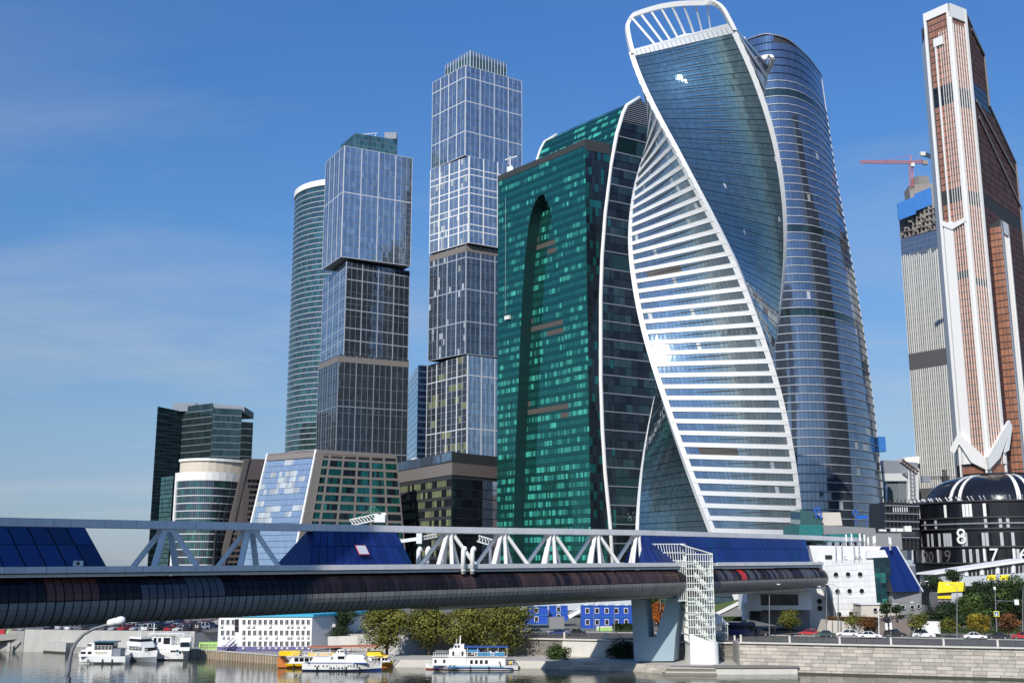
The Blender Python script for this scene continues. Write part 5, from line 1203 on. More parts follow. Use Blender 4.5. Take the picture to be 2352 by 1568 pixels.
# ================================================================== the white bridge house and the buildings round it
mat('wall_white', (.72, .72, .71), .6, ns=.35, na=.1)
mat('tile_white', (.70, .70, .69), .45, var=.06)
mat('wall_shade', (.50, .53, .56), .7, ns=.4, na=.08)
mat('pane_teal', (.006, .035, .045), .08, var=.5)
mat('porthole_glass', (.012, .013, .016), .1)
mat('beige_wall', (.56, .52, .45), .8, ns=.4, na=.1)
mat('brown_wall', (.20, .165, .15), .8, ns=.6, na=.12)
mat('yellow_roof', (.85, .66, .02), .5, ns=.6, na=.06)
mat('teal_wall', (.015, .16, .16), .5, ns=.3, na=.1)
mat('grey_wall', (.22, .22, .225), .7, ns=.3, na=.1)
mat('blue_cabin', (.012, .07, .42), .5, ns=.6, na=.12)
mat('cyan_trim', (.05, .42, .62), .5)
mat('blue_trim', (.02, .16, .38), .5)
mat('purple_plinth', (.13, .12, .27), .7)
mat('window_dark', (.03, .032, .035), .12, var=.4)
mat('window_white', (.78, .78, .76), .5)
mat('ac_unit', (.66, .66, .63), .5)
YT = 266.0
def poly_ext(pts, Y, vec, name, m, par, **kw): return MB().extr([Wp(x, y, Y) for x, y in pts], vec).build(name, m, par, **kw)
th = thing('bridge_house', 'white tiled bridge house with round portholes and blue sloping side', 'building', Wp(1960, 1420, YT))
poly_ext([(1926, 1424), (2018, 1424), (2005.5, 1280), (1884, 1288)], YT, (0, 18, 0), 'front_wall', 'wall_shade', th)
F00, F10, F11, F01 = Wp(1926, 1424, YT), Wp(2018, 1424, YT), Wp(2005.5, 1280, YT), Wp(1884, 1288, YT); Sf = bilin(F00, F10, F11, F01)
for j in range(11):
    for i in range(9):
        c = [Sf((i + .03) / 9, (j + .035) / 11), Sf((i + .97) / 9, (j + .035) / 11), Sf((i + .97) / 9, (j + .965) / 11), Sf((i + .03) / 9, (j + .965) / 11)]
        MB().extr(c, (0, -.05, 0)).build('wall_tile', 'tile_white', th)
poly_ext([(1869, 1292), (2006, 1284), (2024, 1254), (1859, 1252)], YT + 1.5, (0, 14, 0), 'upper_storey', 'wall_white', th)
poly_ext([(1990, 1281), (2040, 1279), (2032, 1262), (1994, 1263)], YT - .6, (0, 6, 0), 'lift_housing', 'wall_white', th)
for x, y in ((2277, 560), (2309.5, 559), (2342.5, 559), (2281, 715), (2314, 713), (2347, 712), (2285, 926), (2318.5, 925)):
    px, py = (2190 + (x - 2190) * 1.0), y
for x, y in ((295, 560), (408, 558), (520, 558), (310, 715), (422, 713), (535, 712), (325, 928), (438, 925), (920, 862), (1003, 862), (1065, 855), (660, 887)):
    px, py = (2190 + x / 3.408) * .843, (1400 + y / 3.408) * .843
    Yq = YT if x < 600 else (263.0 if x > 700 else 257.0)
    c = Wp(px, py, Yq); r = .66 if x < 600 else .5
    f = MB().lathe([(r * .86, 0), (r, .0), (r, .16), (r * .86, .16)], (0, 0, 0), 20).build('porthole', 'window_white', th)
    f.location = Vector(OFF[th.name]) + c + Vector((0, -.16, 0)); f.rotation_euler = (R(90), 0, 0)
    g_ = MB().lathe([(.001, .05), (r * .88, .05)], (0, 0, 0), 20).build('pane', 'porthole_glass', f); g_.location = (0, 0, 0)
# glazed strip
G0, G1, G2_, G3 = Wp(2015, 1386, YT - .3), Wp(2051, 1385, YT - .3), Wp(2043, 1278, YT - .3), Wp(2006, 1280, YT - .3)
MB().extr([G0, G1, G2_, G3], (0, 10, 0)).build('stair_glazing_core', 'frame_dark', th); Sg = bilin(G0, G1, G2_, G3)
for j in range(9):
    for i in range(3):
        c = [Sg((i + .04) / 3, (j + .05) / 9), Sg((i + .96) / 3, (j + .05) / 9), Sg((i + .96) / 3, (j + .95) / 9), Sg((i + .04) / 3, (j + .95) / 9)]
        MB().extr(c, (0, -.06, 0)).build('glass_pane', 'pane_teal' if rnd.random() < .9 else 'g_green_half', th)
# blue slope
H0, H1, H2, H3 = Wp(2051, 1359, 261), Wp(2118, 1358, 263), Wp(2058, 1254, 276), Wp(2024, 1256, 275)
MB().hexa([H0, H1, H1 + Vector((0, 16, 0)), H0 + Vector((0, 18, 0)), H3 + Vector((0, .3, 0)), H2 + Vector((0, .3, 0)), H2 + Vector((0, 4, 0)), H3 + Vector((0, 4, 0))]).build('slope_core', 'frame_dark', th); Sh = bilin(H0, H1, H2, H3)
for i in range(9):
    c = [Sh((i + .03) / 9, 0), Sh((i + .97) / 9, 0), Sh((i + .97) / 9, 1), Sh((i + .03) / 9, 1)]
    MB().extr(c, (0, -.12, .05)).build('blue_panel', 'blue_panel', th)
MB().beam(H1 + Vector((.1, -.2, 0)), H2 + Vector((.1, -.2, 0)), .3).build('edge_trim', 'frame_pale', th)
poly_ext([(2046, 1412), (2116, 1410), (2117, 1358), (2050, 1359)], 263.2, (0, 12, 0), 'side_wing', 'grey_wall', th)
poly_ext([(1978, 1420), (2062, 1418), (2062, 1388), (1978, 1388)], 257.2, (0, 6, 0), 'annex', 'beige_wall', th); poly_ext([(1976, 1388), (2064, 1388), (2064, 1385.5), (1976, 1385.5)], 256.9, (0, 7, 0), 'annex_roof', 'wall_white', th)
poly_ext([(1840, 1452), (1927, 1450), (1924, 1412), (1886, 1352), (1800, 1352), (1800, 1400), (1836, 1404)], 272, (0, 8, 0), 'rear_wall', 'wall_white', th)
for x, y in ((1882, 1380), (1883, 1396)):
    c = Wp(x, y, 272); f = MB().lathe([(.001, .03), (.62, .03), (.62, -.02)], (0, 0, 0), 18).build('porthole', 'porthole_glass', th); f.location = Vector(OFF[th.name]) + c + Vector((0, -.08, 0)); f.rotation_euler = (R(90), 0, 0)
for i, x in enumerate((398, 448, 525, 566, 600, 650, 664, 797, 808)):
    p = Wp((2190 + x / 3.408) * .843, 1253, YT + 4); h = (2.9, 3.0, 3.1, 2.9, 2.2, 2.4, 2.6, 2.3, 2.1)[i]
    MB().box((p.x, p.y, p.z + h - 1.0), (.34, .2, 1.7)).beam((p.x, p.y + .15, p.z - 1), (p.x, p.y + .15, p.z + h - .4), .1).build('antenna', 'plaster_white', th)
for x in (300, 355, 470, 515):
    a = Wp((2190 + x / 3.408) * .843, 1290, YT - .2); b = Wp((2190 + (x - 4) / 3.408) * .843, 1250, YT + .9); MB().beam(a, b, .22).build('cable_duct', 'frame_grey', th)
for i in range(5): p = Wp(1905 + i * 17, 1252, YT + 5); MB().box((p.x, p.y, p.z + .4), (1.0, .8, .8)).build('roof_unit', 'frame_grey', th)
MB().extr([Wp(1895, 1283, YT + 1.3), Wp(1911, 1283, YT + 1.3), Wp(1911, 1274, YT + 1.3), Wp(1895, 1274, YT + 1.3)], (0, -.1, 0)).build('window', 'window_dark', th)
for tx, x, s in (('C', 1942, 1.2), ('AH', 1971, 1.2)): sign(tx, s, Wp(x, 1280.5, YT - .25), 0, 'frame_grey', th, 'sign_letters', .05)
# hall under the tube
uh = thing('riverside_hall', 'low white and dark glazed hall under the end of the tube', 'building', Wp(1780, 1430, 262))
poly_ext([(1716, 1402), (1750, 1402), (1744, 1362), (1716, 1360)], 261, (0, 10, 0), 'gable_block', 'wall_white', uh)
poly_ext([(1744, 1400), (1866, 1400), (1863, 1354), (1740, 1356)], 262, (0, 14, 0), 'upper_box', 'wall_white', uh)
for i in range(8): poly_ext([(lerp(1748, 1834, (i + .02) / 8), 1389), (lerp(1748, 1834, (i + .98) / 8), 1389), (lerp(1747, 1833, (i + .98) / 8), 1364), (lerp(1747, 1833, (i + .02) / 8), 1364)], 261.9, (0, -.08, 0), 'glass_pane', 'window_dark', uh)
poly_ext([(1730, 1424), (1860, 1452), (1860, 1400), (1730, 1402)], 268, (0, 10, 0), 'ground_wall', 'grey_wall', uh)
poly_ext([(1708, 1424), (1718, 1424), (1716, 1384), (1707, 1384)], 260.5, (0, 2, 0), 'pillar', 'wall_white', uh)
poly_ext([(1722, 1424), (1748, 1424), (1746, 1402), (1722, 1402)], 266, (0, -.2, 0), 'entrance', 'window_dark', uh)
gr_ = thing('sloping_lawn_roof', 'sloping lawn roof with white edge behind the stair tower', 'roof', Wp(1680, 1400, 290))
MB().hexa([Wp(1640, 1418, 290), Wp(1712, 1418, 290), Wp(1712, 1418, 302), Wp(1640, 1418, 302), Wp(1640, 1412, 290), Wp(1712, 1376, 290), Wp(1712, 1372, 302), Wp(1640, 1388, 302)]).build('roof_slope', 'grass_green', gr_)
MB().beam(Wp(1640, 1412, 289.6), Wp(1712, 1376, 289.6), .5, .8).build('white_edge', 'wall_white', gr_)
MB().extr([Wp(1640, 1428, 289.7), Wp(1716, 1424, 289.7), Wp(1712, 1378, 289.7), Wp(1640, 1414, 289.7)], (0, .2, 0)).build('side_wall', 'grey_wall', gr_)
# planters and retaining walls before the house
for nm, lb, pts, Y, m in (('planter_wall', 'beige planter wall below the white bridge house', [(1893, 1452), (1984, 1452), (1984, 1428), (1903, 1424)], 251, 'beige_wall'),
                          ('retaining_wall', 'brown retaining wall right of the white bridge house', [(2017, 1458), (2092, 1458), (2092, 1420), (2030, 1421), (2017, 1432)], 254, 'brown_wall')):
    tag(MB().extr([Wp(x, y, Y) for x, y in pts], (0, 6, 0)).build(nm, m), lb, 'wall')
# row of low roofs behind the bridge house
lb_ = thing('service_block', 'grey and teal flat roofed service block behind the bridge roof', 'building', Wp(1950, 1250, 335))
for pts, Y, m in (([(1836, 1240), (1890, 1240), (1890, 1205), (1836, 1204)], 334, 'teal_wall'), ([(1889, 1240), (2015, 1240), (2010, 1212), (1889, 1205)], 335, 'grey_wall'), ([(1906, 1245), (1985, 1245), (1985, 1224), (1906, 1226)], 328, 'teal_wall'), ([(1984, 1262), (2073, 1262), (2070, 1224), (1986, 1224)], 322, 'grey_wall')):
    MB().extr([Wp(x, y, Y) for x, y in pts], (0, 20, 0)).build('block', m, lb_)
MB().extr([Wp(x, y, 345) for x, y in ((1838, 1206), (1888, 1206), (1888, 1186), (1838, 1168))], (0, 12, 0)).build('glass_roof', 'g_teal', lb_)
MB().extr([Wp(x, y, 348) for x, y in ((1888, 1206), (1935, 1206), (1930, 1176), (1890, 1176))], (0, 12, 0)).build('hoarding', 'beige_wall', lb_)
sign('W', 2.6, Wp(1876, 1171, 344), 0, 'sign_blue', lb_, 'sign_letters', .15); sign('N', 2.9, Wp(1880, 1184, 344), 0, 'sign_blue', lb_, 'sign_letters', .15)
lg = MB().lathe([(.6, 0), (.9, 0), (.9, .2), (.6, .2)], (0, 0, 0), 20).build('round_logo', 'sign_blue', lb_); lg.location = Vector(OFF[lb_.name]) + Wp(1964, 1177, 345); lg.rotation_euler = (R(90), 0, 0)
MB().beam(Wp(1966, 1191, 344.8), Wp(1966, 1206, 345), .15).beam(Wp(1990, 1191, 344.8), Wp(1990, 1206, 345), .15).box(Wp(1980, 1187, 345.4), (3.2, .2, 1.0)).build('sign_board', 'sign_blue', lb_)
bl_ = thing('dark_scaffold_block', 'black steel framed block between blue tower and rotunda', 'building', Wp(2070, 1250, 420))
MB().extr([Wp(x, y, 428) for x, y in ((2034, 1262), (2112, 1262), (2112, 1156), (2034, 1152))], (0, 20, 0)).build('block', 'black_panel', bl_)
for i in range(9): MB().beam(Wp(2036 + i * 9, 1260, 427), Wp(2034 + i * 9, 1146, 427), .3).build('steel_post', 'rail_dark', bl_)
for y in (1160, 1178, 1196, 1212, 1232): MB().beam(Wp(2032, y, 426.6), Wp(2112, y + 2, 426.6), .35).build('steel_beam', 'frame_grey', bl_)
for i in range(7): MB().box(Wp(2052 + i * 5.2, 1170, 426.4), (.35, .2, 1.8)).build('strip_lamp', 'frame_pale', bl_)
lz = thing('dark_ledge', 'dark ledge with white crates on it before the rotunda', 'ledge', Wp(2060, 1226, 345)); MB().extr([Wp(x, y, 345) for x, y in ((2014, 1228), (2104, 1230), (2104, 1221), (2014, 1219))], (0, 8, 0)).build('slab', 'frame_dark', lz)
for i, (x, w, h) in enumerate(((2023, 1.2, .6), (2031, 1.0, .5), (2051, 1.4, .9), (2066, 2.0, .8), (2085, 2.0, 1.6))):
    p = Wp(x, 1220, 347); tag(MB().box((0, 0, h / 2), (w, 1.2, h)).box((0, 0, h + .05), (w * 1.08, 1.3, .1)).build('crate', 'plaster_white'), ('leftmost', 'second', 'third', 'fourth', 'largest, rightmost')[i] + ' white crate on the dark ledge before the black block', 'crate', 'crates on the dark ledge').location = p
# far low buildings right of the blue tower
for nm, lb, parts in (('far_round_building', 'far pale blue round fronted building right of the blue tower', [([(2040, 1150), (2084, 1150), (2082, 1102), (2038, 1102)], 700, 'g_ice'), ([(2034, 1104), (2086, 1104), (2084, 1086), (2032, 1087)], 698, 'frame_pale'), ([(2030, 1150), (2041, 1150), (2038, 1104), (2030, 1104)], 702, 'g_navy')]),
                      ('far_grey_building', 'far grey roofed building with crane boom left of the cream tower', [([(2022, 1100), (2110, 1100), (2108, 1062), (2030, 1056)], 740, 'frame_grey'), ([(2078, 1064), (2112, 1064), (2112, 1047), (2078, 1050)], 760, 'plaster_white'), ([(2086, 1150), (2112, 1150), (2110, 1075), (2086, 1080)], 730, 'frame_pale')])):
    t = thing(nm, lb, 'building', Wp(parts[0][0][0][0], 1270, parts[0][1]))
    for pts, Y, m in parts: MB().extr([Wp(x, y, Y) for x, y in pts] if False else [Wp(x, (y if y < 1140 else 1285), Y) for x, y in pts], (0, 30, 0)).build('block', m, t)
    if nm == 'far_round_building':
        for i in range(9): MB().extr([Wp(x, y, 699) for x, y in ((2084, 1108 + i * 5), (2088, 1108 + i * 5), (2088, 1110.5 + i * 5), (2084, 1110.5 + i * 5))], (0, -.6, 0)).build('balcony', 'plaster_white', t)
cr = thing('mobile_crane', 'brown crane boom beside the cream unfinished tower', 'crane', Wp(2100, 1120, 690)); mb = MB(); lattice(mb, Wp(2070, 1058, 690), Wp(2108, 1086, 690), 2.2, 6, .5); mb.build('boom', 'copper_dark', cr); mb = MB(); lattice(mb, Wp(2098, 1150, 690), Wp(2095, 1076, 690), 2.2, 8, .4); mb.build('mast', 'frame_grey', cr)
cr = thing('tower_crane', 'thin dark crane standing before the cream unfinished tower', 'crane', Wp(2171, 1150, 560)); mb = MB(); lattice(mb, Wp(2171, 1140, 560), Wp(2170, 1078, 560), 1.5, 9, .25); mb.build('mast', 'rail_dark', cr); mb = MB(); lattice(mb, Wp(2122, 1097, 560), Wp(2172, 1096, 560), 1.2, 9, .2); mb.beam(Wp(2172, 1096, 560), Wp(2225, 1095, 560), .2); mb.build('jib', 'rail_dark', cr); MB().box(Wp(2126, 1100, 560), (4, 2, 3.4)).build('counterweight', 'frame_grey', cr); MB().box(Wp(2171, 1099, 559), (3, 2, 3)).build('cab', 'rail_dark', cr)
# long white roofed building and yellow roofs at right
wl_ = thing('long_white_roof', 'long low building with sloping white roof below the rotunda', 'building', Wp(2260, 1330, 305))
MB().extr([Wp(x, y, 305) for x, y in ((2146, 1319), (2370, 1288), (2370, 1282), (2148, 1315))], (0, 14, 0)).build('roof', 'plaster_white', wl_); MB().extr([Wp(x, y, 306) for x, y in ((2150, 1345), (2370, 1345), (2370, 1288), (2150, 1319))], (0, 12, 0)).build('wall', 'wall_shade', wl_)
for i in range(16): x = 2216 + i * 9; MB().extr([Wp(a, b, 305.8) for a, b in ((x, 1322 - i * .6), (x + 6.5, 1321.5 - i * .6), (x + 6.5, 1309 - i * 1.1), (x, 1310 - i * 1.1))], (0, -.1, 0)).build('window', 'window_dark' if i % 4 else 'window_white', wl_)
yk = thing('yellow_kiosk', 'kiosk with bright yellow sloping roof among the trees at right', 'kiosk', Wp(2185, 1390, 282))
MB().hexa([Wp(2153, 1361, 280), Wp(2212, 1357, 280), Wp(2220, 1357, 288), Wp(2160, 1361, 288), Wp(2156, 1335, 284), Wp(2214, 1336, 284), Wp(2216, 1337, 288), Wp(2160, 1337, 288)]).build('roof', 'yellow_roof', yk)
MB().extr([Wp(x, y, 281) for x, y in ((2155, 1395), (2212, 1395), (2212, 1358), (2155, 1361))], (0, 6, 0)).build('wall', 'grey_wall', yk); MB().extr([Wp(x, y, 280.7) for x, y in ((2154, 1374), (2186, 1374), (2186, 1367), (2154, 1368))], (0, .3, 0)).build('yellow_band', 'yellow_roof', yk); MB().extr([Wp(x, y, 280.4) for x, y in ((2184, 1384), (2210, 1384), (2210, 1359), (2186, 1359))], (0, .2, 0)).build('poster', 'wall_shade', yk)
for i, (a, b) in enumerate(((2268, 2286), (2298, 2318))): tag(MB().hexa([Wp(a - 2, 1331, 284), Wp(b + 2, 1331, 284), Wp(b + 2, 1331, 288), Wp(a - 2, 1331, 288), Wp(a, 1320, 285), Wp(b, 1319, 285), Wp(b, 1319, 287), Wp(a, 1320, 287)]).build('yellow_awning', 'yellow_roof'), ('left' if i == 0 else 'right') + ' one of two small yellow awnings behind the right trees', 'awning')

# --------------------------------------------------- white house on the quay
YH = 247.0
wh = thing('white_house', 'white three-storey riverside house with rows of small windows', 'building', Wp(610, 1492, YH))
hz0, hz1 = Wp(610, 1493, YH).z, Wp(610, 1415.5, YH).z; xl, xr = Wp(501, 1450, YH).x, Wp(716, 1450, YH).x; bkv = Vector((10.5, 20, 0))
MB().prism([(xl, YH), (xr, YH), (xr + bkv.x, YH + bkv.y), (xl + bkv.x, YH + bkv.y)], hz0, hz1).build('wall', 'plaster_white', wh)
MB().prism([(xl - .2, YH - .3), (xr + .3, YH - .3), (xr + bkv.x + .3, YH + bkv.y), (xl + bkv.x, YH + bkv.y)], hz1, hz1 + .5).build('cornice', 'cyan_trim', wh)
MB().prism([(xr + .05, YH + .2), (xr + bkv.x + .05, YH + bkv.y), (xr + bkv.x - .1, YH + bkv.y), (xr - .1, YH + .2)], hz1 - .5, hz1).build('side_band', 'blue_trim', wh)
MB().box(((xl + xr) / 2, YH - .05, hz0 + .35), (xr - xl, .3, .9)).build('plinth', 'purple_plinth', wh)
wm = MB().box((0, -.05, 0), (.72, .12, 1.12)).mesh('window', 'window_white'); pmh = MB().box((-.16, -.12, 0), (.25, .04, .95)).box((.16, -.12, 0), (.25, .04, .95)).mesh('pane', 'window_dark'); acm = MB().box((0, -.2, 0), (.5, .35, .42)).box((.05, -.39, 0), (.3, .03, .3)).mesh('air_conditioner', 'ac_unit')
for r_, y in enumerate((1427.5, 1452, 1477)):
    for i in range(17):
        px = 511 + i * 12.32
        if i == 3: continue
        if r_ == 2 and i < 4: continue
        p = Wp(px, y, YH - .02); o = link_mesh('window', wm, wh, Vector(OFF[wh.name]) + p); q_ = link_mesh('pane', pmh, o, (0, 0, 0)); q_.location = (0, 0, 0)
        if rnd.random() < .55: link_mesh('air_conditioner', acm, wh, Vector(OFF[wh.name]) + p + Vector((rnd.uniform(-.3, .3), 0, -.95)))
for y0, y1 in ((1436, 1421), (1450, 1437)): MB().extr([Wp(x, y, YH - .1) for x, y in ((539, y0), (548, y0), (548, y1), (539, y1))], (0, .1, 0)).build('stair_window', 'window_dark', wh)
MB().box((xr + bkv.x * .35, YH + bkv.y * .35 - .3, hz1 - 2.2), (.8, .6, .7)).box((xr + bkv.x * .7, YH + bkv.y * .7 - .3, hz1 - 5.5), (.8, .6, .7)).build('air_conditioner', 'ac_unit', wh)
es = thing('metal_stairs', 'dark blue outdoor metal stairs at the foot of the white house', 'stairs', Wp(525, 1497, YH - 2)); mb = MB(); a, b = Wp(509, 1499, YH - 1.6), Wp(536, 1474, YH - 1.6)
for dy in (0, 1.0): mb.beam(a + Vector((0, dy, 0)), b + Vector((0, dy, 0)), .14, .3); mb.beam(a + Vector((0, dy, 1)), b + Vector((0, dy, 1)), .07)
mb.build('stringer', 'purple_plinth', es)
for i in range(9): p = a.lerp(b, (i + .5) / 9); MB().box((p.x, p.y + .5, p.z), (.3, 1, .05)).build('step', 'rail_dark', es)
# quay railing below the house
rl = thing('quay_railing', 'thin dark railing along the quay below the white house', 'railing', Wp(540, 1500, 240)); a, b = b2.lerp(b3, .05) + Vector((0, 1.2, 1.85)), b2.lerp(b3, 1.0) + Vector((0, 1.2, 1.85))
for i in range(24): p = a.lerp(b, i / 23); MB().beam(p, p + Vector((0, 0, 1.0)), .06).build('post', 'purple_plinth', rl)
for z in (.5, 1.0): MB().beam(a + Vector((0, 0, z)), b + Vector((0, 0, z)), .05).build('handrail', 'purple_plinth', rl)
# white screen wall and stepped structure right of the house
tag(MB().extr([Wp(x, y, 243) for x, y in ((753, 1486), (822, 1486), (822, 1459), (753, 1461))], (0, .6, 0)).build('screen_wall', 'concrete_pale'), 'plain cream screen wall behind the yellow boat', 'wall')
ss = thing('slatted_terrace', 'beige stepped terrace with dark openings between dark tree and willows', 'terrace', Wp(850, 1450, 262))
for i in range(5): MB().extr([Wp(x, y, 262 + i * 1.2) for x, y in ((812, 1452 - i * 9), (880, 1452 - i * 9), (880, 1446 - i * 9), (812, 1446 - i * 9))], (0, 1.2, 0)).build('terrace_step', 'beige_wall', ss)
MB().extr([Wp(x, y, 270) for x, y in ((812, 1455), (880, 1455), (880, 1404), (812, 1404))], (0, 4, 0)).build('terrace_wall', 'brown_wall', ss)
# blue site cabins
def cabin(label, x0, x1, y0, y1, Y, rows, nw, grp='blue site cabins'):
    t = thing('site_cabin', label, 'cabin', Wp((x0 + x1) / 2, y0, Y), 0, grp)
    MB().extr([Wp(x0, y0, Y), Wp(x1, y0, Y), Wp(x1, y1, Y), Wp(x0, y1, Y)], (0, 5, 0)).build('shell', 'blue_cabin', t)
    zb2, zt2 = Wp(x0, y0, Y).z, Wp(x0, y1, Y).z; xa, xb = Wp(x0, y0, Y).x, Wp(x1, y0, Y).x
    for r_ in range(rows + 1): MB().beam((xa - .1, Y - .06, lerp(zb2, zt2, r_ / rows)), (xb + .1, Y - .06, lerp(zb2, zt2, r_ / rows)), .18).build('frame_rail', 'blue_trim', t)
    for r_ in range(rows):
        for i in range(nw):
            c = (lerp(xa, xb, (i + .6) / (nw + .2)), Y, lerp(zb2, zt2, (r_ + .55) / rows)); w_ = MB().box((c[0], Y - .06, c[2]), (1.0, .12, 1.35)).build('window', 'window_white', t); MB().box((c[0], Y - .14, c[2]), (.78, .04, 1.1)).build('pane', 'window_dark', w_)
    for i in range(nw): MB().box((lerp(xa, xb, (i + .5) / nw), Y + 1, zt2 + .3), (.9, .7, .6)).build('roof_unit', 'ac_unit', t)
cabin('long two-storey blue cabin block with white windows left of the pier', 1336, 1452, 1442, 1390, 276, 2, 5)
cabin('blue site cabin nearest the willows, left of the grey shed', 1206, 1258, 1432, 1392, 279, 2, 1); cabin('dark blue site cabin right of the grey shed', 1262, 1304, 1424, 1391, 286, 2, 1)
tag(MB().extr([Wp(x, y, 268) for x, y in ((1262, 1444), (1296, 1444), (1296, 1416), (1262, 1417))], (0, 3, 0)).build('grey_shed', 'grey_wall'), 'small grey metal shed before the blue cabins', 'shed')
st_ = thing('white_gangway', 'white sloping gangway between the blue cabins', 'gangway', Wp(1320, 1420, 282)); mb = MB(); mb.beam(Wp(1306, 1416, 282), Wp(1342, 1396, 282), .5, .9); mb.build('ramp', 'plaster_white', st_); MB().beam(Wp(1306, 1408, 281.7), Wp(1342, 1388, 281.7), .12).build('handrail', 'plaster_white', st_)
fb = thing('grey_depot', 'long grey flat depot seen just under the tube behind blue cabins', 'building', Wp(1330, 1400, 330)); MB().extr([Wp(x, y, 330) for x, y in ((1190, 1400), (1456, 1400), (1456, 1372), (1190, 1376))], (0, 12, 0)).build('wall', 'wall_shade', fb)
hr = thing('mural_wall', 'low wall with pale green painted mural before the blue cabins', 'wall', Wp(1420, 1450, 266)); MB().extr([Wp(x, y, 266) for x, y in ((1370, 1456), (1408, 1456), (1408, 1437), (1370, 1437))], (0, .5, 0)).build('panel', 'concrete_pale', hr)
mat('mural_green', (.34, .58, .16), .7, ns=1.2, na=.5); mat('mural_lime', (.55, .75, .25), .7)
MB().extr([Wp(x, y, 265.9) for x, y in ((1372, 1455), (1406, 1455), (1406, 1440), (1372, 1442))], (0, .08, 0)).build('mural', 'mural_green', hr)
gw = thing('lime_mural_wall', 'bright lime green patterned wall beside the moored white boats', 'wall', Wp(495, 1500, 252)); MB().extr([Wp(x, y, 252) for x, y in ((457, 1504), (532, 1504), (532, 1472), (457, 1474))], (0, .8, 0)).build('panel', 'mural_green', gw)
for i in range(9):
    for j in range(2): MB().lathe([(.25, 0), (.5, 0), (.5, .1), (.25, .1)], (0, 0, 0), 8).build('mural_motif', 'mural_lime', gw).__setattr__('location', Vector(OFF[gw.name]) + Wp(462 + i * 8.2, 1481 + j * 12, 251.95)); bpy.context.scene.collection.objects[-1].rotation_euler = (R(90), 0, 0)
# ramps and lawn at the far left
lw_ = MB().add([Wp(395, 1452, 285), Wp(500, 1452, 285), Wp(505, 1428, 310), Wp(395, 1432, 310)], [(0, 1, 2, 3)]).build('lawn_slope', 'grass_green', kind='structure')
rp = thing('access_ramp', 'dark railed ramp climbing left of the white house', 'ramp', Wp(450, 1460, 276)); MB().beam(Wp(400, 1458, 276), Wp(505, 1426, 282), .6, 1.2).build('ramp_edge', 'concrete', rp); MB().beam(Wp(400, 1450, 275.8), Wp(505, 1418, 281.8), .15, .15).build('handrail', 'rail_dark', rp)
for i in range(8): p = Wp(400, 1458, 276).lerp(Wp(505, 1426, 282), i / 7); MB().beam(p, p + Vector((0, 0, 1)), .1).build('post', 'rail_dark', rp)
bd = thing('black_board', 'black board with white figures by the car park', 'sign', Wp(451, 1452, 262)); MB().extr([Wp(x, y, 262) for x, y in ((442, 1447), (461, 1447), (461, 1430), (442, 1430))], (0, .3, 0)).build('board', 'black_panel', bd); sign('33', 1.0, Wp(451.5, 1438, 261.85), 0, 'plaster_white', bd, 'sign_letters', .03); MB().beam(Wp(445, 1447, 262.2), Wp(445, 1462, 262.2), .15).beam(Wp(458, 1447, 262.2), Wp(458, 1462, 262.2), .15).build('post', 'rail_dark', bd)
lbk = thing('far_quay_deck', 'dark low jetty with red and green crates at the far left edge', 'jetty', Wp(10, 1470, 262)); MB().extr([Wp(x, y, 268) for x, y in ((-30, 1474), (45, 1466), (45, 1454), (-30, 1458))], (0, 8, 0)).build('deck', 'concrete_shade', lbk); MB().beam(Wp(22, 1475, 267), Wp(20, 1495, 267), .6).beam(Wp(8, 1490, 267), Wp(46, 1472, 267), .3).build('strut', 'concrete', lbk)
for i, (x, m_) in enumerate(((6, 'tube_scarlet'), (24, 'mural_green'), (34, 'tube_scarlet'), (44, 'concrete_pale'))): tag(MB().box((0, 0, .5), (1.2, 1, 1)).box((0, 0, 1.02), (1.3, 1.1, .08)).build('crate', m_), ('leftmost red', 'green', 'right hand red', 'pale')[i] + ' crate on the dark jetty at far left', 'crate', 'crates on the jetty').location = Wp(x, 1455, 270)
# cranes peeping over the bridge
mc = thing('mobile_crane', 'folded white and green mobile crane seen above the middle of the bridge', 'crane', Wp(850, 1200, 380)); mb = MB(); lattice(mb, Wp(805, 1200, 380), Wp(868, 1186, 380), 2.0, 9, .3); mb.build('boom', 'crane_white', mc); mb = MB(); lattice(mb, Wp(853, 1190, 380), Wp(858, 1162, 380), 1.2, 4, .2); mb.beam(Wp(858, 1162, 380), Wp(812, 1196, 380), .18).beam(Wp(858, 1162, 380), Wp(878, 1184, 380), .18); mb.build('gantry', 'crane_green', mc); MB().box(Wp(873, 1190, 380), (3.6, 2.4, 2.6)).box(Wp(882, 1188, 381), (1.6, 2, 3.2)).build('counterweight', 'crane_white', mc); MB().beam(Wp(862, 1205, 380), Wp(862, 1270, 380), 2.2).build('carrier_column', 'frame_grey', mc)
mc = thing('mobile_crane', 'white crane boom seen through the truss right of the middle blue roof', 'crane', Wp(965, 1250, 330)); mb = MB(); mb.beam(Wp(915, 1243, 330), Wp(965, 1236, 330), 1.0); mb.build('boom', 'crane_white', mc); mb = MB(); lattice(mb, Wp(965, 1236, 330), Wp(1004, 1228, 330), 1.0, 6, .16); mb.build('jib', 'crane_white', mc); MB().box(Wp(963, 1236, 329), (1.6, 1.6, 3)).build('cab', 'crane_white', mc); MB().beam(Wp(963, 1245, 330), Wp(963, 1300, 330), .8).build('column', 'crane_green', mc)
mc = thing('mobile_crane', 'short white lattice boom seen between truss fans right of the vents', 'crane', Wp(1110, 1250, 330)); mb = MB(); lattice(mb, Wp(1098, 1236, 330), Wp(1132, 1246, 330), 1.8, 5, .25); mb.build('boom', 'crane_white', mc); MB().beam(Wp(1126, 1245, 330), Wp(1126, 1300, 330), .8).build('column', 'frame_grey', mc)
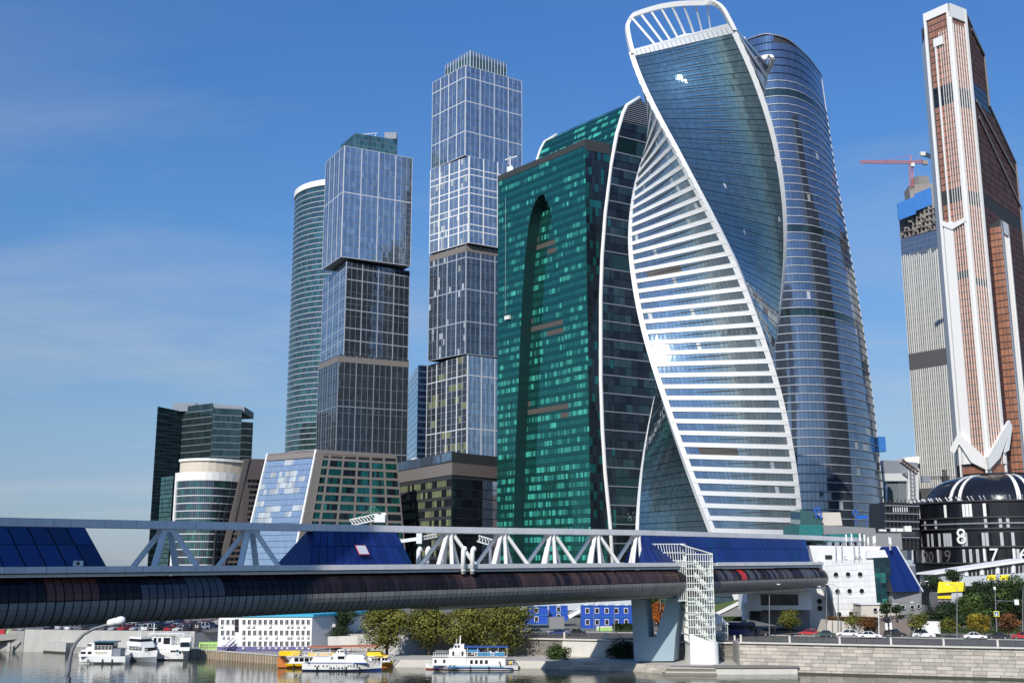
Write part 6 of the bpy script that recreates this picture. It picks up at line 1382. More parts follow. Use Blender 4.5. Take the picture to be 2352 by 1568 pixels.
# shade-casting tower at the near end of the bridge (just outside the picture)
T = Tower('riverbank_tower', 'blue glass office tower at the near end of the bridge, left outside the view', (-92, 72, 4), cap=0)
e1_, e2_ = Vector((math.cos(SUN_AZ), -math.sin(SUN_AZ), 0)), Vector((math.sin(SUN_AZ), math.cos(SUN_AZ), 0)); pt3 = BP(2.9, 0, 26); pmax = pt3.dot(e1_); amax = 40.0; htw = 27 + (pt3.dot(e2_) - amax) * math.tan(SUN_EL)
cq = [e1_ * a + e2_ * b for a, b in ((pmax - 27, 0), (pmax, 0), (pmax, amax), (pmax - 27, amax))]
MB().prism([(p.x, p.y) for p in cq], 4, htw).build('tower_core', 'frame_grey', T.root)
for k in range(4): T.face(quadS(cq[k], cq[(k + 1) % 4], 4, htw), 16, 28, lambda i, j: 'g_navy', (cq[0] + cq[2]) / 2, mv=.12)
T.done()
# ================================================================== plants
def leafmat(name, c): 
    for nm_, k_ in ((name, 1.0), (name + '_light', 1.5), (name + '_deep', .6)):
        m = mat(nm_, tuple(v * k_ for v in c), .65, var=.35); m.node_tree.nodes['Principled BSDF'].inputs['Specular IOR Level'].default_value = .25
    b = m.node_tree.nodes['Principled BSDF']; b.inputs['Specular IOR Level'].default_value = .25
    return m
leafmat('leaf_willow', (.115, .12, .022)); leafmat('leaf_green', (.05, .085, .02)); leafmat('leaf_dark', (.022, .042, .014)); leafmat('leaf_yellow', (.22, .17, .02)); leafmat('leaf_orange', (.30, .09, .015)); leafmat('leaf_rust', (.13, .055, .02)); leafmat('leaf_spruce', (.03, .06, .05))
mat('bark', (.07, .055, .04), .9, ns=3, na=.4)
def tree(name, label, px, pyb, pyt, wpx, Y, leaf, n=3500, ls=.42, cat='tree', trunk=.22, base=.25, group=None, lobes=26, seed=None):
    r = random.Random(seed if seed is not None else int(px * 7 + pyb)); b = Wp(px, pyb, Y); t = Wp(px, pyt, Y); H = t.z - b.z; W = wpx / 2571 * Y
    root = thing(name, label, cat, b, 0, group, local=True)
    cz0 = H * base; cH = H - cz0; mb = MB(); L_ = []
    for i in range(lobes):
        while True:
            x, y, z = r.uniform(-1, 1), r.uniform(-1, 1), r.uniform(-1, 1)
            if .2 < x * x + y * y + z * z < 1.15: break
        f = 1 - .35 * max(0, z) - .15 * max(0, -z); L_.append((x * W * .40 * f, y * W * .38 * f, cz0 + cH * (.48 + .40 * z), r.choice((.07, .10, .13, .17, .22)) * W + .15))
    per = n // lobes
    tot = sum(q[3] ** 1.7 for q in L_)
    for (x, y, z, q) in L_:
        mi_ = r.choice((0, 0, 1, 2)); per = int(n * q ** 1.7 / tot)
        for _ in range(per):
            d = Vector((r.gauss(0, 1), r.gauss(0, 1), r.gauss(0, 1) + .25)); d.normalize(); p = Vector((x, y, z)) + Vector((d.x, d.y, d.z * .75)) * q * r.choice((r.uniform(.5, 1.05), r.uniform(.8, 1.35))); p.z = max(p.z, cz0 * .6)
            s = ls * r.uniform(.6, 1.3); a = Vector((r.uniform(-1, 1), r.uniform(-1, 1), r.uniform(-.6, .6))); nn = (d + a * .9).normalized(); u = nn.cross(Vector((r.uniform(-1, 1), r.uniform(-1, 1), r.uniform(-1, 1)))).normalized(); v = nn.cross(u)
            mb.add([p + u * s * .5, p + v * s * .32, p - u * s * .5, p - v * s * .32], [(0, 1, 2, 3)], mi_)
    mb.build('crown', [leaf, leaf + '_light', leaf + '_deep'], root)
    tk = MB().tube([(0, 0, -.3), (r.uniform(-.2, .2), 0, H * .3), (r.uniform(-.3, .3), r.uniform(-.2, .2), H * .75)], [trunk, trunk * .8, trunk * .25], 7)
    for (x, y, z, q) in L_[:9]: tk.tube([(0, 0, max(.3, z * .45)), (x * .5, y * .5, z * .8), (x, y, z)], [trunk * .5, trunk * .3, .03], 5)
    tk.build('trunk', 'bark', root)
    return root
def spruce(label, px, pyb, pyt, wpx, Y):
    r = random.Random(5); b = Wp(px, pyb, Y); H = Wp(px, pyt, Y).z - b.z; W = wpx / 2571 * Y; root = thing('spruce_tree', label, 'tree', b, local=True); mb = MB()
    for i in range(16):
        z = H * (.06 + .9 * i / 16); rr = W / 2 * (1 - i / 16.5)
        for k in range(15):
            a = r.uniform(0, 6.28)
            for q in range(14):
                f = r.uniform(.15, 1); p = Vector((math.cos(a) * rr * f, math.sin(a) * rr * f, z - f * rr * .35 + r.uniform(-.15, .1))); s = .32; u = Vector((math.cos(a), math.sin(a), -.35)).normalized(); v = Vector((-math.sin(a), math.cos(a), r.uniform(-.4, .4)))
                mb.add([p - u * s * .5, p + v * s * .3, p + u * s * .6, p - v * s * .3], [(0, 1, 2, 3)])
    mb.build('crown', 'leaf_spruce', root); MB().tube([(0, 0, -.2), (0, 0, H * .95)], [.2, .03], 6).build('trunk', 'bark', root)
Tq = 236.0
tree('willow_tree', 'large olive willow leftmost on the quay right of the cream wall', 888, 1512, 1376, 126, Tq + 2, 'leaf_willow', 7500, .5, trunk=.35, base=.16, lobes=44)
tree('willow_tree', 'olive willow second from the left on the quay', 985, 1510, 1382, 108, Tq + 4, 'leaf_willow', 6500, .5, trunk=.32, base=.2, lobes=40)
tree('willow_tree', 'olive willow behind the blue and white boat cabin', 1062, 1510, 1374, 116, Tq + 3, 'leaf_willow', 6500, .5, trunk=.32, base=.18, lobes=40)
tree('willow_tree', 'broad olive willow rightmost on the quay beside the stone wall', 1160, 1510, 1368, 158, Tq + 1, 'leaf_willow', 8500, .5, trunk=.38, base=.12, lobes=48)
tree('dark_tree', 'dark green tree between the white house and the willows', 790, 1462, 1392, 62, 256, 'leaf_dark', 3000, .45)
tree('dark_shrub', 'low dark ivy shrub on top of the cream screen wall', 772, 1464, 1438, 66, 246, 'leaf_dark', 1600, .35, 'shrub', .06, .05)
tree('quay_bush', 'round green bush on the quay before the white wall panel', 1284, 1520, 1478, 56, 230, 'leaf_green', 3200, .32, 'bush', .08, .02)
tree('quay_bush', 'dark green bush beside the pier at the foot of the wall', 1424, 1516, 1468, 62, 231, 'leaf_dark', 2600, .34, 'bush', .08, .02)
tree('autumn_tree', 'orange autumn tree seen through the V of the pier', 1514, 1455, 1372, 44, 262, 'leaf_orange', 2400, .42)
tree('dark_tree', 'green tree behind the orange tree in the V of the pier', 1503, 1450, 1360, 60, 285, 'leaf_green', 2200, .5)
tree('street_tree', 'yellowish green tree before the hall under the tube end', 1816, 1459, 1398, 54, 247, 'leaf_willow', 2600, .38)
tree('street_tree', 'thin young tree in front of the white bridge house', 1961, 1457, 1402, 46, 246, 'leaf_willow', 900, .34, trunk=.09)
tree('street_tree', 'reddish green young tree beside the white estate car', 1992, 1458, 1412, 42, 245, 'leaf_rust', 1500, .34, trunk=.09)
tree('pine_tree', 'dark pine before the beige annex', 2037, 1418, 1380, 30, 252, 'leaf_dark', 1700, .35); tree('pine_tree', 'second dark pine beside the beige annex', 2060, 1417, 1388, 26, 253, 'leaf_dark', 1300, .35)
tree('street_tree', 'young green tree standing before the white truck', 2114, 1462, 1404, 54, 240, 'leaf_willow', 1700, .36, trunk=.1)
spruce('blue green spruce right of the blue slope', 2136, 1440, 1362, 46, 262)
tree('roadside_tree', 'small dark tree behind the spruce below the white roof', 2142, 1370, 1318, 52, 290, 'leaf_dark', 1800, .45); tree('roadside_tree', 'small green tree before the long white roof', 2192, 1345, 1304, 46, 300, 'leaf_dark', 1500, .45)
for i, (px, yb, yt, w, Y, lf, lb) in enumerate(((2180, 1452, 1385, 86, 262, 'leaf_dark', 'dark tree below the yellow roof'), (2238, 1450, 1360, 90, 264, 'leaf_green', 'dense green tree right of the yellow roof'), (2290, 1450, 1322, 110, 270, 'leaf_dark', 'tall dark green tree behind the road sign mast'), (2338, 1455, 1310, 100, 268, 'leaf_green', 'tallest green tree at the right picture edge'), (2250, 1440, 1330, 80, 285, 'leaf_dark', 'dark tree behind the dense green tree'), (2368, 1450, 1330, 90, 262, 'leaf_dark', 'dark tree cut by the right picture edge'))):
    tree('park_tree', lb, px, yb, yt, w, Y, lf, 5000, .5, trunk=.25, base=.08, lobes=34, group='park trees at right')
tree('street_tree', 'small yellow green tree at the kerb right of the white truck', 2184, 1463, 1418, 42, 243, 'leaf_willow', 1500, .33, trunk=.09)
tree('autumn_tree', 'golden yellow tree at the kerb near the road sign', 2254, 1464, 1406, 56, 242, 'leaf_yellow', 2400, .36, trunk=.11)
tree('autumn_tree', 'rust brown tree at the kerb right of the road sign', 2318, 1464, 1408, 54, 243, 'leaf_rust', 2400, .36, trunk=.11)
def hedge(label, x0, x1, yb, yt, Y, leaf, n=2200, dp=2.0):
    r = random.Random(int(x0)); a, b = Wp(x0, yb, Y), Wp(x1, yb, Y); h = Wp(x0, yt, Y).z - a.z; root = thing('hedge', label, 'hedge', a); mb = MB()
    for _ in range(n):
        p = Vector((lerp(a.x, b.x, r.random()), a.y + r.uniform(0, dp), a.z + h * (r.random() ** .5))); s = .34; u = Vector((r.gauss(0, 1), r.gauss(0, 1), r.gauss(0, 1))).normalized(); v = u.cross(Vector((r.gauss(0, 1), r.gauss(0, 1), 1))).normalized(); mb.add([p + u * s * .5, p + v * s * .3, p - u * s * .5, p - v * s * .3], [(0, 1, 2, 3)])
    mb.build('foliage', leaf, root); MB().hexa([(a.x + .2, a.y + .3, a.z), (b.x - .2, a.y + .3, a.z), (b.x - .2, a.y + dp - .2, a.z), (a.x + .2, a.y + dp - .2, a.z), (a.x + .3, a.y + .4, a.z + h * .8), (b.x - .3, a.y + .4, a.z + h * .8), (b.x - .3, a.y + dp - .3, a.z + h * .8), (a.x + .3, a.y + dp - .3, a.z + h * .8)]).build('twig_core', 'hedge_green', root)
hedge('clipped dark hedge before the blue cabin block', 1408, 1455, 1450, 1432, 262, 'leaf_dark'); hedge('reddish hedge on the planter before the white bridge house', 1905, 2020, 1428, 1417, 253, 'leaf_rust', 3000, 3); hedge('dark hedge on top of the brown retaining wall', 2020, 2080, 1422, 1412, 257, 'leaf_dark', 2000, 3); hedge('low green hedge behind the blue bus', 1660, 1716, 1432, 1416, 268, 'leaf_green', 1800, 3); hedge('long low hedge below the right hand trees', 2150, 2370, 1462, 1444, 256, 'leaf_green', 4500, 3)

# ================================================================== boats
mat('hull_white', (.80, .80, .79), .35, coat=.3); mat('hull_blue', (.012, .045, .20), .3, coat=.3); mat('hull_red', (.25, .05, .03), .6); mat('boat_glass', (.012, .014, .018), .08); mat('boat_yellow', (.85, .55, .01), .4); mat('boat_orange', (.55, .17, .03), .5); mat('canopy_rust', (.42, .13, .07), .7); mat('canopy_blue', (.03, .10, .32), .7); mat('banner_blue', (.05, .25, .5), .5); mat('deck_grey', (.35, .35, .34), .8); mat('boat_teal', (.02, .10, .14), .2)
def hull(root, L, B, H, bow=1, m='hull_white', low='hull_blue', lowh=.3, sheer=.5, name='hull'):
    K = 18; st_ = []
    for i in range(K + 1):
        t = i / K; x = L * (t - .5); bw = B / 2 * (1 - max(0, (t - .62) / .38) ** 2.2) * (1 - .15 * max(0, (.12 - t) / .12)); z = H + sheer * max(0, (t - .45) / .55) ** 2; bw = max(bw, .06); fl_ = .8 if t < .6 else .8 - .35 * (t - .6) / .4
        zl = lowh + (z - H) * .5
        st_.append([(x, -bw * .55 * fl_, -.6), (x, -bw * (fl_ + .12), zl), (x, -bw, z), (x, bw, z), (x, bw * (fl_ + .12), zl), (x, bw * .55 * fl_, -.6)])
    if bow < 0: st_ = [[(-p[0], p[1], p[2]) for p in s] for s in st_]
    vs = [p for s in st_ for p in s]; mb = MB()
    mb.v = [tuple(p) for p in vs]
    for i in range(K):
        for j in range(5): mb.f.append((i * 6 + j, i * 6 + j + 1, (i + 1) * 6 + j + 1, (i + 1) * 6 + j)); mb.m.append(1 if j in (0, 4) else (2 if j == 2 else 0))
        mb.f.append((i * 6 + 5, i * 6, (i + 1) * 6, (i + 1) * 6 + 5)); mb.m.append(1)
    mb.f += [tuple(range(6)), tuple(range(K * 6, K * 6 + 6))]; mb.m += [0, 0]
    return mb.build(name, [m, low, 'deck_grey'], root)
def cabin_b(root, x0, x1, B, z0, z1, m='hull_white', rake0=.0, rake1=.0, name='cabin'):
    y = B / 2; return MB().hexa([(x0, -y, z0), (x1, -y, z0), (x1, y, z0), (x0, y, z0), (x0 + rake0, -y * .93, z1), (x1 - rake1, -y * .93, z1), (x1 - rake1, y * .93, z1), (x0 + rake0, y * .93, z1)]).build(name, m, root)
def wins(root, xs, z, w, h, y, m='boat_glass', name='window'):
    for x in xs: MB().box((x, -y, z), (w, .08, h)).build(name, m, root)
def rails(root, x0, x1, y, z, h, n, m='hull_white', name='rail_post'):
    for i in range(n + 1): MB().beam((lerp(x0, x1, i / n), -y, z), (lerp(x0, x1, i / n), -y, z + h), .06).build(name, m, root)
    MB().beam((x0, -y, z + h), (x1, -y, z + h), .07).beam((x0, -y, z + h * .5), (x1, -y, z + h * .5), .04).beam((x0, y, z + h), (x1, y, z + h), .07).build('handrail', m, root)
def ring(root, x, y, z):
    me = MB().tube([(x + .34 * math.cos(R(a)), y, z + .34 * math.sin(R(a))) for a in range(0, 361, 30)], .09, 6); me.build('life_ring', 'boat_orange' if False else 'hull_white', root)
def tackle(root, L, B, xs, bow):
    for x in xs: MB().tube([(x, -B / 2 - .12, .25), (x, -B / 2 - .14, .95)], .13, 7).build('fender', 'rail_dark', root)
    MB().tube([(bow * L / 2 * .9, 0, 1.6), (bow * L / 2 * .98, 2.4, 1.2), (bow * L / 2 * 1.08, 4.6, 1.5)], .035, 5).build('mooring_rope', 'cream_clad', root)
def at_water(px, py): return Gz(px, py, 0)
# ferry with blue stripe, right
p = at_water(1084, 1536); b = thing('river_ferry', 'white river ferry with pale blue banners moored before the willows', 'boat', p, R(-1.5), local=True)
L_ = 18.1; hull(b, L_, 4.4, 1.15, -1, 'hull_white', 'hull_red', .12, .45)
MB().box((0.3, -2.16, .55), (L_ * .86, .10, .22)).build('blue_stripe', 'hull_blue', b); MB().box((.8, -2.17, .85), (11, .08, .12)).build('teal_stripe', 'cyan_trim', b)
cabin_b(b, -7.6, 6.6, 3.9, 1.1, 3.1); MB().box((-.4, 0, 3.16), (14.6, 4.2, .14)).build('upper_deck', 'hull_white', b)
wins(b, (-7.0, -5.3), 2.1, .38, .75, 1.97); wins(b, (.0, .95, 1.9, 2.9), 1.95, .5, .85, 1.97)
cabin_b(b, -4.6, -1.0, 4.1, .9, 4.9, rake0=.25, rake1=.1, name='wheelhouse_block'); MB().box((-2.75, -2.06, 3.9), (1.0, .08, .95)).build('white_door', 'hull_white', b); wins(b, (-3.55, -1.75), 3.9, .32, 1.0, 2.02); wins(b, (-4.1, -3.3, -2.5, -1.7), 1.05, .5, .18, 2.1)
cabin_b(b, -3.6, -1.5, 2.6, 4.9, 6.0, rake0=.2, name='wheelhouse'); wins(b, (-3.15, -2.55), 5.5, .4, .6, 1.28); MB().beam((-2.4, 0, 6), (-2.3, 0, 8.0), .22).beam((-3.1, 0, 6), (-3.1, 0, 7.2), .08).build('mast', 'hull_white', b)
for i, (x0, x1) in enumerate(((1.3, 2.5), (2.6, 6.4))): MB().box(((x0 + x1) / 2, -1.98, 3.75), (x1 - x0, .05, .75)).build('banner', 'banner_blue', b)
rails(b, -.9, 6.4, 1.95, 3.2, 1.0, 5); rails(b, -7.4, -4.7, 1.95, 3.2, .95, 6); MB().box((2.8, 0, 5.35), (8.6, 4.1, .1)).build('canopy', 'canopy_blue', b); MB().box((.3, -1.2, 4.7), (2.4, .6, .9)).build('tarpaulin', 'banner_blue', b)
for x in (-.8, 1.2, 3.2, 5.2, 6.9): MB().beam((x, -1.95, 3.2), (x, -1.95, 5.3), .07).beam((x, 1.95, 3.2), (x, 1.95, 5.3), .07).build('canopy_post', 'hull_white', b)
for x in (.9, 4.1): ring(b, x, -2.08, 3.75)
MB().tube([(5.4, -2.2, 2.1), (5.75, -2.28, .9)], .12, 6).build('fender', 'rail_dark', b); rails(b, 6.7, 8.6, 1.6, 1.15, .95, 3); MB().ball((7.6, -.8, 1.6), .45).build('yellow_buoy', 'boat_yellow', b)
for i in range(12): MB().box((lerp(-.5, 6.0, i / 11), rnd.uniform(-1.2, 1.2), 4.1), (.35, .3, .8)).build('deck_chair', 'hull_white' if i % 2 else 'canopy_blue', b)
tackle(b, 18.1, 4.4, (-5.8, -.2, 3.4), -1); b.scale = (1, 1, .8)
# white motor ship with blue hull bottom
p = at_water(787, 1538.5); b = thing('motor_ship', 'white motor ship with deep blue stripes moored in front of the yellow boat', 'boat', p, R(-2.5), local=True)
L_ = 15.2; hull(b, L_, 3.8, 1.55, 1, 'hull_white', 'hull_blue', .32, .45)
MB().box((-.7, -1.82, 1.6), (11.5, .1, .28)).build('blue_stripe', 'hull_blue', b); cabin_b(b, -6.3, 5.2, 3.4, 1.5, 2.75, rake0=.9, rake1=1.0); MB().box((-.5, 0, 2.8), (10.2, 3.2, .1)).build('cabin_roof', 'hull_white', b)
wins(b, (-5.0, -4.3, -3.4, -2.7), 1.15, .22, .6, 1.82); wins(b, (1.4, 1.9, 2.5, 3.1), 1.15, .18, .55, 1.82); MB().lathe([(.001, 0), (.16, 0)], (0, 0, 0), 12).build('porthole', 'boat_glass', b).__setattr__('location', (-6.2, -1.83, 1.25))
cabin_b(b, -2.4, .8, 3.5, 1.5, 3.5, rake0=.7, rake1=.1, name='wheelhouse'); wins(b, (-.05,), 2.75, 1.25, .55, 1.74); MB().hexa([(-2.1, -1.75, 2.4), (-1.75, -1.75, 2.4), (-1.75, -1.7, 2.4), (-2.1, -1.7, 2.4), (-1.75, -1.76, 2.9), (-1.6, -1.76, 2.9), (-1.6, -1.7, 2.9), (-1.75, -1.7, 2.9)]).build('window', 'boat_glass', b); wins(b, (1.4,), 3.05, .7, .35, 1.3)
cabin_b(b, -1.2, .4, 2.2, 3.5, 4.3, rake0=.3, name='upper_bridge'); wins(b, (-.7, -.2, .15), 3.95, .25, .4, 1.1)
MB().box((-2.2, -1.85, .85), (.05, .06, 1.1)).box((.65, -1.85, .85), (.05, .06, 1.1)).box((-.8, -1.85, .85), (.05, .06, 1.1)).build('side_hatch', 'hull_blue', b); wins(b, (-1.9, -1.35, -.4, .25), .65, .3, .3, 1.86)
cabin_b(b, .9, 4.7, 3.0, 2.7, 3.25, rake1=.7, name='fore_cabin'); rails(b, -5.8, -2.5, 1.5, 2.8, .7, 6)
tackle(b, 15.2, 3.7, (-4.6, 1.0, 3.6), 1); rails(b, 4.6, 6.9, 1.0, 1.75, .8, 4); b.scale = (1, 1, .92)
# yellow pleasure boat behind
p = at_water(772, 1531); b = thing('pleasure_boat', 'long yellow and orange pleasure boat with rust coloured canopy', 'boat', p, R(-1), local=True)
L_ = 22.5; hull(b, L_, 4.6, 1.1, 1, 'boat_yellow', 'boat_orange', .5, .5)
MB().hexa([(-11.3, -2.3, .2), (-9.3, -2.3, .2), (-9.3, 2.3, .2), (-11.3, 2.3, .2), (-11.2, -2.3, 2.6), (-10.9, -2.3, 2.6), (-10.9, 2.3, 2.6), (-11.2, 2.3, 2.6)]).build('stern_frame', 'boat_orange', b)
cabin_b(b, -9.2, 7.5, 4.0, 1.1, 2.75, rake0=.9, rake1=.4); MB().box((-.8, 0, 2.8), (17.5, 4.3, .12)).build('upper_deck', 'hull_white', b); wins(b, [-7.6 + i * 1.02 for i in range(14)], 2.0, .78, .85, 2.02)
MB().box((-9.1, -.6, 3.45), (4.1, 2.4, 1.1)).build('life_raft', 'boat_yellow', b)
for x, w in ((-4.4, 1.9), (-2.2, 1.9), (.2, 2.1)): MB().box((x, -1.9, 3.25), (w, .35, .95)).build('yellow_bench', 'boat_yellow', b)
for x in (-4.6, -1, 2.6, 6.2): MB().beam((x, -2, 2.85), (x, -2, 4.9), .1).beam((x, 2, 2.85), (x, 2, 4.9), .1).build('canopy_post', 'hull_white', b)
MB().hexa([(-5.6, -2.3, 4.8), (8.2, -2.3, 5.1), (8.2, 2.3, 5.1), (-5.6, 2.3, 4.8), (-5.6, -2.2, 4.95), (8.2, -2.2, 5.28), (8.2, 2.2, 5.28), (-5.6, 2.2, 4.95)]).build('canopy', 'canopy_rust', b)
cabin_b(b, 6.0, 9.5, 3.6, 2.8, 3.8, 'boat_yellow', .1, .6, 'bridge_wing'); MB().box((9.4, -1.2, 2.7), (2.2, .5, .6)).build('rescue_boat', 'boat_yellow', b); cabin_b(b, 9.0, 11.0, 3.2, 1.4, 2.6, 'hull_white', .1, .8, 'fore_cabin'); wins(b, (9.6, 10.2), 2.1, .5, .7, 1.55)
mb = MB(); lattice(mb, (10.2, -1, 1.6), (11.6, -1, 3.6), .9, 4, .08); mb.build('gangway', 'hull_white', b)
tackle(b, 22.5, 4.6, (-8, -6), 1); rails(b, -8.4, 6.0, 2.1, 2.85, .8, 12); b.scale = (1, 1, .8)
# three white boats at left
p = at_water(237, 1522); b = thing('cabin_cruiser', 'white cabin cruiser with teal awning, leftmost moored boat', 'boat', p, R(-2), local=True)
L_ = 10.2; hull(b, L_, 3.4, 1.5, -1, 'hull_white', 'hull_white', .35, .25); MB().box((0, -1.62, .3), (9, .06, .12)).build('rubbing_strake', 'rail_dark', b); cabin_b(b, -4.7, 2.2, 3.1, 1.45, 2.75, rake0=.5); wins(b, (-4.1, -3.75, -3.4), 2.2, .3, .45, 1.54); wins(b, (-2.6, -2.2), 2.2, .35, .5, 1.54); wins(b, [-1.1 + i * .44 for i in range(6)], 2.2, .32, .5, 1.54, 'cream_clad'); cabin_b(b, -3.4, -1.6, 2.8, 2.75, 4.2, rake0=.7, name='helm'); wins(b, (-2.9, -2.6, -2.3), 3.7, .22, .5, 1.35)
MB().box((.6, 0, 4.35), (4.6, 2.9, .22)).build('awning', 'boat_teal', b); MB().box((.4, .3, 3.6), (3.8, 2.2, 1.3)).build('saloon_glass', 'boat_glass', b); rails(b, -1.5, 2.2, 1.5, 2.8, .8, 5); MB().box((3.1, 0, 2.2), (1.7, 2.6, 1.6)).build('engine_casing', 'frame_grey', b); MB().beam((-.6, 0, 4.4), (-.3, 0, 6), .07).build('mast', 'hull_white', b); MB().box((4.4, 0, 1.2), (1.2, 2.6, .5)).build('dinghy', 'rail_dark', b)
tackle(b, 10.2, 3.3, (-2.5, .5, 2.5), -1); rails(b, -4.8, -3.6, 1.2, 1.6, .7, 3)
p = at_water(318, 1520); b = thing('motor_yacht', 'white motor yacht lying bow-on between two white boats', 'boat', p + Vector((0, 3, 0)), R(-38), local=True)
hull(b, 9.5, 3.6, 1.9, 1, 'hull_white', 'frame_grey', .9, .6); cabin_b(b, -3.8, 2.6, 3.1, 1.9, 3.1, rake1=1.1); wins(b, (-2.6, -1.4, -.2, 1.0), 2.6, 1.0, .6, 1.52); MB().box((2.35, 0, 2.6), (.6, 2.5, .6)).build('windscreen', 'boat_glass', b); cabin_b(b, -3.9, 1.4, 3.3, 3.1, 4.0, rake1=.6, name='fly_bridge'); cabin_b(b, -3.4, .8, 2.9, 4.6, 5.0, name='hard_top'); wins(b, (-2.8, -1.6, -.4), 4.3, 1.1, .55, 1.4); MB().box((-1.3, 0, 4.3), (3.8, 2.7, .6)).build('saloon_glass', 'boat_glass', b); MB().beam((-1.5, 0, 5), (-1.5, 0, 7.2), .12).beam((-3, .5, 5), (-3, .5, 6.8), .08).build('mast', 'hull_white', b); rails(b, -4, 3.6, 1.6, 1.95, .7, 7)
p = at_water(368, 1516); b = thing('passenger_boat', 'white double-deck passenger boat, rightmost of the three left boats', 'boat', p + Vector((0, 2.5, 0)), R(-4), local=True)
hull(b, 9.6, 3.8, 1.9, -1, 'hull_white', 'frame_grey', .35, .3); cabin_b(b, -3.0, 4.6, 3.5, 1.9, 3.6); wins(b, (2.3, 2.9, 4.1), 2.0, .5, .8, 1.78); MB().box((3.5, -1.8, 1.9), (.5, .08, 1.3)).build('door', 'boat_teal', b)
for i in range(5): MB().box((-2.4 + i * .8, -1.78, 2.6), (.16, .06, .16)).build('porthole', 'boat_glass', b)
cabin_b(b, -3.2, 2.0, 3.2, 3.6, 5.6, name='upper_cabin'); wins(b, (-1.6, -.6), 4.8, .6, 1.0, 1.58); MB().box((1.0, -1.62, 4.6), (1.4, .06, 1.5)).build('dark_opening', 'boat_glass', b); MB().box((.9, 0, 6.4), (8.0, 3.4, .16)).build('awning', 'hull_white', b); rails(b, 2.2, 4.6, 1.7, 3.6, 1.0, 4)
for x in (-2.4, -.6, 1.2, 3.0, 4.6): MB().beam((x, -1.6, 5.6 if x < 2 else 3.6), (x, -1.6, 6.4), .08).build('awning_post', 'hull_white', b)
MB().beam((-2.6, 0, 6.4), (-2.6, 0, 8.6), .14).beam((-3.3, 0, 7.5), (-1.9, 0, 7.5), .08).build('mast', 'hull_white', b)
for i in range(6): MB().beam((-3 + i * 1.5, -1.9, 5.7), (-2.2 + i * 1.5, -1.9, 6.3), .05).build('string_light', 'hull_white', b)

b.scale = (1, 1, .87)
# ================================================================== vehicles
for nm, c in (('car_red', (.42, .015, .025)), ('car_white', (.78, .78, .77)), ('car_black', (.012, .012, .014)), ('car_green', (.03, .055, .05)), ('car_silver', (.42, .43, .45)), ('car_grey', (.12, .125, .13)), ('car_maroon', (.14, .02, .05)), ('car_blue', (.02, .05, .18)), ('bus_blue', (.012, .03, .13))): mat(nm, c, .3, coat=.6)
mat('car_glass', (.012, .014, .016), .06); mat('tyre_rubber', (.02, .02, .02), .85); mat('wheel_rim', (.45, .45, .46), .35, .8); mat('head_lamp', (.85, .85, .82), .15); mat('tail_lamp', (.5, .02, .02), .3)
def car_mesh(kind, L=4.5, W=1.8):
    H, hb = {'suv': (1.72, 1.02), 'sedan': (1.45, .88), 'estate': (1.5, .9), 'hatch': (1.5, .92)}[kind]
    x = L / 2; prof = [(-x, .32), (-x, hb * .86), (-x + .12, hb)]
    top = {'suv': [(-x + .28, hb + .04), (-x + .55, H - .04), (-x + .8, H), (x - 1.9, H), (x - 1.25, hb + .06)], 'sedan': [(-x + .85, hb + .03), (-x + 1.5, H - .03), (-x + 1.9, H), (x - 2.05, H), (x - 1.3, hb + .04)], 'estate': [(-x + .25, hb + .04), (-x + .7, H - .05), (-x + 1.0, H), (x - 2.0, H), (x - 1.25, hb + .04)], 'hatch': [(-x + .2, hb + .04), (-x + .7, H - .05), (-x + 1.0, H), (x - 1.9, H), (x - 1.15, hb + .04)]}[kind]
    body = prof + [(x - 1.1, hb + .02), (x - .25, hb * .86), (x, hb * .68), (x, .34)]
    w = W / 2
    mb = MB(); n = len(body)
    vs = [(a, -w * (.97 if z > hb * .8 else 1), z) for a, z in body] + [(a, w * (.97 if z > hb * .8 else 1), z) for a, z in body]
    mb.add(vs, [tuple(range(n)), tuple(range(n, 2 * n))[::-1]] + [(i, n + i, n + (i + 1) % n, (i + 1) % n) for i in range(n)])
    gh = MB(); t = top; wi = w * .80
    vs = [(a, -(w * .95 if k in (0, 4) else wi), z) for k, (a, z) in enumerate(t)] + [(a, (w * .95 if k in (0, 4) else wi), z) for k, (a, z) in enumerate(t)]
    gh.add(vs, [(0, 1, 2, 3, 4), (9, 8, 7, 6, 5), (0, 5, 6, 1), (3, 8, 9, 4), (4, 9, 5, 0)]); rf_ = MB(); rf_.hexa([(t[1][0], -wi, t[1][1] + .0), (t[3][0], -wi, H - .01), (t[3][0], wi, H - .01), (t[1][0], wi, t[1][1]), (t[2][0], -wi * .96, H + .03), (t[3][0] - .1, -wi * .96, H + .03), (t[3][0] - .1, wi * .96, H + .03), (t[2][0], wi * .96, H + .03)])
    for k in ((1, 0), (3, 4)): 
        for s_ in (-1, 1): rf_.beam((t[k[0]][0], s_ * wi, t[k[0]][1]), (t[k[1]][0], s_ * w * .95, t[k[1]][1]), .08)
    for s_ in (-1, 1): rf_.beam(((t[1][0] + t[3][0]) / 2, s_ * wi * 1.0, H), ((t[0][0] + t[4][0]) / 2, s_ * w * .965, hb), .09)
    return mb, gh, rf_, hb
CARM = {}
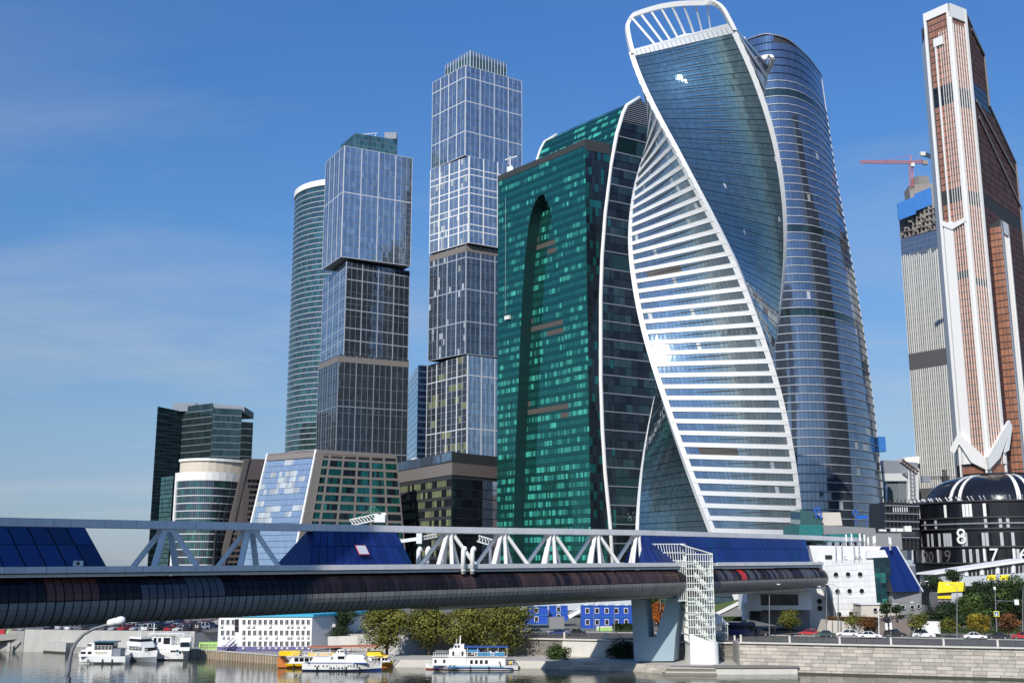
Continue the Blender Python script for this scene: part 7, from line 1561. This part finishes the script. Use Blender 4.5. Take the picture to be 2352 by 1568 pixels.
def car(label, px, py, kind, m, flip=False, L=4.5, rz=0.0, grp=None, name='parked_car', small=False, pos=None, cat='car'):
    p = pos if pos is not None else Gz(px, py, GZ); t = thing(name, label, cat, p, rz + (math.pi if flip else 0), grp, local=True)
    k = (kind, L)
    if k not in CARM:
        a, g_, r_, hb = car_mesh(kind, L); x = L / 2
        tm = MB(); tm.tube([(0, -.11, 0), (0, .11, 0)], .33, 14); rm = MB(); rm.tube([(0, -.125, 0), (0, .125, 0)], .2, 10)
        CARM[k] = dict(b={}, g=g_.mesh('window', 'car_glass'), r={}, mb=a, rb=r_, t=tm.mesh('tyre', 'tyre_rubber'), rim=rm.mesh('rim', 'wheel_rim'), h=MB().box((0, 0, 0), (.14, .36, .16)).mesh('headlight', 'head_lamp'), tl=MB().box((0, 0, 0), (.1, .3, .2)).mesh('tail_light', 'tail_lamp'), hb=hb)
    c = CARM[k]
    if m not in c['b']: c['b'][m] = c['mb'].mesh('body', m); c['r'][m] = c['rb'].mesh('roof', m)
    link_mesh('body', c['b'][m], t, (0, 0, 0)); link_mesh('window', c['g'], t, (0, 0, 0)); link_mesh('roof', c['r'][m], t, (0, 0, 0)); x = L / 2
    for sx in (-1, 1):
        for sy in (-1, 1):
            w_ = link_mesh('wheel', c['t'], t, (sx * x * .6, sy * .8, .33))
            if not small: link_mesh('rim', c['rim'], w_, (0, 0, 0))
    if not small:
        for sy in (-1, 1): link_mesh('headlight', c['h'], t, (x - .06, sy * .62, c['hb'] * .68)); link_mesh('tail_light', c['tl'], t, (-x + .02, sy * .7, c['hb'] * .85))
    return t
g_ = 'cars on the embankment road'
ra_ = math.atan2(rd.y, rd.x)
car('red hatchback parked left of the white bridge house', 1857, 1459, 'hatch', 'car_red', True, 4.0, ra_, g_); car('dark green low car between red hatchback and white estate', 1895, 1462, 'sedan', 'car_green', True, 4.5, ra_, g_)
car('white estate car before the beige planter wall', 1946, 1461, 'estate', 'car_white', True, 4.6, ra_, g_); car('low white saloon half hidden by the railing', 1998, 1465, 'sedan', 'car_white', False, 4.8, ra_, g_)
car('black off-road car before the brown retaining wall', 2056, 1462, 'suv', 'car_black', False, 4.7, ra_, g_); car('white off-road car beside the young tree and truck', 2122, 1464, 'suv', 'car_white', False, 4.6, ra_, g_)
car('white saloon car right of the golden tree trunk', 2240, 1467, 'sedan', 'car_white', False, 4.5, ra_, g_); car('black saloon car at the foot of the road sign', 2292, 1467, 'sedan', 'car_black', True, 4.4, ra_, g_); car('red car cut by the right picture edge', 2348, 1467, 'hatch', 'car_red', True, 4.2, ra_, g_)
car('dark grey car leftmost behind the quay fence by the willow', 1236, 1458, 'estate', 'car_grey', False, 4.5, -.05, g_); car('dark blue car behind the quay fence before the grey shed', 1286, 1459, 'sedan', 'car_blue', False, 4.5, -.05, g_); car('black car behind the quay fence right of the dark blue car', 1322, 1458, 'sedan', 'car_black', True, 4.5, -.05, g_)
# bus
p = Gz(1697, 1460, GZ); b = thing('city_bus', 'dark blue city bus behind the stair tower', 'bus', p, ra_, local=True)
MB().box((0, 0, 1.55), (7.0, 2.5, 2.6)).box((0, 0, 2.92), (6.6, 2.2, .22)).build('body', 'bus_blue', b)
for i in range(5): MB().box((-2.6 + i * 1.2, -1.27, 2.0), (1.05, .06, .9)).build('window', 'car_glass', b)
MB().box((3.1, -1.28, 1.4), (.8, .05, 2.0)).build('door', 'car_glass', b); MB().box((3.52, 0, 1.9), (.05, 2.2, 1.2)).build('windscreen', 'car_glass', b)
for x in (-2.3, 2.0):
    for y in (-1.1, 1.1): w_ = MB().tube([(x, y - .14, .48), (x, y + .14, .48)], .48, 14).build('wheel', 'tyre_rubber', b)
# trucks
def truck(label, px, py, rz, L, m='car_white', pos=None):
    p = pos if pos is not None else Gz(px, py, GZ); t = thing('box_truck', label, 'truck', p, rz, local=True)
    MB().box((-.6, 0, 1.9), (L - 1.7, 2.3, 2.5)).build('cargo_box', 'hull_white', t); MB().hexa([(L / 2 - 1.5, -1.05, .5), (L / 2, -1.05, .5), (L / 2, 1.05, .5), (L / 2 - 1.5, 1.05, .5), (L / 2 - 1.5, -1.0, 2.4), (L / 2 - .5, -1.0, 2.4), (L / 2 - .5, 1.0, 2.4), (L / 2 - 1.5, 1.0, 2.4)]).build('cab', m, t)
    MB().hexa([(L / 2 - .1, -.95, 1.4), (L / 2 + .02, -.95, 1.4), (L / 2 + .02, .95, 1.4), (L / 2 - .1, .95, 1.4), (L / 2 - .5, -.9, 2.25), (L / 2 - .42, -.9, 2.25), (L / 2 - .42, .9, 2.25), (L / 2 - .5, .9, 2.25)]).build('windscreen', 'car_glass', t); MB().box((L / 2 - .85, -1.06, 1.75), (.7, .05, .6)).build('window', 'car_glass', t)
    for x in (-L / 2 + 1.2, L / 2 - .9):
        for y in (-.95, .95): MB().tube([(x, y - .12, .42), (x, y + .12, .42)], .42, 12).build('wheel', 'tyre_rubber', t)
truck('white box truck between young tree and dark trees', 2134, 1460, ra_ + math.pi, 5.2); truck('small white truck on the quay right of the moored boats', 421, 1499, R(-80), 4.2, pos=Vector((Gz(421, 1499, 1.6).x, Gz(421, 1499, 1.6).y + 1.5, 1.62)))
# car park at far left
cols = ['car_white', 'car_silver', 'car_black', 'car_grey', 'car_white', 'car_maroon', 'car_red', 'car_blue', 'car_silver']; cn_ = {'car_white': 'white', 'car_silver': 'silver', 'car_black': 'black', 'car_grey': 'grey', 'car_maroon': 'maroon', 'car_red': 'red', 'car_blue': 'blue'}
ordn = ['first', 'second', 'third', 'fourth', 'fifth', 'sixth', 'seventh', 'eighth', 'ninth', 'tenth', 'eleventh', 'twelfth', 'thirteenth', 'fourteenth']
for r_, (nm, off, cnt) in enumerate((('front', 3.5, 14), ('second', 10.5, 13), ('third', 18, 12), ('rear', 26, 11))):
    for i in range(cnt):
        t_ = (i + .5 + rnd.uniform(-.12, .12)) / cnt; q_ = w0.lerp(w1, .10 + .9 * t_) + Vector((0, off, 0)); q_.z = GZ; m_ = rnd.choice(cols)
        car(f'{cn_[m_]} car parked {ordn[i]} from the left in the {nm} row of the riverside car park', 0, 0, rnd.choice(('suv', 'sedan', 'hatch', 'estate')), m_, rnd.random() < .5, 4.4, R(62) + rnd.uniform(-.06, .06), 'cars in the riverside car park', small=True, pos=q_)

# ================================================================== lamps, signs, people
mat('lamp_grey', (.17, .18, .19), .5); mat('lamp_glass', (.75, .75, .72), .2); mat('sign_yellow', (.8, .72, .05), .5)
nl = thing('street_lamp', 'tall curved street lamp close to the camera at the bottom left', 'street lamp', Wp(150, 1700, 48)); b0_ = Wp(151, 1568, 48)
MB().tube([(b0_.x, 48, 4), (b0_.x, 48, b0_.z - .2), b0_], [.17, .13, .12], 10).tube([b0_ + Vector((0, 0, -.05)), b0_ + Vector((0, 0, .25))], [.22, .2], 10).build('pole', 'lamp_grey', nl)
MB().tube([Wp(x, y, 48) for x, y in ((151, 1562), (157, 1540), (160, 1516), (165, 1494), (175, 1474), (192, 1456), (215, 1443), (242, 1435), (262, 1431))], [.12, .10, .085, .075, .07, .065, .06, .055, .05], 8).build('arm', 'lamp_grey', nl, smooth=True)
hd_ = MB(); a, c = Wp(246, 1432, 48), Wp(288, 1423, 48); hd_.tube([a.lerp(c, t) + Vector((0, 0, .02)) for t in (0, .08, .45, .5, .56, .8, .95, 1)], [.05, .14, .17, .12, .17, .18, .12, .03], 10); hd_.build('lamp_head', 'plaster_white', nl, smooth=True)
def lamp(label, px, pyb, pyt, Y, arms, m='lamp_grey', head=True):
    b = Wp(px, pyb, Y); t = Wp(px, pyt, Y); L_ = thing('street_lamp', label, 'street lamp', b, 0, 'street lamps on the embankment'); b.z = min(b.z, GZ)
    MB().tube([b, b.lerp(t, .5), t - Vector((0, 0, .6))], [.14, .11, .08], 8).build('pole', m, L_)
    for dx_ in arms:
        pts = [t + Vector((0, 0, -.6)), t + Vector((dx_ * .12, 0, -.1)), t + Vector((dx_ * .45, 0, .25)), t + Vector((dx_, 0, .35))]; MB().tube(pts, .05, 6).build('arm', m, L_); MB().hexa([pts[-1] + Vector(q) for q in ((-.1, -.14, -.08), (.7 * (1 if dx_ > 0 else -1), -.14, -.02), (.7 * (1 if dx_ > 0 else -1), .14, -.02), (-.1, .14, -.08), (0, -.1, .08), (.6 * (1 if dx_ > 0 else -1), -.1, .1), (.6 * (1 if dx_ > 0 else -1), .1, .1), (0, .1, .08))]).build('lamp_head', 'plaster_white', L_)
lamp('street lamp in front of the hall under the tube end', 1767, 1456, 1345, 243, (1.7,)); lamp('street lamp at the left edge of the white bridge house', 1898, 1458, 1350, 243, (-1.2,)); lamp('short street lamp before the white bridge house front', 1925, 1456, 1345, 247, (-2.0,)); lamp('street lamp right of the blue slope before the spruce', 2113, 1452, 1338, 252, (1.2,)); lamp('street lamp rising between white truck and golden tree', 2198, 1464, 1345, 240, (-1.6,)); lamp('street lamp with long arm before the black off-road car', 2046, 1463, 1386, 240, (4.2,)); lamp('street lamp at the right picture edge', 2349, 1462, 1345, 240, (1,))
lamp('thin lamp post left of the pier by the blue cabins', 1411, 1452, 1392, 258, (.6,)); lamp('thin lamp post before the two-storey cabin block', 1364, 1455, 1385, 262, (.6,)); lamp('thin lamp post in the V of the pier', 1517, 1450, 1370, 245, (.6,))
sg_ = thing('road_sign_mast', 'road sign mast with yellow bordered crossing sign and side arm', 'road sign', Wp(2290, 1464, 239)); MB().tube([Wp(2290, 1466, 239), Wp(2285, 1346, 239)], [.14, .08], 8).build('pole', 'lamp_grey', sg_); MB().box(Wp(2289, 1409, 238.7), (1.15, .08, 1.15)).build('sign_border', 'sign_yellow', sg_); MB().box(Wp(2289, 1409, 238.62), (.82, .06, .82)).build('sign_plate', 'sign_blue', sg_); MB().extr([Wp(x, y, 238.55) for x, y in ((2286, 1412.5), (2292, 1412.5), (2289, 1405.5))], (0, -.03, 0)).build('sign_symbol', 'plaster_white', sg_)
MB().beam(Wp(2290, 1386, 239), Wp(2296, 1379, 239), .08).beam(Wp(2287, 1378, 239), Wp(2336, 1380, 239), .1).build('arm', 'lamp_grey', sg_); MB().box(Wp(2335, 1382, 238.9), (.9, .1, 1.1)).build('arm_sign', 'plaster_white', sg_); MB().box(Wp(2284, 1350, 239), (.4, .4, .6)).build('camera_box', 'plaster_white', sg_)
tg = thing('traffic_gantry_sign', 'pale rectangular sign on a pole before the retaining wall', 'road sign', Wp(2019, 1460, 240)); MB().tube([Wp(2019, 1462, 240), Wp(2018, 1394, 240)], .08, 8).build('pole', 'plaster_white', tg); MB().box(Wp(2036, 1438, 239.5), (.5, .08, 1.4)).box(Wp(2046, 1437, 239.5), (.5, .08, 1.4)).build('sign_plate', 'plaster_white', tg)
# people: one continuous skinned figure each
mat('cloth_dark', (.02, .02, .025), .85)
def person(label, px, py, Y, seed):
    p = Wp(px, py, Y); p.z = GZ + .01
    V = [(0, 0, .93), (0, 0, 1.15), (0, 0, 1.42), (0, 0, 1.52), (0, -.01, 1.64), (0, 0, 1.74), (-.10, 0, .88), (-.11, .04, .48), (-.12, .02, .07), (-.12, -.14, .03), (.10, 0, .88), (.11, -.06, .5), (.12, .06, .07), (.12, -.10, .03), (-.19, 0, 1.40), (-.25, .03, 1.13), (-.24, -.08, .90), (-.24, -.12, .80), (.19, 0, 1.40), (.25, .05, 1.13), (.23, -.05, .90), (.23, -.09, .80)]
    E = [(0, 1), (1, 2), (2, 3), (3, 4), (4, 5), (0, 6), (6, 7), (7, 8), (8, 9), (0, 10), (10, 11), (11, 12), (12, 13), (2, 14), (14, 15), (15, 16), (16, 17), (2, 18), (18, 19), (19, 20), (20, 21)]
    rr = [.155, .145, .16, .06, .10, .085, .095, .065, .045, .04, .095, .065, .045, .04, .065, .05, .038, .032, .065, .05, .038, .032]
    me = bpy.data.meshes.new('person'); me.from_pydata(V, E, []); o = bpy.data.objects.new('person', me); COL.objects.link(o); o.location = p; o.rotation_euler = (0, 0, seed)
    md = o.modifiers.new('skin', 'SKIN'); o.modifiers.new('sub', 'SUBSURF').levels = 1
    for k, v in enumerate(me.skin_vertices[0].data): v.radius = (rr[k], rr[k]); v.use_root = (k == 0)
    me.materials.append(MATS['cloth_dark']); tag(o, label, 'person'); return o
person('person in dark clothes standing beside the tree under the tube end', 1781, 1449, 250, .4); person('person in dark clothes walking near the street lamp and dark car', 1748, 1450, 251, 2.2)
mt = car('black car half hidden behind the lamp under the tube end', 1745, 1459, 'suv', 'car_black', False, 4.4, ra_, g_)
